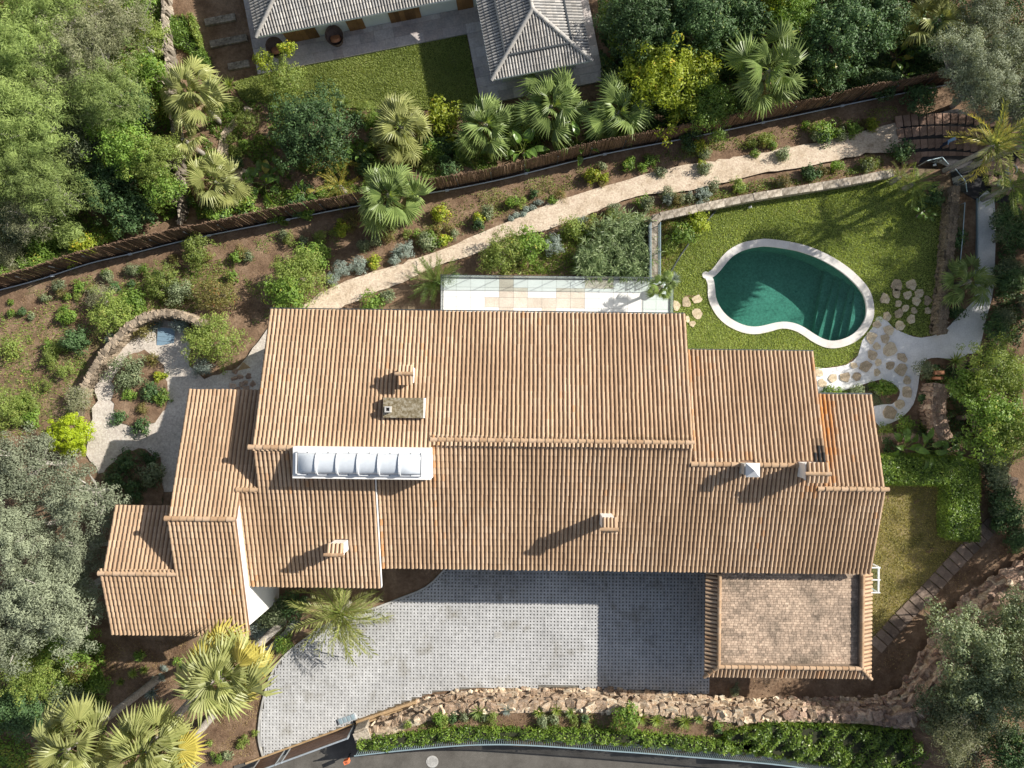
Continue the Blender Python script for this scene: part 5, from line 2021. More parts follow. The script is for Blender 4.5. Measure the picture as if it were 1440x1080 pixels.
def crown(r, rx, ry, rz, dens, ll, lw, clump, up=.45, spread=.55, floor=-.45, hollow=.45):
    """leaf clumps through the volume of an uneven ellipsoid"""
    R_ = (rx + ry) / 2
    ncl = int(max(8, 11 * (R_ / clump) ** 2 * .5))
    D = rot_rand(r, ncl * 3)
    D = D[D[:, 2] > floor][:ncl]
    lob = 1 + .26 * np.sin(D[:, 0] * 4 + r.uniform(0, 6)) * np.cos(D[:, 1] * 5 + r.uniform(0, 6)) + .17 * r.normal(0, 1, len(D))
    q = r.uniform(hollow ** 2, 1, len(D)) ** .5
    C = D * np.array([rx, ry, rz]) * (lob * q * .9)[:, None]
    n = int(dens * 3.14 * R_ * R_)
    k = r.integers(0, len(C), n)
    off = r.normal(0, 1, (n, 3))
    off /= np.maximum(1, np.linalg.norm(off, axis=1) / 1.7)[:, None]
    P = C[k] + off * clump * np.array([.55, .55, .42])
    out = P / np.array([rx, ry, rz])
    out /= np.linalg.norm(out, axis=1)[:, None] + 1e-6
    N = off * .55 + out * spread * .7 + rot_rand(r, n) * .5 + np.array([0, 0, up * .8])
    N /= np.linalg.norm(N, axis=1)[:, None]
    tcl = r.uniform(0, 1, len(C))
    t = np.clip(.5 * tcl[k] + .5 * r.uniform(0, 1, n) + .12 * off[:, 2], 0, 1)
    V, F = leaves(r, P, N, ll, lw)
    return V, F, t, C


KINDS = {  # material, leaf length, width, leaves per m2, clump size, height ratio, bark, up
    'olive': ('f_olive', .13, .042, 1150, .36, .75, 'greybark', .35),
    'holm': ('f_oak', .12, .06, 900, .38, .75, 'bark', .3),
    'pine': ('f_pine', .22, .026, 760, .40, .7, 'greybark', .3),
    'scrub': ('f_grey', .16, .026, 760, .38, .7, 'greybark', .3),
    'dark': ('f_dark', .15, .075, 620, .32, .85, 'bark', .5),
    'mid': ('f_mid', .15, .075, 560, .34, .85, 'bark', .5),
    'yellow': ('f_yellow', .16, .085, 560, .34, .85, 'bark', .5),
    'gold': ('f_gold', .10, .055, 2600, .2, .9, 'bark', .6),
    'lime': ('f_lime', .12, .05, 760, .26, .8, 'bark', .5),
    'silver': ('f_silver', .12, .03, 1100, .2, .7, 'bark', .5),
    'reddish': ('f_reddish', .1, .045, 760, .24, .8, 'bark', .4),
    'ball': ('f_lime', .07, .035, 2300, .12, .9, 'bark', .6),
    'balldk': ('f_mid', .06, .03, 2600, .12, .9, 'bark', .6),
}
_crowns = {}


def crown_mesh(kind, Rm, var):
    cls = min((.22, .32, .45, .65, .95, 1.3, 1.8, 2.4), key=lambda q: abs(math.log(q / Rm)))
    key = (kind, cls, var)
    if key not in _crowns:
        mt, ll, lw, dens, cl, hr, bk, up = KINDS[kind]
        r = np.random.default_rng(abs(hash((kind, int(cls * 100), var))) % 99991 if False else (sum(map(ord, kind)) * 31 + int(cls * 100) * 7 + var))
        if cls <= .45:
            dens *= 1.7 if cls > .3 else 2.4
            ll, lw, cl = ll * .8, lw * .8, cl * .55
        ball = kind in ('ball', 'balldk')
        V, F, t, C = crown(r, cls * r.uniform(.92, 1.08), cls * r.uniform(.92, 1.08), cls * hr, dens, ll, lw, cl, up, hollow=.86 if ball or kind == 'gold' else .4, floor=-.3)
        mb = MB().add(V, F, 0, t)
        _crowns[key] = (mb.mesh('crown', M[mt]), C, cls)
    return _crowns[key]


_trunks = {}


def trunk_mesh(kind, cls_key, C, H, Rm, bark, seed):
    key = (kind, cls_key, round(H, 1))
    if key in _trunks:
        return _trunks[key]
    r = np.random.default_rng(seed)
    mb = MB()
    rad = max(.03, .055 * Rm + .02)
    fork = np.array([r.normal(0, .08), r.normal(0, .08), H * .55])
    mb.tube([(0, 0, -.2), (*(fork[:2] * .4), H * .3), fork], [rad * 1.25, rad, rad * .85], 7)
    big = kind in ('pine', 'scrub', 'holm', 'olive')
    k = min(len(C), 16 if big else 8)
    for c in C[r.permutation(len(C))[:k]]:
        e = c + np.array([0, 0, H])
        m = fork * .55 + e * .45 + r.normal(0, .1 * Rm, 3)
        mb.tube([fork, m, e * (1.06 if big else .95) + np.array([0, 0, -.06 * H if big else 0])], [rad * (.75 if big else .55), rad * (.5 if big else .34), rad * .14], 5)
    _trunks[key] = mb.mesh('trunk', M[bark])
    return _trunks[key]


def plant(kind, px, py, rpx, label, zc=None, cat=None, group=None, var=None, name=None, trunk=True):
    """tree or shrub whose crown centre is seen at px, py; zc = height of the crown centre above ground"""
    Rm0 = rpx * .04
    if zc is None:
        zc = Rm0 * .75
    g = G(px, py, zc)
    Rm = rpx * (CAMH - g[2] - zc) / FPX
    v = rng.integers(0, 2) if var is None else var
    me, C, cls = crown_mesh(kind, Rm, int(v))
    s = Rm / cls
    z0 = float(height(g[0], g[1]))
    rz = rng.uniform(0, 6.28)
    mt, ll, lw, dens, cl, hr, bk, up = KINDS[kind]
    small = Rm < .75
    if cat is None:
        cat = 'shrub' if zc < 1.6 else 'tree'
    if small or not trunk:
        o = link(name or ('shrub' if cat == 'shrub' else 'plant'), me, None, (g[0], g[1], z0 + zc), (0, 0, rz), s)
        return tag(o, label, cat, group)
    t = thing(name or (kind + '_tree' if cat == 'tree' and kind in ('olive', 'pine') else {'tree': 'leafy_tree', 'shrub': 'large_shrub'}.get(cat, 'shrub')), label, cat, (g[0], g[1], z0), rz, group)
    H = max(zc - Rm * .15, .2)
    link('trunk', trunk_mesh(kind, (cls, int(v)), C * s, H, Rm, bk, 3), t)
    link('crown', me, t, (0, 0, zc), (0, 0, 0), s)
    return t


# ---- palms
def fan_frond(mat, seed, Lp=.95, Rb=.86, nseg=22, droop=.28):
    r = np.random.default_rng(seed)
    mb = MB()
    # petiole
    P = [(0, 0, 0), (Lp * .5, 0, .05), (Lp, 0, .0)]
    mb.tube(P, [.022, .016, .012], 4, 1, .6, cap=False)
    hub = np.array([Lp, 0, 0])
    span = R(238)
    for i in range(nseg):
        a = -span / 2 + span * (i + .5) / nseg
        da = span / nseg * .54
        L = Rb * (1 - .28 * abs(a / (span / 2)) ** 2) * r.uniform(.9, 1.08)
        t = np.clip(.45 + r.normal(0, .16), 0, .9)
        fold = .028

        def pt(rr, ang, z):
            return hub + np.array([rr * math.cos(ang), rr * math.sin(ang), z])
        dz = lambda q: -droop * Rb * q * q - .42 * Rb * q * abs(math.sin(a * .8)) + .06 * Rb * math.sin(q * 3)
        m = .6
        V = [pt(.03, a, 0), pt(L * m, a - da, dz(m) - fold), pt(L * m, a, dz(m) + fold), pt(L * m, a + da, dz(m) - fold),
             pt(L, a + r.normal(0, .05), dz(1) - r.uniform(.02, .16))]
        mb.add(V, [(0, 1, 2), (0, 2, 3)], 0, t).add(V, [(1, 4, 2), (2, 4, 3)], 0, t + .08)
    return mb.mesh('frond', [mat, M['f_lime']])


def feather_frond(mat, seed, L=2.0, n=30, wl=.5):
    r = np.random.default_rng(seed)
    mb = MB()
    q = np.linspace(0, 1, 8)
    P = np.c_[L * q, .08 * np.sin(q * 2) * r.normal(0, 1), .32 * L * q - .52 * L * q ** 2.2]
    mb.tube(P, np.linspace(.03, .006, 8), 4, 1, .5, cap=False)
    for i in range(n):
        f = .12 + .88 * i / (n - 1)
        p = np.array([np.interp(f, q, P[:, k]) for k in range(3)])
        l = wl * math.sin(min(1, f * 1.3 + .15) * 2.6) ** .6 * r.uniform(.85, 1.1)
        for sg in (-1, 1):
            d = np.array([.7 + r.normal(0, .1), sg * .62, .28 + r.normal(0, .22)])
            e = p + d * l + np.array([0, 0, -.18 * l])
            w_ = np.array([.013, -.012 * sg, .006])
            m = (p + e) / 2 + np.array([0, 0, .04 * l])
            mb.add([p - w_ * .5, m - w_, e, m + w_], [(0, 1, 2, 3)], 0, np.clip(.5 + r.normal(0, .2), 0, 1))
    return mb.mesh('frond', [mat, M['f_lime']])


FR = {}


def fronds(kind):
    if kind not in FR:
        if kind == 'fan':
            FR[kind] = [fan_frond(M['f_palm'], i, Lp=(.3, .6, .9, 1.05)[i]) for i in range(4)]
        elif kind == 'fandk':
            FR[kind] = [fan_frond(M['f_palmdk'], 20 + i, Lp=(.3, .6, .9, 1.05)[i]) for i in range(4)]
        elif kind == 'fanyl':
            FR[kind] = [fan_frond(M['f_palmyl'], 40 + i) for i in range(2)]
        elif kind == 'feather':
            FR[kind] = [feather_frond(M['f_palm'], i) for i in range(3)]
        elif kind == 'featherdk':
            FR[kind] = [feather_frond(M['f_palmdk'], 9 + i) for i in range(3)]
        elif kind == 'featheryl':
            FR[kind] = [feather_frond(M['f_palmyl'], 19 + i) for i in range(3)]
    return FR[kind]


def palm(kind, px, py, rpx, label, zc, n=26, group=None, base=None, yl=0, name=None, up0=70, dn=-35, thick=.13, top_tilt=None):
    """palm whose heart is seen at px, py, zc above the ground at its foot"""
    if base is None:
        g = G(px, py, zc)
        head = np.array([0, 0, zc])
        b = np.array([g[0], g[1], float(height(g[0], g[1]))])
    else:
        b = G(*base)
        z = b[2] + zc
        hd = at(px, py, z)
        head = hd - b
    n = int(n * (.86 if kind.startswith('fan') else 1.35))
    Rm = rpx * (CAMH - b[2] - zc) / FPX
    t = thing(name or ('fan_palm' if kind.startswith('fan') else 'feather_palm'), label, 'palm', b, 0, group)
    if zc > .45:
        r = np.random.default_rng(int(px + py))
        m = head * .5 + np.array([r.normal(0, .06), r.normal(0, .06), 0])
        k = int(max(5, zc / .12))
        q = np.linspace(0, 1, k)[:, None]
        P = (1 - q) ** 2 * np.zeros(3) + 2 * q * (1 - q) * m + q * q * head
        P[0, 2] = -.2
        rad = thick * (1.25 - .35 * q[:, 0]) * (1 + .07 * (np.arange(k) % 2))
        obj('trunk', MB().tube(P, rad, 9, 0, .5), M['palmbark'], t, smooth=True)
    base_R = 1.7 if kind.startswith('fan') else 1.95
    s = Rm / base_R * 1.08
    L = fronds(kind)
    for i in range(n):
        f = (i + .5) / n
        el = R(up0 + (dn - up0) * f ** .8) + rng.normal(0, .2)
        az = i * 2.39996 + rng.normal(0, .18)
        me = random.choice(L)
        if kind in ('fan', 'fandk'):
            me = L[0] if f < .22 else L[1] if f < .45 else random.choice(L[2:])
        if yl and i >= n * .45 and rng.uniform() < yl / (n * .55):
            me = random.choice(fronds('fanyl' if kind.startswith('fan') else 'featheryl'))
        roll = rng.normal(0, .6)
        ro = (Matrix.Rotation(az, 3, 'Z') @ Matrix.Rotation(-el, 3, 'Y') @ Matrix.Rotation(roll, 3, 'X')).to_euler()
        sc = s * rng.uniform(.78, 1.12) * (.75 if f < .12 else 1)
        link('frond', me, t, head + np.array([.05 * math.cos(az), .05 * math.sin(az), -.12 * f]), ro, sc)
    if kind.startswith('fan') and zc > 1.5:
        if 'dead' not in FR:
            FR['dead'] = [fan_frond(M['f_dead'], 60 + i, Lp=.8, droop=.6) for i in range(2)]
        for i in range(7):
            az, el = rng.uniform(0, 6.283), R(-rng.uniform(42, 75))
            ro = (Matrix.Rotation(az, 3, 'Z') @ Matrix.Rotation(-el, 3, 'Y') @ Matrix.Rotation(rng.normal(0, .5), 3, 'X')).to_euler()
            link('dead_frond', random.choice(FR['dead']), t, head + np.array([0, 0, -.18]), ro, s * rng.uniform(.7, .95))
    return t


def big_leaf(mat, seed, L=1.2, W=.2):
    r = np.random.default_rng(seed)
    mb = MB()
    q = np.linspace(0, 1, 7)
    cz = .25 * L * q - .55 * L * q ** 2.4
    x = L * (q * .55 + .45)
    mb.tube([(0, 0, -.05), (x[0] * .6, 0, .02), (x[0], 0, cz[0])], [.03, .022, .016], 4, 1, .6, cap=False)
    w_ = W * np.sin(np.clip(q * .96 + .04, 0, 1) * np.pi) ** .6
    for sg in (-1, 1):
        V = np.vstack([np.c_[x, np.zeros(7), cz], np.c_[x + .05, sg * w_, cz + .1 * w_ + r.normal(0, .02, 7)]])
        F = [(i, i + 1, 8 + i, 7 + i) for i in range(6)]
        mb.add(V, F if sg < 0 else [f[::-1] for f in F], 0, np.clip(r.normal(.5, .15), 0, 1))
    return mb.mesh('leaf', [mat, M['f_lime']])


BL = [big_leaf(M['f_banana'], i, 1.15 + .25 * (i % 2), .17 + .04 * (i % 3)) for i in range(4)]
BLY = [big_leaf(M['f_palmyl'], 30 + i) for i in range(2)]


def banana(px, py, rpx, label, zc=.9, n=9, yl=0, group=None):
    g = G(px, py, zc)
    b = np.array([g[0], g[1], float(height(g[0], g[1]))])
    t = thing('broadleaf_plant', label, 'plant', b, rng.uniform(0, 6), group)
    s = rpx * .04 / 1.1
    mb = MB()
    for k in range(3):
        a = k * 2.1
        mb.tube([(0, 0, -.1), (.12 * math.cos(a), .12 * math.sin(a), zc)], [.07, .04], 6)
    obj('stem', mb, M['bark'], t)
    for i in range(n):
        el = R(rng.uniform(5, 65))
        az = i * 2.4 + rng.normal(0, .2)
        ro = (Matrix.Rotation(az, 3, 'Z') @ Matrix.Rotation(-el, 3, 'Y') @ Matrix.Rotation(rng.normal(0, .3), 3, 'X')).to_euler()
        link('leaf', random.choice(BLY if i < yl else BL), t, (0, 0, zc * rng.uniform(.7, 1)), ro, s * rng.uniform(.75, 1.1))
    return t


def rosette(px, py, rpx, label, mat='f_silver', n=34, zc=.25, wd=.05, group=None, name='spiky_plant', dn=5):
    g = G(px, py, zc)
    Rm = rpx * .0405
    r = np.random.default_rng(int(px * 3 + py))
    mb = MB()
    for i in range(n):
        f = i / n
        el = R(82 + (dn - 82) * f ** .8) + r.normal(0, .08)
        az = i * 2.39996
        d = np.array([math.cos(az) * math.cos(el), math.sin(az) * math.cos(el), math.sin(el)])
        s = np.array([-math.sin(az), math.cos(az), 0]) * wd * .5 * (1 + .5 * Rm)
        L = Rm * r.uniform(.85, 1.1)
        p0, p1, p2 = d * .03, d * L * .5, d * L - np.array([0, 0, .12 * L * (1 - f * .4)])
        mb.add([p0 - s * .6, p0 + s * .6, p1 + s, p1 - s], [(0, 1, 2, 3)], 0, np.clip(r.normal(.5, .2), 0, 1)).add([p1 - s, p1 + s, p2], [(0, 1, 2)], 0, np.clip(r.normal(.6, .2), 0, 1))
    return tag(obj(name, mb, M[mat], None, (g[0], g[1], float(height(g[0], g[1])) + zc * .4)), label, 'plant', group)


def mass(name, label, cat, poly_px, z0, z1, kind, dens, drape=0, mat=None, ll=None, holes=0.0, seed=1, group=None, edge=.0, wav=.0):
    """clipped hedge / leafy mat: leaves over the top and sides of an outline"""
    r = np.random.default_rng(seed)
    P = np.array([at(p[0], p[1], z1)[:2] for p in poly_px])
    lo, hi = P.min(0), P.max(0)
    mt, l_, lw, _, cl, hr, bk, up = KINDS[kind]
    l_, lw = (ll or l_), (ll or l_) * lw / l_
    A = abs(area2(P)) / 2
    n = int(A * dens * (np.prod(hi - lo) / A))
    X, Y = r.uniform(lo[0], hi[0], n), r.uniform(lo[1], hi[1], n)
    k = inpoly(X, Y, P)
    X, Y = X[k], Y[k]
    hgt = (z1 - z0)
    wv = wav * (np.sin(X * 3.1 + np.sin(Y * 2.3)) + np.sin(Y * 3.7 + X * 1.1) + .8 * np.sin(X * 7.3 - Y * 5.1))
    e = segdist(X, Y, P)
    Z = z1 + wv + r.normal(0, .06, len(X)) - .12 * np.exp(-e / .12)
    N = np.c_[r.normal(0, .45, (len(X), 2)), np.full(len(X), .8)]
    pts, nor = [np.c_[X, Y, Z]], [N]
    for a, b in zip(P, np.roll(P, -1, 0)):
        L = np.linalg.norm(b - a)
        m = int(L * hgt * dens * .8)
        q = r.uniform(0, 1, m)
        nn = np.array([(b - a)[1], -(b - a)[0]]) / (L + 1e-9)
        if area2(P) < 0:
            nn = -nn
        zz = r.uniform(z0, z1, m)
        pts.append(np.c_[a + (b - a) * q[:, None] + nn * r.normal(0, .06, m)[:, None], zz])
        nor.append(np.c_[np.tile(nn, (m, 1)) + r.normal(0, .5, (m, 2)), r.normal(.35, .3, m)])
    C, N = np.vstack(pts), np.vstack(nor)
    N /= np.linalg.norm(N, axis=1)[:, None]
    V, F = leaves(r, C, N, l_, lw)
    t = np.clip(r.uniform(0, 1, len(C)) ** 1.3 * .75 + .3 * (.5 + .5 * np.sin(C[:, 0] * 2.3 + C[:, 1] * 3.1 + np.sin(C[:, 0] * 5))), 0, 1)
    mb = MB().add(V, F, 0, t)
    root = thing(name, label, cat, (P[:, 0].mean(), P[:, 1].mean(), z0), 0, group)
    L0 = np.array(root.location)
    mb.V = [v - L0 for v in mb.V]
    obj('foliage', mb, M[mat or mt], root)
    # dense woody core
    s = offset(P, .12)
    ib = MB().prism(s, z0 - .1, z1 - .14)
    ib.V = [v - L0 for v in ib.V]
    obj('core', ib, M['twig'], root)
    return root


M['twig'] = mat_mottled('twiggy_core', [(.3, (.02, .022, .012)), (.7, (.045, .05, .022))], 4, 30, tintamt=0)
# ------------------------------------------------------------------ planting: trees
GP = 'pine trees of the western wood'
plant('pine', 40, 160, 66, 'light green feathery pine with bare grey limbs at the western edge of the wood', 4.6)
plant('pine', 62, 262, 60, 'leaning pine with a long pale trunk above the shaded clearing', 3.6)
plant('pine', 22, 222, 52, 'yellowish green pine at the frame edge beneath the leaning pines', 4.0)
plant('pine', 150, 132, 62, 'broad soft green pine in the middle of the western wood', 4.4)
plant('scrub', 120, 66, 62, 'half bare grey twiggy tree among the pines', 4.6)
plant('scrub', 168, 30, 52, 'grey brown twiggy tree at the top of the wood near the boundary wall', 4.2)
plant('pine', 40, 62, 64, 'green pine in the upper left corner of the wood', 4.8)
plant('pine', 70, 4, 55, 'pine crown cut by the top edge at the upper left', 4.8)
plant('scrub', 74, 112, 44, 'small grey scrub tree between two pines in the wood', 3.8)
plant('holm', 110, 200, 44, 'dull green oak in the shadow below the broad pine', 2.6)
plant('scrub', 38, 295, 44, 'pale silvery pine scrub above the green clearing', 2.6)
plant('mid', 212, 100, 30, 'bright green ivy covered tree against the pale boundary wall', 3.0, trunk=True)
plant('lime', 208, 52, 30, 'light green leafy tree by the wall near the top edge', 3.2)
plant('mid', 190, 12, 30, 'green tree at the top edge beside the boundary wall', 3.0)
plant('dark', 186, 150, 36, 'dark leafy tree between the broad pine and the wall', 2.6)
plant('mid', 178, 205, 46, 'large bright green leafy tree above the dark gap in the wood', 3.4)
plant('lime', 220, 222, 40, 'yellow green leafy tree beside the fan palms at the boundary wall', 3.4)
plant('mid', 232, 268, 32, 'green leafy tree at the wall above the brush fence', 2.8)
plant('dark', 150, 262, 44, 'deep shaded dark tree in the middle of the wood', 2.0)
plant('dark', 190, 300, 34, 'dark tree in the shade directly above the brush fence', 1.6)
plant('holm', 120, 170, 30, 'small oak in the wood beside the broad pine', 2.4)
plant('pine', 98, 330, 26, 'low dull pine sapling in the shaded clearing', 1.2)
plant('scrub', 14, 355, 30, 'bare grey brushwood heap by the west end of the brush fence', .6)
plant('reddish', 8, 325, 26, 'brownish scrub at the left edge above the brush fence', .9)

plant('olive', 32, 662, 56, 'grey green olive tree at the left edge, northernmost of the olive group', 3.4, var=0)
plant('olive', 112, 700, 54, 'rounded grey green olive tree reaching the shaded bed beside the west wing', 3.6, var=1)
plant('olive', 24, 752, 60, 'olive tree at the left edge in the middle of the olive group', 3.6, var=1)
plant('olive', 78, 845, 74, 'largest olive tree beside the south west corner of the villa', 3.8, var=0)
plant('olive', 110, 782, 42, 'small olive crown between the largest olive and the roof verge', 3.2, var=0)
plant('olive', 14, 880, 56, 'olive tree at the left edge, southernmost of the olive group', 3.4, var=1)
plant('holm', 1378, 920, 78, 'big dusty green oak over the pinkish rock bank at the lower right', 3.4, var=0)
plant('holm', 1440, 868, 44, 'dusty green oak at the right edge above the rock bank', 3.6, var=1)
plant('holm', 1340, 1000, 54, 'spreading oak branch mass above the trailing hedge at the lower right', 2.6, var=1)
plant('holm', 1418, 990, 62, 'oak crown in the lower right corner', 3.0, var=0)
plant('scrub', 1345, 1035, 40, 'grey twiggy scrub below the oaks near the bottom edge', 1.6)
plant('dark', 1425, 1055, 40, 'dark shrubby tree in the bottom right corner', 1.4)
plant('yellow', 948, 122, 66, 'big bright yellow green citrus tree north of the brush fence', 2.8, var=0)
plant('yellow', 905, 95, 36, 'bright citrus crown on the north west side of the big citrus tree', 2.4)
plant('mid', 1000, 150, 40, 'shaded green citrus crown beside the big citrus tree', 2.2)
plant('dark', 440, 182, 60, 'round dark blue green shrub tree below the neighbour lawn', 2.2, var=0)
plant('dark', 900, 28, 56, 'dark green tree at the top edge beside the neighbour roof', 3.0)
plant('mid', 868, 22, 28, 'sunlit pale twigged shrub by the neighbour patio corner', 1.8)
plant('dark', 985, 30, 60, 'dark shaded tree at the top edge behind the citrus tree', 3.2)
plant('dark', 1045, 18, 46, 'dark evergreen at the top edge left of the magnolia', 2.8)
plant('mid', 1112, 22, 38, 'green sunlit tree at the top edge between dark crowns', 3.4)
plant('yellow', 1092, 6, 22, 'small yellow flecked crown at the top edge', 3.4)
plant('dark', 1180, 48, 66, 'large glossy dark magnolia at the top edge', 3.6, var=1)
plant('dark', 1235, 30, 44, 'dark glossy tree beside the magnolia at the top edge', 3.4)
plant('dark', 1140, 84, 30, 'low dark evergreen between the fan palm and the magnolia', 1.4)
plant('olive', 1388, 118, 56, 'silvery olive tree with bent trunk above the reddish slab paving', 3.2, var=0)
plant('olive', 1350, 82, 40, 'small silvery olive crown north of the reddish slabs', 3.0, var=1)
plant('olive', 1424, 66, 34, 'silvery olive at the right edge near the top corner', 3.2, var=1)
plant('olive', 1430, 150, 34, 'silvery olive at the right edge beside the feather palm', 3.0, var=0)
plant('olive', 1385, 26, 40, 'grey olive crown at the top edge in the right corner', 3.4, var=0)
plant('dark', 1320, 60, 36, 'dark tree in the shade behind the small olive', 2.0)
plant('lime', 1405, 520, 50, 'sunlit yellow green tree at the right edge below the gravel path', 3.0, var=0)
plant('mid', 1392, 592, 52, 'leafy green tree with pale branches over the stone wall stub', 3.0, var=1)
plant('lime', 1430, 612, 44, 'pale leafed tree at the right edge behind the clipped hedge', 3.2, var=1)
plant('mid', 1362, 545, 28, 'shaded green branches hanging beside the gravel path bend', 2.0)
plant('lime', 400, 112, 32, 'airy yellow green tree at the south corner of the slate patio', 1.7, var=0)
plant('yellow', 405, 68, 12, 'small tuft of yellow leaves on a tall stem over the slate patio', 2.6)
plant('yellow', 372, 88, 13, 'lower yellow leaf tuft on the west side of the airy tree', 2.2)
plant('lime', 300, 505, 2, 'tiny pale sprout by the court path', .1)

# east of the frame: the trees that shade the pool garden
for px, py, r_, z, kind, lab in [(1490, 330, 46, 2.8, 'holm', 'oak east of the white gravel path, upper one'), (1485, 420, 46, 2.8, 'holm', 'oak east of the white gravel path, lower one'), (1500, 130, 55, 3.4, 'holm', 'oak beyond the silvery olives'),
                                (1500, 540, 44, 3.0, 'holm', 'oak beyond the leafy trees at the right edge'), (1430, 330, 22, 2.0, 'dark', 'dark evergreen shrub in the shade east of the white gravel path')]:
    plant(kind, px, py, r_, lab, z)
for i, (X, Y, z, r_) in enumerate([(30.5, 6.2, 6, 2.0), (32, 9.5, 6, 2.6), (31, 13, 6, 2.6), (33, 17, 6.5, 3), (30.5, 20.5, 6, 2.4), (36, 13, 7, 3), (36, 8, 7, 2.6), (31, -2.5, 4.4, 2.2), (31.5, -6.5, 4.6, 2.5), (31.5, -11, 4.6, 2.2)]):
    plant(['holm', 'pine'][i % 2], NX + X * 1000 / (CAMH - z), NY - Y * 1000 / (CAMH - z), r_ * 1000 / (CAMH - z), 'tall tree of the eastern shelter belt outside the garden, number %s from the south' % ['four', 'six', 'seven', 'nine', 'ten', 'eight', 'five', 'three', 'two', 'one'][i], z)

for px, py, r_, z, kind, lab in [(-50, 90, 70, 4.5, 'pine', 'pine outside the left edge, northern one'), (-60, 230, 70, 4.5, 'pine', 'pine outside the left edge, southern one'), (60, -70, 70, 4.5, 'pine', 'pine outside the top edge, western one'),
                                (170, -60, 60, 4.0, 'scrub', 'twiggy tree outside the top edge by the boundary wall'), (-60, 740, 66, 3.6, 'olive', 'olive outside the left edge'), (-50, 900, 60, 3.4, 'olive', 'olive outside the lower left corner'),
                                (960, -50, 66, 3.4, 'dark', 'dark tree outside the top edge, western one'), (1090, -60, 66, 3.6, 'dark', 'dark tree outside the top edge, middle one'), (1230, -55, 66, 3.6, 'dark', 'dark tree outside the top edge, eastern one'),
                                (1370, -50, 60, 3.4, 'olive', 'olive outside the top right corner'), (1490, 960, 66, 3.4, 'holm', 'oak outside the right edge below the rock bank')]:
    plant(kind, px, py, r_, lab, z)

# ------------------------------------------------------------------ palms
palm('fan', 265, 130, 46, 'fan palm with visible trunk west of the neighbour lawn', 3.6, 26, base=(310, 172))
palm('fan', 257, 196, 30, 'small bright fan palm between leafy trees at the boundary wall', 2.6, 16)
palm('fan', 304, 255, 42, 'fan palm above the brush fence beside the narrow sandy path', 2.2, 24)
palm('fan', 563, 178, 46, 'fan palm between the dark round shrub and the yellow bush', 2.2, 28)
palm('fandk', 545, 274, 52, 'large fan palm leaning over the brush fence', 3.0, 34, dn=-45)
palm('fandk', 683, 176, 46, 'fan palm south of the shaded part of the neighbour lawn', 2.2, 26)
palm('fandk', 775, 150, 50, 'fan palm below the hipped corner of the grey roof', 2.4, 30)
palm('fandk', 870, 158, 48, 'fan palm between the grey roof and the big citrus tree', 2.4, 30)
palm('fandk', 1082, 98, 58, 'fan palm with broad shiny leaves in front of dark trees', 4.6, 24)
palm('fan', 1322, 28, 44, 'fan palm at the top edge by the small silvery olive', 3.0, 20)
palm('fan', 310, 955, 72, 'big yellowish fan palm in front of the west wing of the villa', 7.6, 36, base=(398, 874), yl=9, dn=-55, thick=.17)
palm('fan', 205, 1055, 62, 'fan palm at the bottom edge with a grey trunk crossing the brown soil', 7.4, 30, base=(308, 944), yl=3, dn=-50, thick=.17)
palm('fan', 92, 1055, 62, 'fan palm at the bottom edge, furthest west of the palm trio', 7.0, 28, base=(222, 955), yl=2, dn=-50, thick=.17)
palm('fan', 225, 1092, 44, 'fan palm cut by the bottom edge, with a grey trunk near the driveway bed', 6.0, 20, base=(300, 1005), yl=2, thick=.17)
palm('feather', 478, 862, 58, 'arching feather palm between the villa and the driveway', 2.0, 26, dn=-30)
palm('fandk', 1364, 396, 36, 'low dark fan palm beside the bend of the white gravel path', 1.3, 18, dn=-15)
palm('feather', 1398, 204, 48, 'yellowish feather palm leaning over the reddish slab paving', 4.4, 18, base=(1328, 240), dn=-35, thick=.12, yl=7)
palm('fandk', 1504, 177, 62, 'tall fan palm leaning out past the right edge beyond the reddish slabs', 8.2, 26, base=(1352, 240), thick=.12)
palm('featherdk', 1425, 262, 40, 'dark feather palm at the right edge above the white gravel path', 2.6, 16)
palm('featherdk', 612, 395, 34, 'bushy green cycad palm west of the white terrace', .5, 30, dn=0, up0=80)
palm('featheryl', 468, 222, 30, 'yellow orange feather palm south of the round dark shrub', 1.2, 12, dn=-5)
palm('featheryl', 478, 262, 28, 'yellow feather palm beside the brush fence left of the large fan palm', 1.2, 12, dn=-5)
palm('featherdk', 1285, 258, 28, 'green feather palm at the north corner of the pool lawn', 1.0, 14, dn=-10)
palm('feather', 1265, 250, 20, 'pale feathery young palm on the end of the lawn wall', .9, 12, dn=-10)
pot = at(930, 406, .0)
tp = thing('plant_pot', 'round white pot holding the small palm on the white terrace', 'pot', (pot[0] - .28, pot[1] - .1, .02))
mb = MB()
a = np.arange(16) * 2 * np.pi / 16
mb.tube([(0, 0, 0), (0, 0, .12), (0, 0, .42), (0, 0, .45)], [.16, .2, .26, .27], 16, cap=False)
obj('shell', mb, M['potwhite'], tp, smooth=True)
obj('compost', MB().prism(np.c_[.25 * np.cos(a), .25 * np.sin(a)], .3, .4), M['soil'], tp)
pt = palm('fandk', 924, 404, 19, 'small fan palm growing in a pot on the white terrace', 1.35, 22, dn=-30, thick=.07)
pt.location = tp.location + Vector((0, 0, .38))

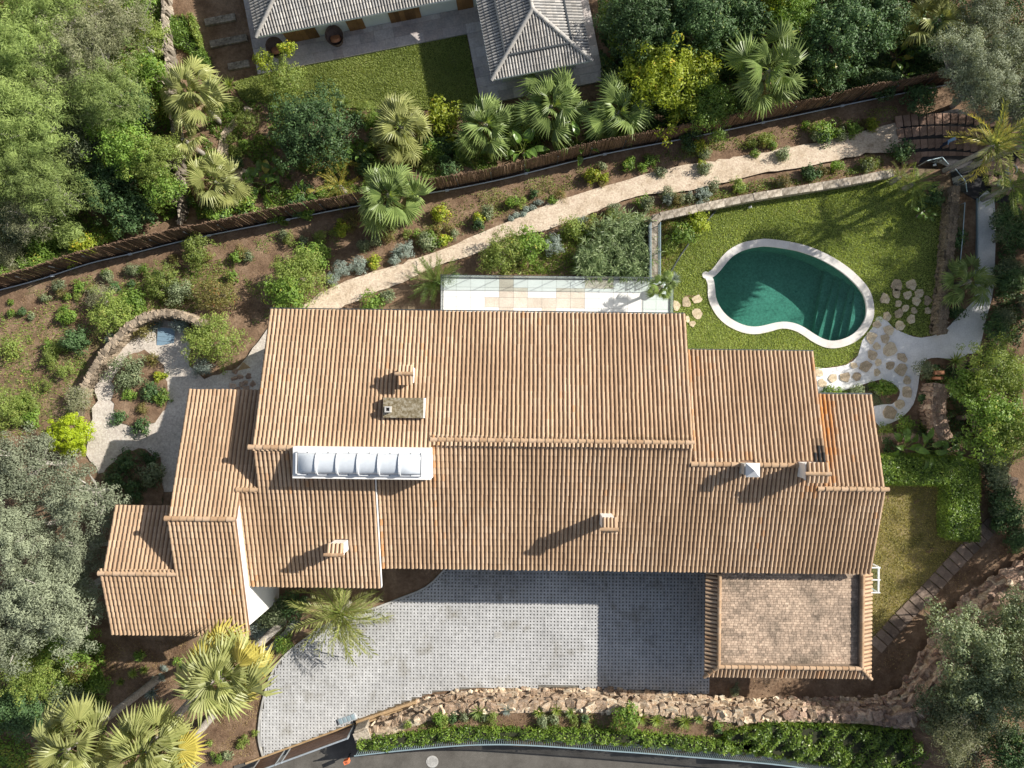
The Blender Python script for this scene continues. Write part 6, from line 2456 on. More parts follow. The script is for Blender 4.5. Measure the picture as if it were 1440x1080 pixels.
# ------------------------------------------------------------------ big leaved plants
for px, py, r_, n, yl, lab in [(372, 258, 30, 10, 1, 'broad leaved banana plant left of the yellow feather palms'), (392, 240, 24, 8, 0, 'green banana plant below the dark round shrub'),
                               (345, 262, 22, 8, 0, 'small banana plant beside the narrow sandy path'), (425, 272, 22, 7, 1, 'reddish stemmed banana plant against the brush fence'),
                               (735, 212, 32, 10, 0, 'big leaved plant under the fan palms against the brush fence'), (812, 206, 30, 9, 0, 'big leaved plant between two fan palms by the brush fence'),
                               (700, 205, 24, 7, 0, 'shiny leaved plant with pale stone at its foot'), (1180, 88, 22, 7, 3, 'yellow tipped banana plant below the magnolia'),
                               (1262, 80, 24, 7, 3, 'banana plant with one long yellow leaf near the top right'), (1130, 108, 24, 7, 1, 'banana plant east of the shiny fan palm'),
                               (1150, 118, 18, 6, 2, 'low yellowing banana plant by the brush fence'), (1272, 104, 16, 5, 0, 'single leaved banana plant in deep shade'),
                               (1272, 630, 24, 9, 0, 'dark strelitzia clump behind the clipped hedge, western one'), (1298, 632, 26, 9, 0, 'strelitzia clump with pale ribs behind the clipped hedge'),
                               (1335, 636, 20, 7, 0, 'strelitzia clump under the leafy tree by the clipped hedge'), (1042, 72, 26, 7, 0, 'large dark leaves in the shade north of the shiny fan palm'),
                               (505, 215, 20, 8, 0, 'green leaf clump right of the yellow orange palm'), (1300, 300, 16, 7, 0, 'dark leaf clump at the east corner of the pool lawn')]:
    banana(px, py, r_, lab, .8, n, yl)

# ------------------------------------------------------------------ spiky plants
for px, py, r_, mt, lab in [(322, 120, 18, 'f_lime', 'yucca at the corner of the neighbour lawn'), (486, 144, 12, 'f_palmdk', 'small dark cycad at the south edge of the neighbour lawn'),
                            (632, 204, 22, 'f_silver', 'grey spiky agave on bare orange soil'), (652, 228, 20, 'f_palmdk', 'green spiky yucca above the brush fence'),
                            (1213, 106, 24, 'f_palmdk', 'round spiky yucca in the shade above the brush fence'), (1300, 605, 22, 'f_palmdk', 'dark yucca in front of the stone wall stub'),
                            (1345, 508, 18, 'f_palmdk', 'dark yucca under the gravel path bend'), (672, 1002, 15, 'f_palmdk', 'round tufted yucca in the bed above the road'),
                            (758, 1003, 11, 'f_lime', 'pale grass tuft in the road bed, westernmost of the tufts'), (783, 1000, 11, 'f_lime', 'pale grass tuft beside the green agave in the road bed'),
                            (802, 1003, 10, 'f_palmdk', 'green agave in the middle of the road bed'), (902, 1011, 13, 'f_lime', 'pale grass tuft near the wide green shrub in the road bed'),
                            (923, 1014, 12, 'f_lime', 'second pale grass tuft east of the wide green shrub'), (964, 1016, 14, 'f_lime', 'largest pale grass tuft at the east end of the road bed'),
                            (983, 1012, 9, 'f_palmdk', 'small agave at the east end of the road bed'), (694, 992, 10, 'f_lime', 'pale green agave by the rocks in the road bed'),
                            (713, 1000, 9, 'f_silver', 'grey green agave by the rocks in the road bed'), (540, 1024, 9, 'f_lime', 'agave at the narrow west end of the road bed'), (600, 1003, 9, 'f_yellow', 'yellow striped agave in the road bed'),
                            (948, 392, 13, 'f_silver', 'grey spiky tuft at the end of the dark bed edging'), (212, 975, 14, 'f_silver', 'starry pale agave on the brown soil by the fan palms'),
                            (186, 948, 10, 'f_lime', 'yellow grass tuft on the brown soil, left one'), (202, 943, 9, 'f_lime', 'yellow grass tuft on the brown soil, right one'), (168, 960, 8, 'f_lime', 'small yellow grass tuft on the brown soil'),
                            (560, 355, 14, 'f_silver', 'silvery spiky clump on the north side of the sandy path')]:
    rosette(px, py, r_, lab, mt)
for i, (px, py) in enumerate([(216, 957), (227, 953), (231, 939)]):
    plant('silver', px, py, 5, ['westernmost', 'middle', 'northernmost'][i] + ' round blue grey cushion plant on the soil by the fan palms', .12, group='blue grey cushions by the fan palms', name='cushion_plant')
for i, (px, py) in enumerate([(719, 307), (727, 303), (735, 302), (740, 293), (750, 293), (757, 285)]):
    plant('silver', px, py, 5.5, ['first', 'second', 'third', 'fourth', 'fifth', 'sixth'][i] + ' round grey cushion plant from the west at the sandy path edge', .15, group='grey cushions along the sandy path', name='cushion_plant')

# ------------------------------------------------------------------ clipped balls and shrubs
for px, py, r_, kind, lab in [(102, 612, 29, 'gold', 'large round golden yellow shrub by the gravel court'), (330, 147, 11, 'ball', 'clipped green ball beside the narrow sandy path, largest of three'),
                              (317, 154, 8, 'balldk', 'clipped dark ball left of the largest green ball'), (322, 164, 7, 'balldk', 'small clipped ball below the largest green ball'),
                              (348, 172, 16, 'ball', 'low wide clipped mound east of the narrow sandy path'), (326, 196, 8, 'ball', 'yellow green clipped ball beside the narrow sandy path'),
                              (336, 186, 7, 'balldk', 'small dark clipped ball beside the low wide mound'), (343, 204, 8, 'balldk', 'clipped ball south of the low wide mound'),
                              (332, 214, 9, 'ball', 'clipped mound beside the banana plants'), (600, 220, 13, 'ball', 'clipped round ball left of the grey agave'), (515, 158, 14, 'ball', 'clipped mound west of the fan palm on the slope'),
                              (528, 168, 11, 'balldk', 'clipped mound touching the fan palm on the slope'), (622, 165, 25, 'yellow', 'round yellow bush between two fan palms'), (182, 525, 24, 'holm', 'round grey green bush on the planted island of the court'),
                              (213, 552, 14, 'dark', 'dark bush on the planted island of the court'), (166, 588, 11, 'dark', 'small dark round bush at the south tip of the planted island'), (214, 505, 12, 'reddish', 'reddish bush at the north tip of the planted island'),
                              (225, 530, 9, 'yellow', 'yellow flecked bush at the east side of the planted island'), (200, 462, 18, 'reddish', 'purplish bush inside the curved stone wall'), (218, 455, 12, 'silver', 'grey green bush next to the blue hatch'),
                              (255, 455, 16, 'silver', 'grey green bush spilling over the curved wall'), (300, 480, 42, 'lime', 'large bushy green shrub between court and villa'), (285, 515, 16, 'silver', 'grey foliage at the foot of the large bushy shrub'),
                              (160, 445, 34, 'lime', 'wide yellowish shrub outside the curved wall'), (145, 418, 22, 'scrub', 'twiggy pale shrub above the wide yellowish shrub'), (185, 428, 22, 'mid', 'green shrub right of the twiggy pale shrub'),
                              (160, 478, 12, 'silver', 'grey shrub leaning on the curved wall'), (112, 565, 22, 'scrub', 'pale straggly shrub on the curved wall near the golden shrub'), (108, 478, 20, 'dark', 'dark shrub in the shade of the wide yellowish shrub'),
                              (228, 395, 28, 'lime', 'wide low shrub on the slope below the brush fence'), (252, 410, 20, 'holm', 'grey shrub on the slope below the brush fence'), (275, 352, 24, 'lime', 'light green shrub by the brush fence above the slope'),
                              (305, 415, 30, 'reddish', 'brownish airy shrub left of the sandy path'), (420, 388, 42, 'lime', 'big round green shrub at the bend of the sandy path'), (405, 412, 34, 'mid', 'green shrub joined to the big round shrub at the bend'),
                              (440, 360, 24, 'mid', 'shrub north of the big round shrub'), (480, 378, 14, 'silver', 'silvery shrub at the north edge of the path, western one'), (505, 373, 13, 'silver', 'silvery shrub at the north edge of the path, eastern one'),
                              (468, 392, 10, 'silver', 'low silvery shrub touching the sandy path'), (525, 370, 11, 'yellow', 'small yellow green shrub beside the silvery shrubs'), (570, 352, 14, 'silver', 'silvery shrub below the large fan palm'),
                              (555, 366, 9, 'silver', 'small silvery shrub on the path edge below the fan palm'), (480, 322, 12, 'yellow', 'yellow shrub left of the large fan palm'), (495, 308, 14, 'reddish', 'orange tinged shrub under the brush fence'),
                              (620, 300, 13, 'yellow', 'yellow green shrub right of the large fan palm'), (615, 322, 9, 'reddish', 'small orange shrub by the sandy path'), (625, 338, 9, 'yellow', 'upright yellow shrub on the path edge'),
                              (600, 340, 14, 'holm', 'dull shrub below the large fan palm on the east side'), (710, 352, 33, 'lime', 'leafy shrub with red stems north west of the white terrace'), (745, 345, 26, 'mid', 'leafy shrub joined to the red stemmed one'),
                              (690, 368, 18, 'lime', 'low leafy shrub at the terrace edge'), (637, 398, 13, 'dark', 'small dark tree top at the west end of the white terrace'), (520, 425, 16, 'mid', 'green shrub at the north eave of the villa'),
                              (545, 418, 12, 'holm', 'dull shrub beside the green shrub at the north eave'), (778, 345, 16, 'silver', 'grey shrub between the leafy shrub and the reeds'), (805, 322, 18, 'lime', 'weedy shrub on the south side of the sandy path'),
                              (960, 330, 18, 'mid', 'green papyrus like shrub in the corner bed of the pool lawn'), (985, 315, 15, 'yellow', 'yellow green shrub by the dark bed edging'), (942, 348, 12, 'lime', 'low shrub in the corner bed of the pool lawn'),
                              (940, 320, 9, 'reddish', 'reddish small shrub in the corner bed'), (100, 900, 40, 'mid', 'green shrub south of the largest olive tree'), (45, 945, 46, 'lime', 'wide bright green shrub at the left edge near the palms'),
                              (110, 935, 24, 'reddish', 'brownish shrub between the green shrubs'), (95, 985, 28, 'holm', 'grey green shrub above the bottom palms'), (137, 965, 16, 'mid', 'bright shrub at the edge of the brown soil'), (30, 1000, 40, 'dark', 'dark shaded shrub at the left edge'),
                              (140, 990, 12, 'lime', 'small lime shrub beside the palm shadow'), (385, 868, 24, 'holm', 'spiky grey green shrub at the white gable wall'), (365, 885, 18, 'silver', 'grey green shrub by the curved kerb'),
                              (412, 850, 22, 'dark', 'shaded shrub between gable wall and feather palm'), (398, 905, 14, 'mid', 'green shrub between the kerb and the driveway'), (6, 572, 30, 'lime', 'lime green shrub at the left edge by the court'),
                              (45, 590, 12, 'mid', 'small shrub in the weeds west of the golden shrub'), (18, 490, 18, 'lime', 'lime shrub at the left edge of the slope'), (880, 1008, 20, 'mid', 'wide green shrub in the road bed'), (60, 340, 22, 'mid', 'sunlit green undergrowth in the wood clearing'),
                              (120, 345, 16, 'yellow', 'yellow green bush sitting on the west part of the brush fence'), (100, 368, 9, 'yellow', 'yellow weed growing through the brush fence'), (1206, 549, 12, 'holm', 'grey lavender clump in the small bed by the flagstones'), (1245, 545, 13, 'mid', 'green clump at the tip of the small bed'),
                              (1300, 520, 14, 'holm', 'grey shrub at the north side of the brick topped wall'), (1297, 560, 9, 'dark', 'dark shrub west of the stone wall stub'), (1270, 598, 14, 'mid', 'leafy groundcover below the flagstone curve'), (1245, 606, 12, 'lime', 'sunlit groundcover beside the villa eave'),
                              (1310, 275, 16, 'dark', 'dark shrub under the palms at the north east corner of the lawn'), (1345, 335, 14, 'dark', 'dark shrub behind the lichen covered wall'), (1345, 440, 12, 'dark', 'dark shrub at the south end of the lichen covered wall'),
                              (1415, 310, 22, 'dark', 'dark shrub east of the gravel path, upper one'), (1418, 395, 24, 'dark', 'dark shrub east of the gravel path, middle one'), (1400, 460, 20, 'dark', 'dark shrub east of the gravel path, lower one'),
                              (1268, 212, 16, 'dark', 'dark shrub at the end of the sandy path'), (1292, 140, 24, 'dark', 'dark shrub in shade north of the reddish slabs'), (1155, 185, 14, 'mid', 'green shrub below the brush fence in the east'),
                              (180, 650, 16, 'dark', 'shaded shrub in the dark bed, western one'), (213, 668, 18, 'holm', 'shaded shrub in the dark bed, eastern one'), (190, 688, 14, 'dark', 'shaded shrub in the dark bed at the roof edge'), (165, 675, 15, 'dark', 'dark low shrub beside the olive at the dark bed'), (212, 645, 10, 'dark', 'little shaded shrub at the north tip of the dark bed'), (198, 600, 12, 'dark', 'dark low shrub at the south edge of the planted island'), (228, 560, 11, 'mid', 'green shrub at the south east edge of the planted island'), (200, 575, 10, 'reddish', 'reddish groundcover in the middle of the planted island'), (182, 556, 10, 'mid', 'low green shrub in the west part of the planted island'),
                              (1290, 1000, 10, 'dark', 'dark small bush on the rock bank below the garage'), (1035, 972, 8, 'holm', 'little weed bush south of the garage')]:
    plant(kind, px, py, r_, lab)

# low shrubs that line the beds: alike within a bed
_ORD = ['first', 'second', 'third', 'fourth', 'fifth', 'sixth', 'seventh', 'eighth', 'ninth', 'tenth', 'eleventh', 'twelfth', 'thirteenth', 'fourteenth', 'fifteenth', 'sixteenth', 'seventeenth', 'eighteenth', 'nineteenth', 'twentieth']
_HUE = {'mid': 'bright green', 'lime': 'light green', 'holm': 'grey green', 'silver': 'silvery', 'yellow': 'yellowish', 'reddish': 'brownish', 'dark': 'dark green', 'ball': 'clipped green'}


def row(n, line, spread, kinds, rr, place, group, seed, zc=None):
    """scattered low shrubs along a bed; each is named by its hue and its rank from the west"""
    r = np.random.default_rng(seed)
    L = smooth_open(np.array(line, float), 4)
    d = np.r_[0, np.cumsum(np.linalg.norm(np.diff(L, axis=0), axis=1))]
    P = []
    for i in range(n):
        s = r.uniform(0, d[-1])
        P.append((float(np.interp(s, d, L[:, 0]) + r.normal(0, 2)), float(np.interp(s, d, L[:, 1]) + r.normal(0, spread)), str(r.choice(kinds)), float(r.uniform(*rr))))
    cnt = {}
    for px, py, k, q in sorted(P):
        i = cnt[k] = cnt.get(k, 0) + 1
        plant(k, px, py, q, '%s %s low shrub from the west %s' % (_ORD[i - 1], _HUE[k], place), zc, group=group, name='low_shrub')


row(46, [(580, 345), (640, 325), (700, 300), (760, 275), (840, 250), (930, 225), (1050, 205), (1150, 188), (1240, 165)], 9, ['mid', 'lime', 'holm', 'mid', 'yellow', 'reddish', 'dark'], (5, 12),
    'between brush fence and sandy path', 'low shrubs north of the sandy path', 31)
row(40, [(790, 325), (850, 305), (900, 288), (970, 276), (1030, 264), (1090, 252), (1150, 243), (1230, 225)], 5, ['mid', 'lime', 'holm', 'silver', 'reddish', 'dark'], (6, 12),
    'between sandy path and lawn wall', 'low shrubs south of the sandy path', 32)
row(24, [(10, 440), (60, 430), (110, 408), (160, 392), (220, 380), (290, 370)], 13, ['mid', 'lime', 'holm', 'dark', 'reddish', 'holm'], (4, 10),
    'on the bare western slope', 'low shrubs on the west slope', 33)
row(18, [(330, 360), (400, 335), (450, 330), (520, 335), (580, 320)], 12, ['mid', 'lime', 'holm', 'reddish'], (6, 12),
    'between large fan palm and bend shrub', 'low shrubs left of the large fan palm', 34)
row(14, [(30, 590), (50, 540), (90, 500), (60, 470), (130, 480)], 16, ['lime', 'mid', 'lime'], (6, 13), 'outside the curved court wall', 'weeds outside the curved wall', 35)
row(16, [(545, 1022), (600, 1010), (660, 1012), (740, 1012), (860, 1014), (960, 1022), (1060, 1024)], 5, ['mid', 'lime', 'holm', 'dark'], (5, 9), 'in the bed above the road', 'small shrubs in the road bed', 36)
row(18, [(640, 210), (570, 232), (530, 205), (480, 190), (330, 230)], 14, ['mid', 'ball', 'dark', 'lime'], (8, 14), 'between the palms under the neighbour lawn', 'underplanting of the palm slope', 37)
row(26, [(255, 305), (330, 290), (420, 285), (480, 240), (600, 210), (740, 195), (850, 190), (1000, 165)], 12, ['mid', 'dark', 'dark'], (10, 18), 'just behind the brush fence', 'undergrowth behind the brush fence', 38)
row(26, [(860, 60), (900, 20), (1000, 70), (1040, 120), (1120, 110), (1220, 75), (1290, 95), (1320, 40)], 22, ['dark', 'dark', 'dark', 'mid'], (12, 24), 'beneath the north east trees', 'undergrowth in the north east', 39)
row(12, [(380, 980), (340, 1030), (300, 1060), (250, 930), (170, 905)], 10, ['mid', 'lime', 'holm'], (4, 8), 'on soil around the southwest palms', 'tiny shrubs around the fan palms', 40)
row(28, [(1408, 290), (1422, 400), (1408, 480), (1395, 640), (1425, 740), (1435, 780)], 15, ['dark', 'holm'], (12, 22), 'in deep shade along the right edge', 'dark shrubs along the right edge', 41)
row(14, [(1155, 552), (1200, 550), (1235, 545), (1258, 550)], 5, ['holm', 'mid', 'mid', 'dark'], (5, 9), 'in the little bed by the flagstones', 'herbs in the small bed', 42)
row(15, [(30, 300), (60, 200), (170, 270), (190, 320), (120, 120), (60, 60), (200, 60)], 26, ['dark', 'mid', 'holm'], (18, 30), 'on the floor of the western wood', 'undergrowth of the western wood', 43, 1.2)

# reeds west of the lawn wall: a dense clump
def reeds():
    r = np.random.default_rng(61)
    poly = pxs([(822, 345), (840, 312), (870, 300), (900, 300), (909, 312), (908, 388), (830, 388), (820, 370)], .4)
    lo, hi = poly.min(0), poly.max(0)
    X, Y = r.uniform(lo[0], hi[0], 100), r.uniform(lo[1], hi[1], 100)
    k = inpoly(X, Y, poly)
    X, Y = X[k], Y[k]
    root = thing('reed_clump', 'dense tall clump of green reeds beside the wall west of the pool lawn', 'reeds', (X.mean(), Y.mean(), -.9))
    L0 = np.array(root.location)
    st, lf = MB(), MB()
    for x, y in zip(X, Y):
        z = float(height(x, y))
        for q in range(6):
            h = r.uniform(.6, 1.9)
            a0, sp = r.uniform(0, 6.28), r.uniform(.1, .55)
            b = np.array([x + r.normal(0, .1), y + r.normal(0, .1), z])
            tip = b + np.array([math.cos(a0) * sp, math.sin(a0) * sp, h])
            st.bar(b - L0, tip - L0, .016, .016, 0, .4)
            for j in range(9):
                f = r.uniform(.4, 1)
                p = b + (tip - b) * f
                a = a0 + r.normal(0, 1.1)
                d = np.array([math.cos(a), math.sin(a), r.uniform(-.2, .5)])
                l = r.uniform(.3, .62)
                s = np.array([-math.sin(a), math.cos(a), 0]) * .022
                e = p + d * l - np.array([0, 0, .16])
                m = p + d * l * .5 + np.array([0, 0, .04])
                lf.add(np.array([p, m - s, e, m + s]) - L0, [(0, 1, 2, 3)], 0, np.clip(r.normal(.5, .3), 0, 1))
    obj('stems', st, M['f_bamboo'], root, kind='stuff')
    obj('foliage', lf, M['f_bamboo'], root, kind='stuff')


reeds()

# ------------------------------------------------------------------ hedges and mats
mass('clipped_hedge', 'clipped glossy green hedge in an L shape around the small dry lawn', 'hedge', [(1236, 641), (1340, 643), (1377, 650), (1379, 680), (1378, 762), (1334, 758), (1335, 682), (1236, 681)], 0, 1.1, 'mid', 680, ll=.12, seed=3, mat='f_hedge')
mass('trailing_hedge', 'leafy green hedge trailing over the pale road railing', 'hedge', [(502, 1044), (560, 1036), (640, 1027), (720, 1028), (800, 1028), (900, 1033), (1000, 1043), (1070, 1046), (1075, 1062), (1000, 1058), (940, 1054), (860, 1048), (760, 1042), (700, 1040), (640, 1043), (560, 1052), (504, 1058)],
     BED_Z - .1, BED_Z + .5, 'lime', 300, ll=.15, seed=4, wav=.12, mat='f_hedge')
mass('bank_shrubbery', 'wide mass of bright green shrubbery between rock bank and road railing', 'shrubbery', [(1020, 1036), (1080, 1020), (1180, 1024), (1260, 1028), (1330, 1032), (1330, 1100), (1180, 1080), (1090, 1066), (1020, 1054)],
     BED_Z - .1, BED_Z + .5, 'mid', 330, ll=.17, seed=5, wav=.16, mat='f_hedge')
mass('ivy_bank', 'ivy covered bank west of the neighbour house, lower terrace', 'ivy', [(234, 22), (256, 20), (268, 50), (285, 68), (296, 92), (280, 96), (262, 70), (244, 62)], -4.2, -3.6, 'mid', 500, ll=.14, seed=6, wav=.08)
mass('ivy_bank', 'grey leaved ivy strip beside the dark stone steps', 'ivy', [(262, 18), (268, 18), (279, 50), (281, 66), (272, 52)], -4.2, -3.5, 'lime', 500, ll=.14, seed=7, wav=.08)
mass('ivy_bank', 'sunlit green undergrowth in the clearing above the brush fence', 'undergrowth', [(18, 345), (60, 328), (110, 330), (160, 330), (170, 345), (110, 358), (60, 372), (20, 372)], -4.2, -3.7, 'mid', 260, ll=.16, seed=8, wav=.12)

# narrow sandy path in the neighbour's garden
sheet('narrow_path', Gs([(345, 150), (356, 152), (340, 170), (326, 186), (322, 205), (322, 222), (345, 240), (356, 262), (340, 262), (322, 240), (306, 222), (310, 190), (324, 168)]), .05, M['sand'], .4, jit=.05)
# weeds and leaf litter
tag(blades('slope_weeds', Gs([(0, 445), (110, 420), (165, 455), (112, 520), (95, 600), (0, 620)]), 4000, M['f_lime'], 0, .12, .035, seed=12), 'straggly green weeds on the slope at the left edge', 'weeds')
tag(blades('court_weeds', Gs([(160, 400), (330, 360), (330, 430), (262, 440), (200, 440)]), 7000, M['f_lime'], 0, .1, .03, seed=13), 'thin weeds on the soil north of the curved wall', 'weeds')
tag(blades('path_weeds', Gs([(700, 385), (760, 335), (820, 315), (850, 300), (905, 300), (905, 388)]), 12000, M['f_lime'], 0, .14, .035, seed=14), 'weeds on the soil between the white terrace and the sandy path', 'weeds')
tag(blades('corner_weeds', pxs([(926, 312), (1004, 297), (970, 338), (939, 390), (926, 390)], LAWN_Z), 9000, M['f_grass'], .05, .1, .03, seed=15), 'weedy grass in the corner bed of the pool lawn', 'weeds')
tag(blades('bed_weeds', Gs([(600, 350), (720, 305), (830, 255), (1000, 215), (1200, 180), (1200, 165), (1000, 200), (800, 245), (650, 285), (590, 330)]), 14000, M['f_lime'], 0, .1, .03, seed=16), 'weeds and seedlings in the strip under the brush fence', 'weeds')
tag(blades('strip_weeds', Gs([(800, 330), (900, 292), (1000, 274), (1100, 255), (1240, 226), (1244, 238), (1060, 272), (920, 300), (830, 330)]), 12000, M['f_lime'], 0, .1, .03, seed=17), 'weeds and seedlings in the strip above the lawn wall', 'weeds')


def cover(name, label, cat, poly, n, mat, h, ll, lw, seed, thr=0.0, freq=1.0):
    """low leafy cover in uneven patches over the soil"""
    r = np.random.default_rng(seed)
    P = np.asarray(poly, float)[:, :2]
    lo, hi = P.min(0), P.max(0)
    X, Y = r.uniform(lo[0], hi[0], n), r.uniform(lo[1], hi[1], n)
    f = freq
    q = np.sin(X * 1.9 * f + 1.7 * np.sin(Y * 1.3 * f + seed)) + np.sin(Y * 2.3 * f + 1.4 * np.sin(X * 1.1 * f - seed)) + .7 * np.sin(X * 5.3 * f + Y * 4.1 * f) + r.normal(0, .35, n)
    k = inpoly(X, Y, P) & (q > thr)
    X, Y, q = X[k], Y[k], q[k]
    m = len(X)
    Z = height(X, Y) + np.clip((q - thr) / 1.6, .08, 1) * h * r.uniform(.2, 1, m)
    C = np.c_[X, Y, Z]
    N = r.normal(0, .6, (m, 3)) + np.array([0, 0, .8])
    N /= np.linalg.norm(N, axis=1)[:, None]
    V, F = leaves(r, C, N, ll, lw)
    t = np.clip(.35 * (q - thr) / 2 + r.uniform(0, .75, m), 0, 1)
    return tag(obj(name, MB().add(V, F, 0, t), M[mat], None, kind='stuff'), label, cat)


NB = Gs([(590, 345), (650, 318), (720, 300), (830, 258), (940, 228), (1080, 206), (1180, 188), (1262, 168), (1262, 148), (1180, 162), (1080, 184), (960, 206), (840, 230), (720, 258), (650, 275), (598, 292)])
SB = Gs([(780, 332), (850, 300), (970, 276), (1080, 250), (1200, 226), (1262, 216), (1258, 236), (1140, 256), (1000, 282), (925, 298), (905, 300), (840, 300), (820, 370), (750, 385), (700, 385)])
WS = Gs([(0, 425), (120, 388), (260, 352), (360, 330), (520, 305), (595, 300), (600, 345), (520, 375), (420, 428), (330, 470), (262, 440), (205, 438), (140, 490), (105, 560), (95, 610), (0, 640)])
PS = Gs([(255, 310), (250, 200), (290, 130), (330, 118), (345, 140), (420, 152), (560, 158), (700, 180), (860, 190), (850, 205), (720, 235), (600, 262), (500, 282), (360, 305)])
WF = Gs([(-120, 415), (-120, -120), (225, -120), (228, -10), (250, 305), (120, 355), (0, 395)])
NF = Gs([(850, 190), (840, 0), (1340, -10), (1340, 105), (1080, 150), (950, 178)])
EF = Gs([(1380, 290), (1402, 285), (1402, 400), (1380, 500), (1345, 515), (1305, 512), (1298, 560), (1290, 605), (1240, 615), (1240, 640), (1440, 640), (1440, 280)])
cover('ground_cover', 'green ground cover and weeds in the strip under the brush fence', 'ground cover', NB, 60000, 'f_lime', .3, .08, .045, 3, .05)
cover('ground_cover', 'ground cover in the strip between the sandy path and the lawn wall', 'ground cover', SB, 60000, 'f_mid', .3, .08, .045, 4, -.15)
cover('ground_cover', 'thin weeds over the bare soil slope below the west part of the brush fence', 'ground cover', WS, 80000, 'f_mid', .2, .08, .04, 5, 1.0)
cover('leaf_litter', 'dry leaf litter on the bare soil slope', 'leaf litter', WS, 26000, 'f_litter', .02, .07, .04, 6, -1.2)
cover('leaf_litter', 'dry leaf litter on the soil strip under the brush fence', 'leaf litter', NB, 14000, 'f_litter', .02, .06, .035, 7, -1.2)
cover('ground_cover', 'leafy ground cover beneath the fan palms of the neighbour garden', 'ground cover', PS, 90000, 'f_mid', .35, .13, .07, 8, .0)
cover('leaf_litter', 'litter of dry palm leaves on the orange soil of the palm slope', 'leaf litter', PS, 22000, 'f_litter', .02, .1, .045, 9, -1)
cover('undergrowth', 'dark green undergrowth on the floor of the western wood', 'undergrowth', WF, 130000, 'f_mid', .5, .14, .08, 10, -.9)
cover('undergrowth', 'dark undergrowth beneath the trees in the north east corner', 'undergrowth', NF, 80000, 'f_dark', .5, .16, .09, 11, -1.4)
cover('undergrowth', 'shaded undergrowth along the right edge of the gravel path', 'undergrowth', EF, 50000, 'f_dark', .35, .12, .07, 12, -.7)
cover('ground_cover', 'leafy cover on the planted island of the gravel court', 'ground cover', Gs(isle), 7000, 'f_reddish', .15, .07, .04, 13, .2, 1.6)
cover('ground_cover', 'shaded leafy cover on the dark bed by the west wing', 'ground cover', Gs([(150, 660), (175, 636), (205, 630), (229, 650), (230, 708), (150, 712)]), 9000, 'f_dark', .2, .09, .05, 14, -.3, 1.5)
cover('leaf_litter', 'brown litter on the soil around the fan palms west of the driveway', 'leaf litter', Gs([(150, 900), (370, 900), (370, 1060), (250, 1078), (150, 1075)]), 18000, 'f_litter', .02, .07, .035, 15, -1.2)
cover('leaf_litter', 'brown litter and mulch on the planted bed above the road', 'leaf litter', np.array([at(p[0], p[1], BED_Z) for p in [(560, 1008), (680, 990), (860, 990), (1080, 1004), (1080, 1036), (860, 1024), (640, 1024), (560, 1034)]]), 12000, 'f_litter', .02, .06, .035, 16, -1.2)
cover('ground_cover', 'green seedlings on the planted bed above the road', 'ground cover', np.array([at(p[0], p[1], BED_Z) for p in [(560, 1008), (680, 990), (860, 990), (1080, 1004), (1080, 1036), (860, 1024), (640, 1024), (560, 1034)]]), 12000, 'f_mid', .15, .07, .04, 17, .7)
cover('ground_cover', 'low green cover in the little bed enclosed by the flagstone curve', 'ground cover', pxs([(1152, 556), (1200, 546), (1240, 535), (1260, 545), (1262, 556), (1250, 567), (1226, 571), (1226, 556)], LAWN_Z), 7000, 'f_holmgrey', .16, .07, .035, 18, -.4, 1.6)
cover('leaf_litter', 'dark litter on the soil between slab path and rock bank', 'leaf litter', Gs([(1235, 930), (1300, 850), (1400, 740), (1440, 760), (1350, 835), (1285, 920), (1255, 960), (1000, 972), (1000, 958), (1225, 956)]), 12000, 'f_litter', .02, .07, .04, 19, -1)


cover('undergrowth', 'dark undergrowth below the palms in the lower left corner', 'undergrowth', Gs([(-40, 880), (150, 905), (150, 1080), (130, 1100), (-40, 1100)]), 24000, 'f_mid', .4, .13, .08, 20, -1.0)
cover('undergrowth', 'dark undergrowth beneath the silvery olives in the top right corner', 'undergrowth', Gs([(1340, -30), (1480, -30), (1480, 170), (1345, 140), (1335, 110)]), 16000, 'f_dark', .4, .13, .08, 21, -1.3)
cover('undergrowth', 'scrubby undergrowth beneath the oaks in the lower right corner', 'undergrowth', np.array([at(p[0], p[1], BED_Z + .9) for p in [(1345, 1000), (1360, 900), (1460, 830), (1480, 1120), (1330, 1090)]]), 16000, 'f_oak', .4, .12, .07, 22, -1.0)


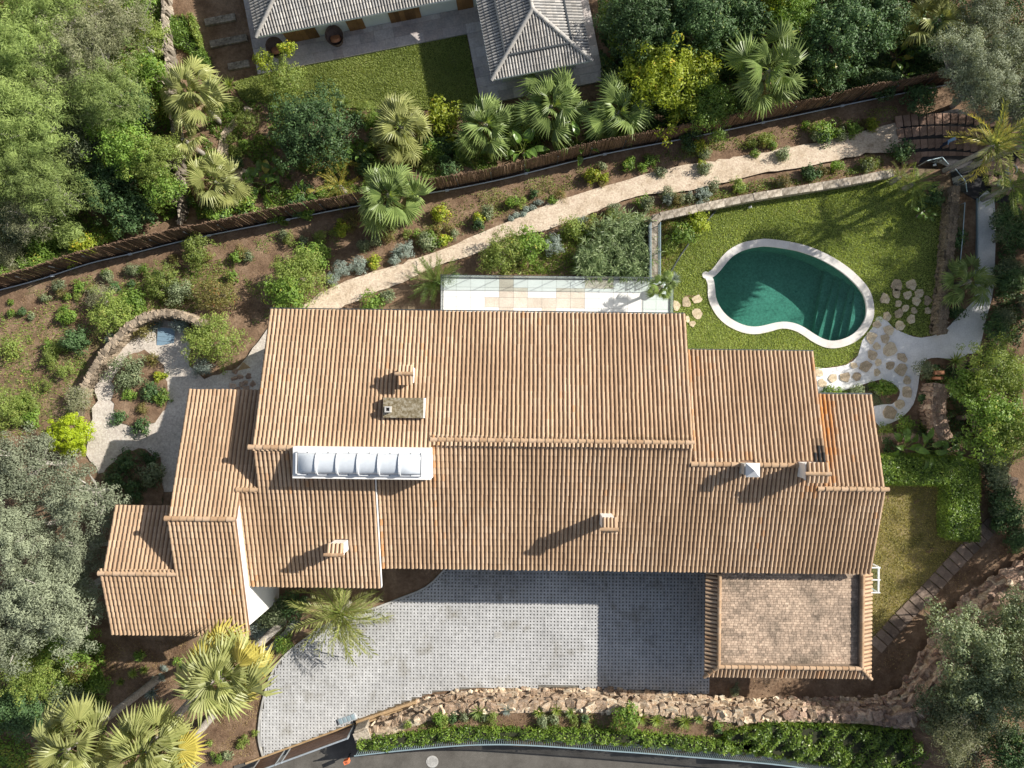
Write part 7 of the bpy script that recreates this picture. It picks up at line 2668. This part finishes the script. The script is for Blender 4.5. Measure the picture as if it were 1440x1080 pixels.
def clods():
    """loose clods and stones on the soil"""
    r = np.random.default_rng(71)
    V0 = np.array([(1, 0, 0), (-.5, .87, 0), (-.5, -.87, 0), (.1, .1, .8)])
    F0 = np.array([(0, 1, 3), (1, 2, 3), (2, 0, 3)])
    mb = MB()
    for poly, n in [([(0, 420), (330, 340), (500, 310), (590, 330), (420, 430), (330, 470), (110, 420), (0, 520)], 7000), ([(150, 900), (370, 900), (370, 1075), (150, 1075)], 5000), ([(560, 1000), (1050, 1000), (1050, 1035), (560, 1035)], 2500),
                    ([(600, 340), (1250, 160), (1250, 180), (650, 350)], 4000), ([(1230, 900), (1290, 860), (1280, 970), (1000, 980), (1000, 955), (1220, 955)], 2500)]:
        P = Gs(poly)
        lo, hi = P.min(0), P.max(0)
        X, Y = r.uniform(lo[0], hi[0], n), r.uniform(lo[1], hi[1], n)
        k = inpoly(X, Y, P)
        X, Y = X[k], Y[k]
        s = r.lognormal(-3.6, .45, len(X))
        a = r.uniform(0, 6.28, len(X))
        c, q = np.cos(a), np.sin(a)
        V = np.stack([np.stack([(c * v[0] - q * v[1]) * s + X, (q * v[0] + c * v[1]) * s + Y, v[2] * s + height(X, Y) - .01], 1) for v in V0], 1).reshape(-1, 3)
        mb.add(V, (F0[None] + (np.arange(len(X)) * 4)[:, None, None]).reshape(-1, 3))
    o = obj('soil_clods', mb, M['soil'], None, kind='stuff')
    tag(o, 'loose clods and small stones on the bare garden soil', 'soil clods')


clods()

# white stones dotted along the lawn wall, lamps on the lawn
for px, py, lab in [(926, 352, 'little white spotlight at the wall of the corner bed'), (1053, 293, 'little white spotlight on the lawn near the north wall'), (1311, 234, 'small white lamp on the ground by the angled glass screen')]:
    c = at(px, py, LAWN_Z)
    l_ = thing('garden_spotlight', lab, 'garden light', (c[0], c[1], LAWN_Z))
    obj('stem', MB().tube([(0, 0, 0), (0, 0, .2)], .02, 6), M['metal'], l_)
    obj('head', MB().tube([(-.06, 0, .18), (.08, .03, .26)], [.05, .07], 8), M['whitemetal'], l_)
for px, py, r_, lab in [(1409, 258, .3, 'round white pot with dark plant east of the reddish slabs'), (1420, 240, .26, 'white pot at the right edge beside the feather palm')]:
    g = G(px, py, .3)
    t = thing('plant_pot', lab, 'pot', (g[0], g[1], float(height(g[0], g[1])) + .05))
    obj('shell', MB().tube([(0, 0, 0), (0, 0, .15), (0, 0, .5), (0, 0, .54)], [r_ * .7, r_ * .85, r_, r_ * 1.03], 14, cap=False), M['potwhite'], t, smooth=True)
    a = np.arange(14) * 2 * np.pi / 14
    obj('compost', MB().prism(np.c_[r_ * .93 * np.cos(a), r_ * .93 * np.sin(a)], .35, .46), M['soil'], t)


# ------------------------------------------------------------------ the person on the slab paving
def person():
    g = G(1334, 199, .9)
    z0 = float(height(g[0], g[1])) + .14
    root = thing('person', 'person in a pale blue shirt and dark trousers standing on the reddish slabs', 'person', (g[0], g[1], z0), R(200))
    J, E, Rd = [], [], []

    def j(p, r, par=None):
        J.append(p)
        Rd.append(r)
        if par is not None:
            E.append((par, len(J) - 1))
        return len(J) - 1
    pel = j((0, 0, .95), .145)
    wai = j((0, .01, 1.1), .125, pel)
    che = j((0, .03, 1.3), .145, wai)
    nk0 = j((0, .03, 1.45), .075, che)
    nk = j((0, .05, 1.52), .055, nk0)
    hd = j((0, .08, 1.62), .09, nk)
    tp_ = j((0, .08, 1.71), .075, hd)
    for s in (-1, 1):
        sh = j((s * .185, .03, 1.41), .065, nk0)
        el = j((s * .25, .02 + .05 * s, 1.13), .045, sh)
        wr = j((s * .24, .16 + .05 * s, .93), .03, el)
        pm = j((s * .24, .2 + .05 * s, .87), .034, wr)
        for k, (dx, ln) in enumerate(((-.026, .07), (-.009, .08), (.009, .075), (.026, .06))):
            f1 = j((s * .24 + dx, .235 + .05 * s, .83), .0095, pm)
            j((s * .24 + dx * 1.1, .235 + .05 * s, .83 - ln * .7), .008, f1)
        t1 = j((s * .24 - s * .04, .21 + .05 * s, .87), .011, pm)
        j((s * .24 - s * .05, .235 + .05 * s, .83), .009, t1)
        hp_ = j((s * .09, 0, .88), .095, pel)
        kn = j((s * .1, .03 + .04 * s, .49), .062, hp_)
        an = j((s * .1, -.02 + .06 * s, .09), .042, kn)
        j((s * .11, .13 + .06 * s, .04), .035, an)
    me = bpy.data.meshes.new('skeleton')
    me.from_pydata(J, E, [])
    o = bpy.data.objects.new('skeleton', me)
    COL.objects.link(o)
    sk = o.modifiers.new('skin', 'SKIN')
    sv = me.skin_vertices[0].data
    for i, r in enumerate(Rd):
        sv[i].radius = (r, r * (.78 if i in (pel, wai, che) else 1))
    sv[pel].use_root = True
    ss = o.modifiers.new('sub', 'SUBSURF')
    ss.levels = ss.render_levels = 1
    dg = bpy.context.evaluated_depsgraph_get()
    body = bpy.data.meshes.new_from_object(o.evaluated_get(dg))
    bpy.data.objects.remove(o)
    body.name = 'body'
    for m in (M['skin'], M['shirt'], M['trouser'], M['hair']):
        body.materials.append(m)
    for p in body.polygons:
        c = p.center
        arm = abs(c.x) > .19
        p.use_smooth = True
        if c.z > 1.5:
            p.material_index = 0
        elif c.z < .07:
            p.material_index = 3
        elif arm and c.z < 1.0:
            p.material_index = 0
        elif c.z > .92 or arm:
            p.material_index = 1
        else:
            p.material_index = 2
    link('body', body, root)
    mb = MB()
    rings = []
    for i, (z, r) in enumerate(((1.58, .092), (1.63, .108), (1.69, .105), (1.74, .075), (1.765, .02))):
        a = np.arange(14) * 2 * np.pi / 14
        yy = np.sin(a)
        y = np.where(yy > .3, np.minimum(yy, .3 + i * .2), yy)
        rings.append(np.c_[r * np.cos(a), .065 + r * 1.08 * y, np.full(14, z)])
    F = [(i * 14 + k, i * 14 + (k + 1) % 14, (i + 1) * 14 + (k + 1) % 14, (i + 1) * 14 + k) for i in range(4) for k in range(14)]
    obj('hair', mb.add(np.vstack(rings), F), M['hair'], root, smooth=True)
    fc = MB()
    fc.tube([(0, .165, 1.635), (0, .195, 1.61), (0, .17, 1.6)], [.012, .017, .012], 6)
    fc.box((0, .168, 1.575), (.045, .012, .012))
    obj('nose_and_mouth', fc, M['skin'], root)
    for s in (-1, 1):
        obj('eye', MB().box((s * .034, .166, 1.645), (.022, .012, .01)), M['hair'], root)
        obj('ear', MB().box((s * .095, .075, 1.62), (.018, .035, .055)), M['skin'], root)


person()
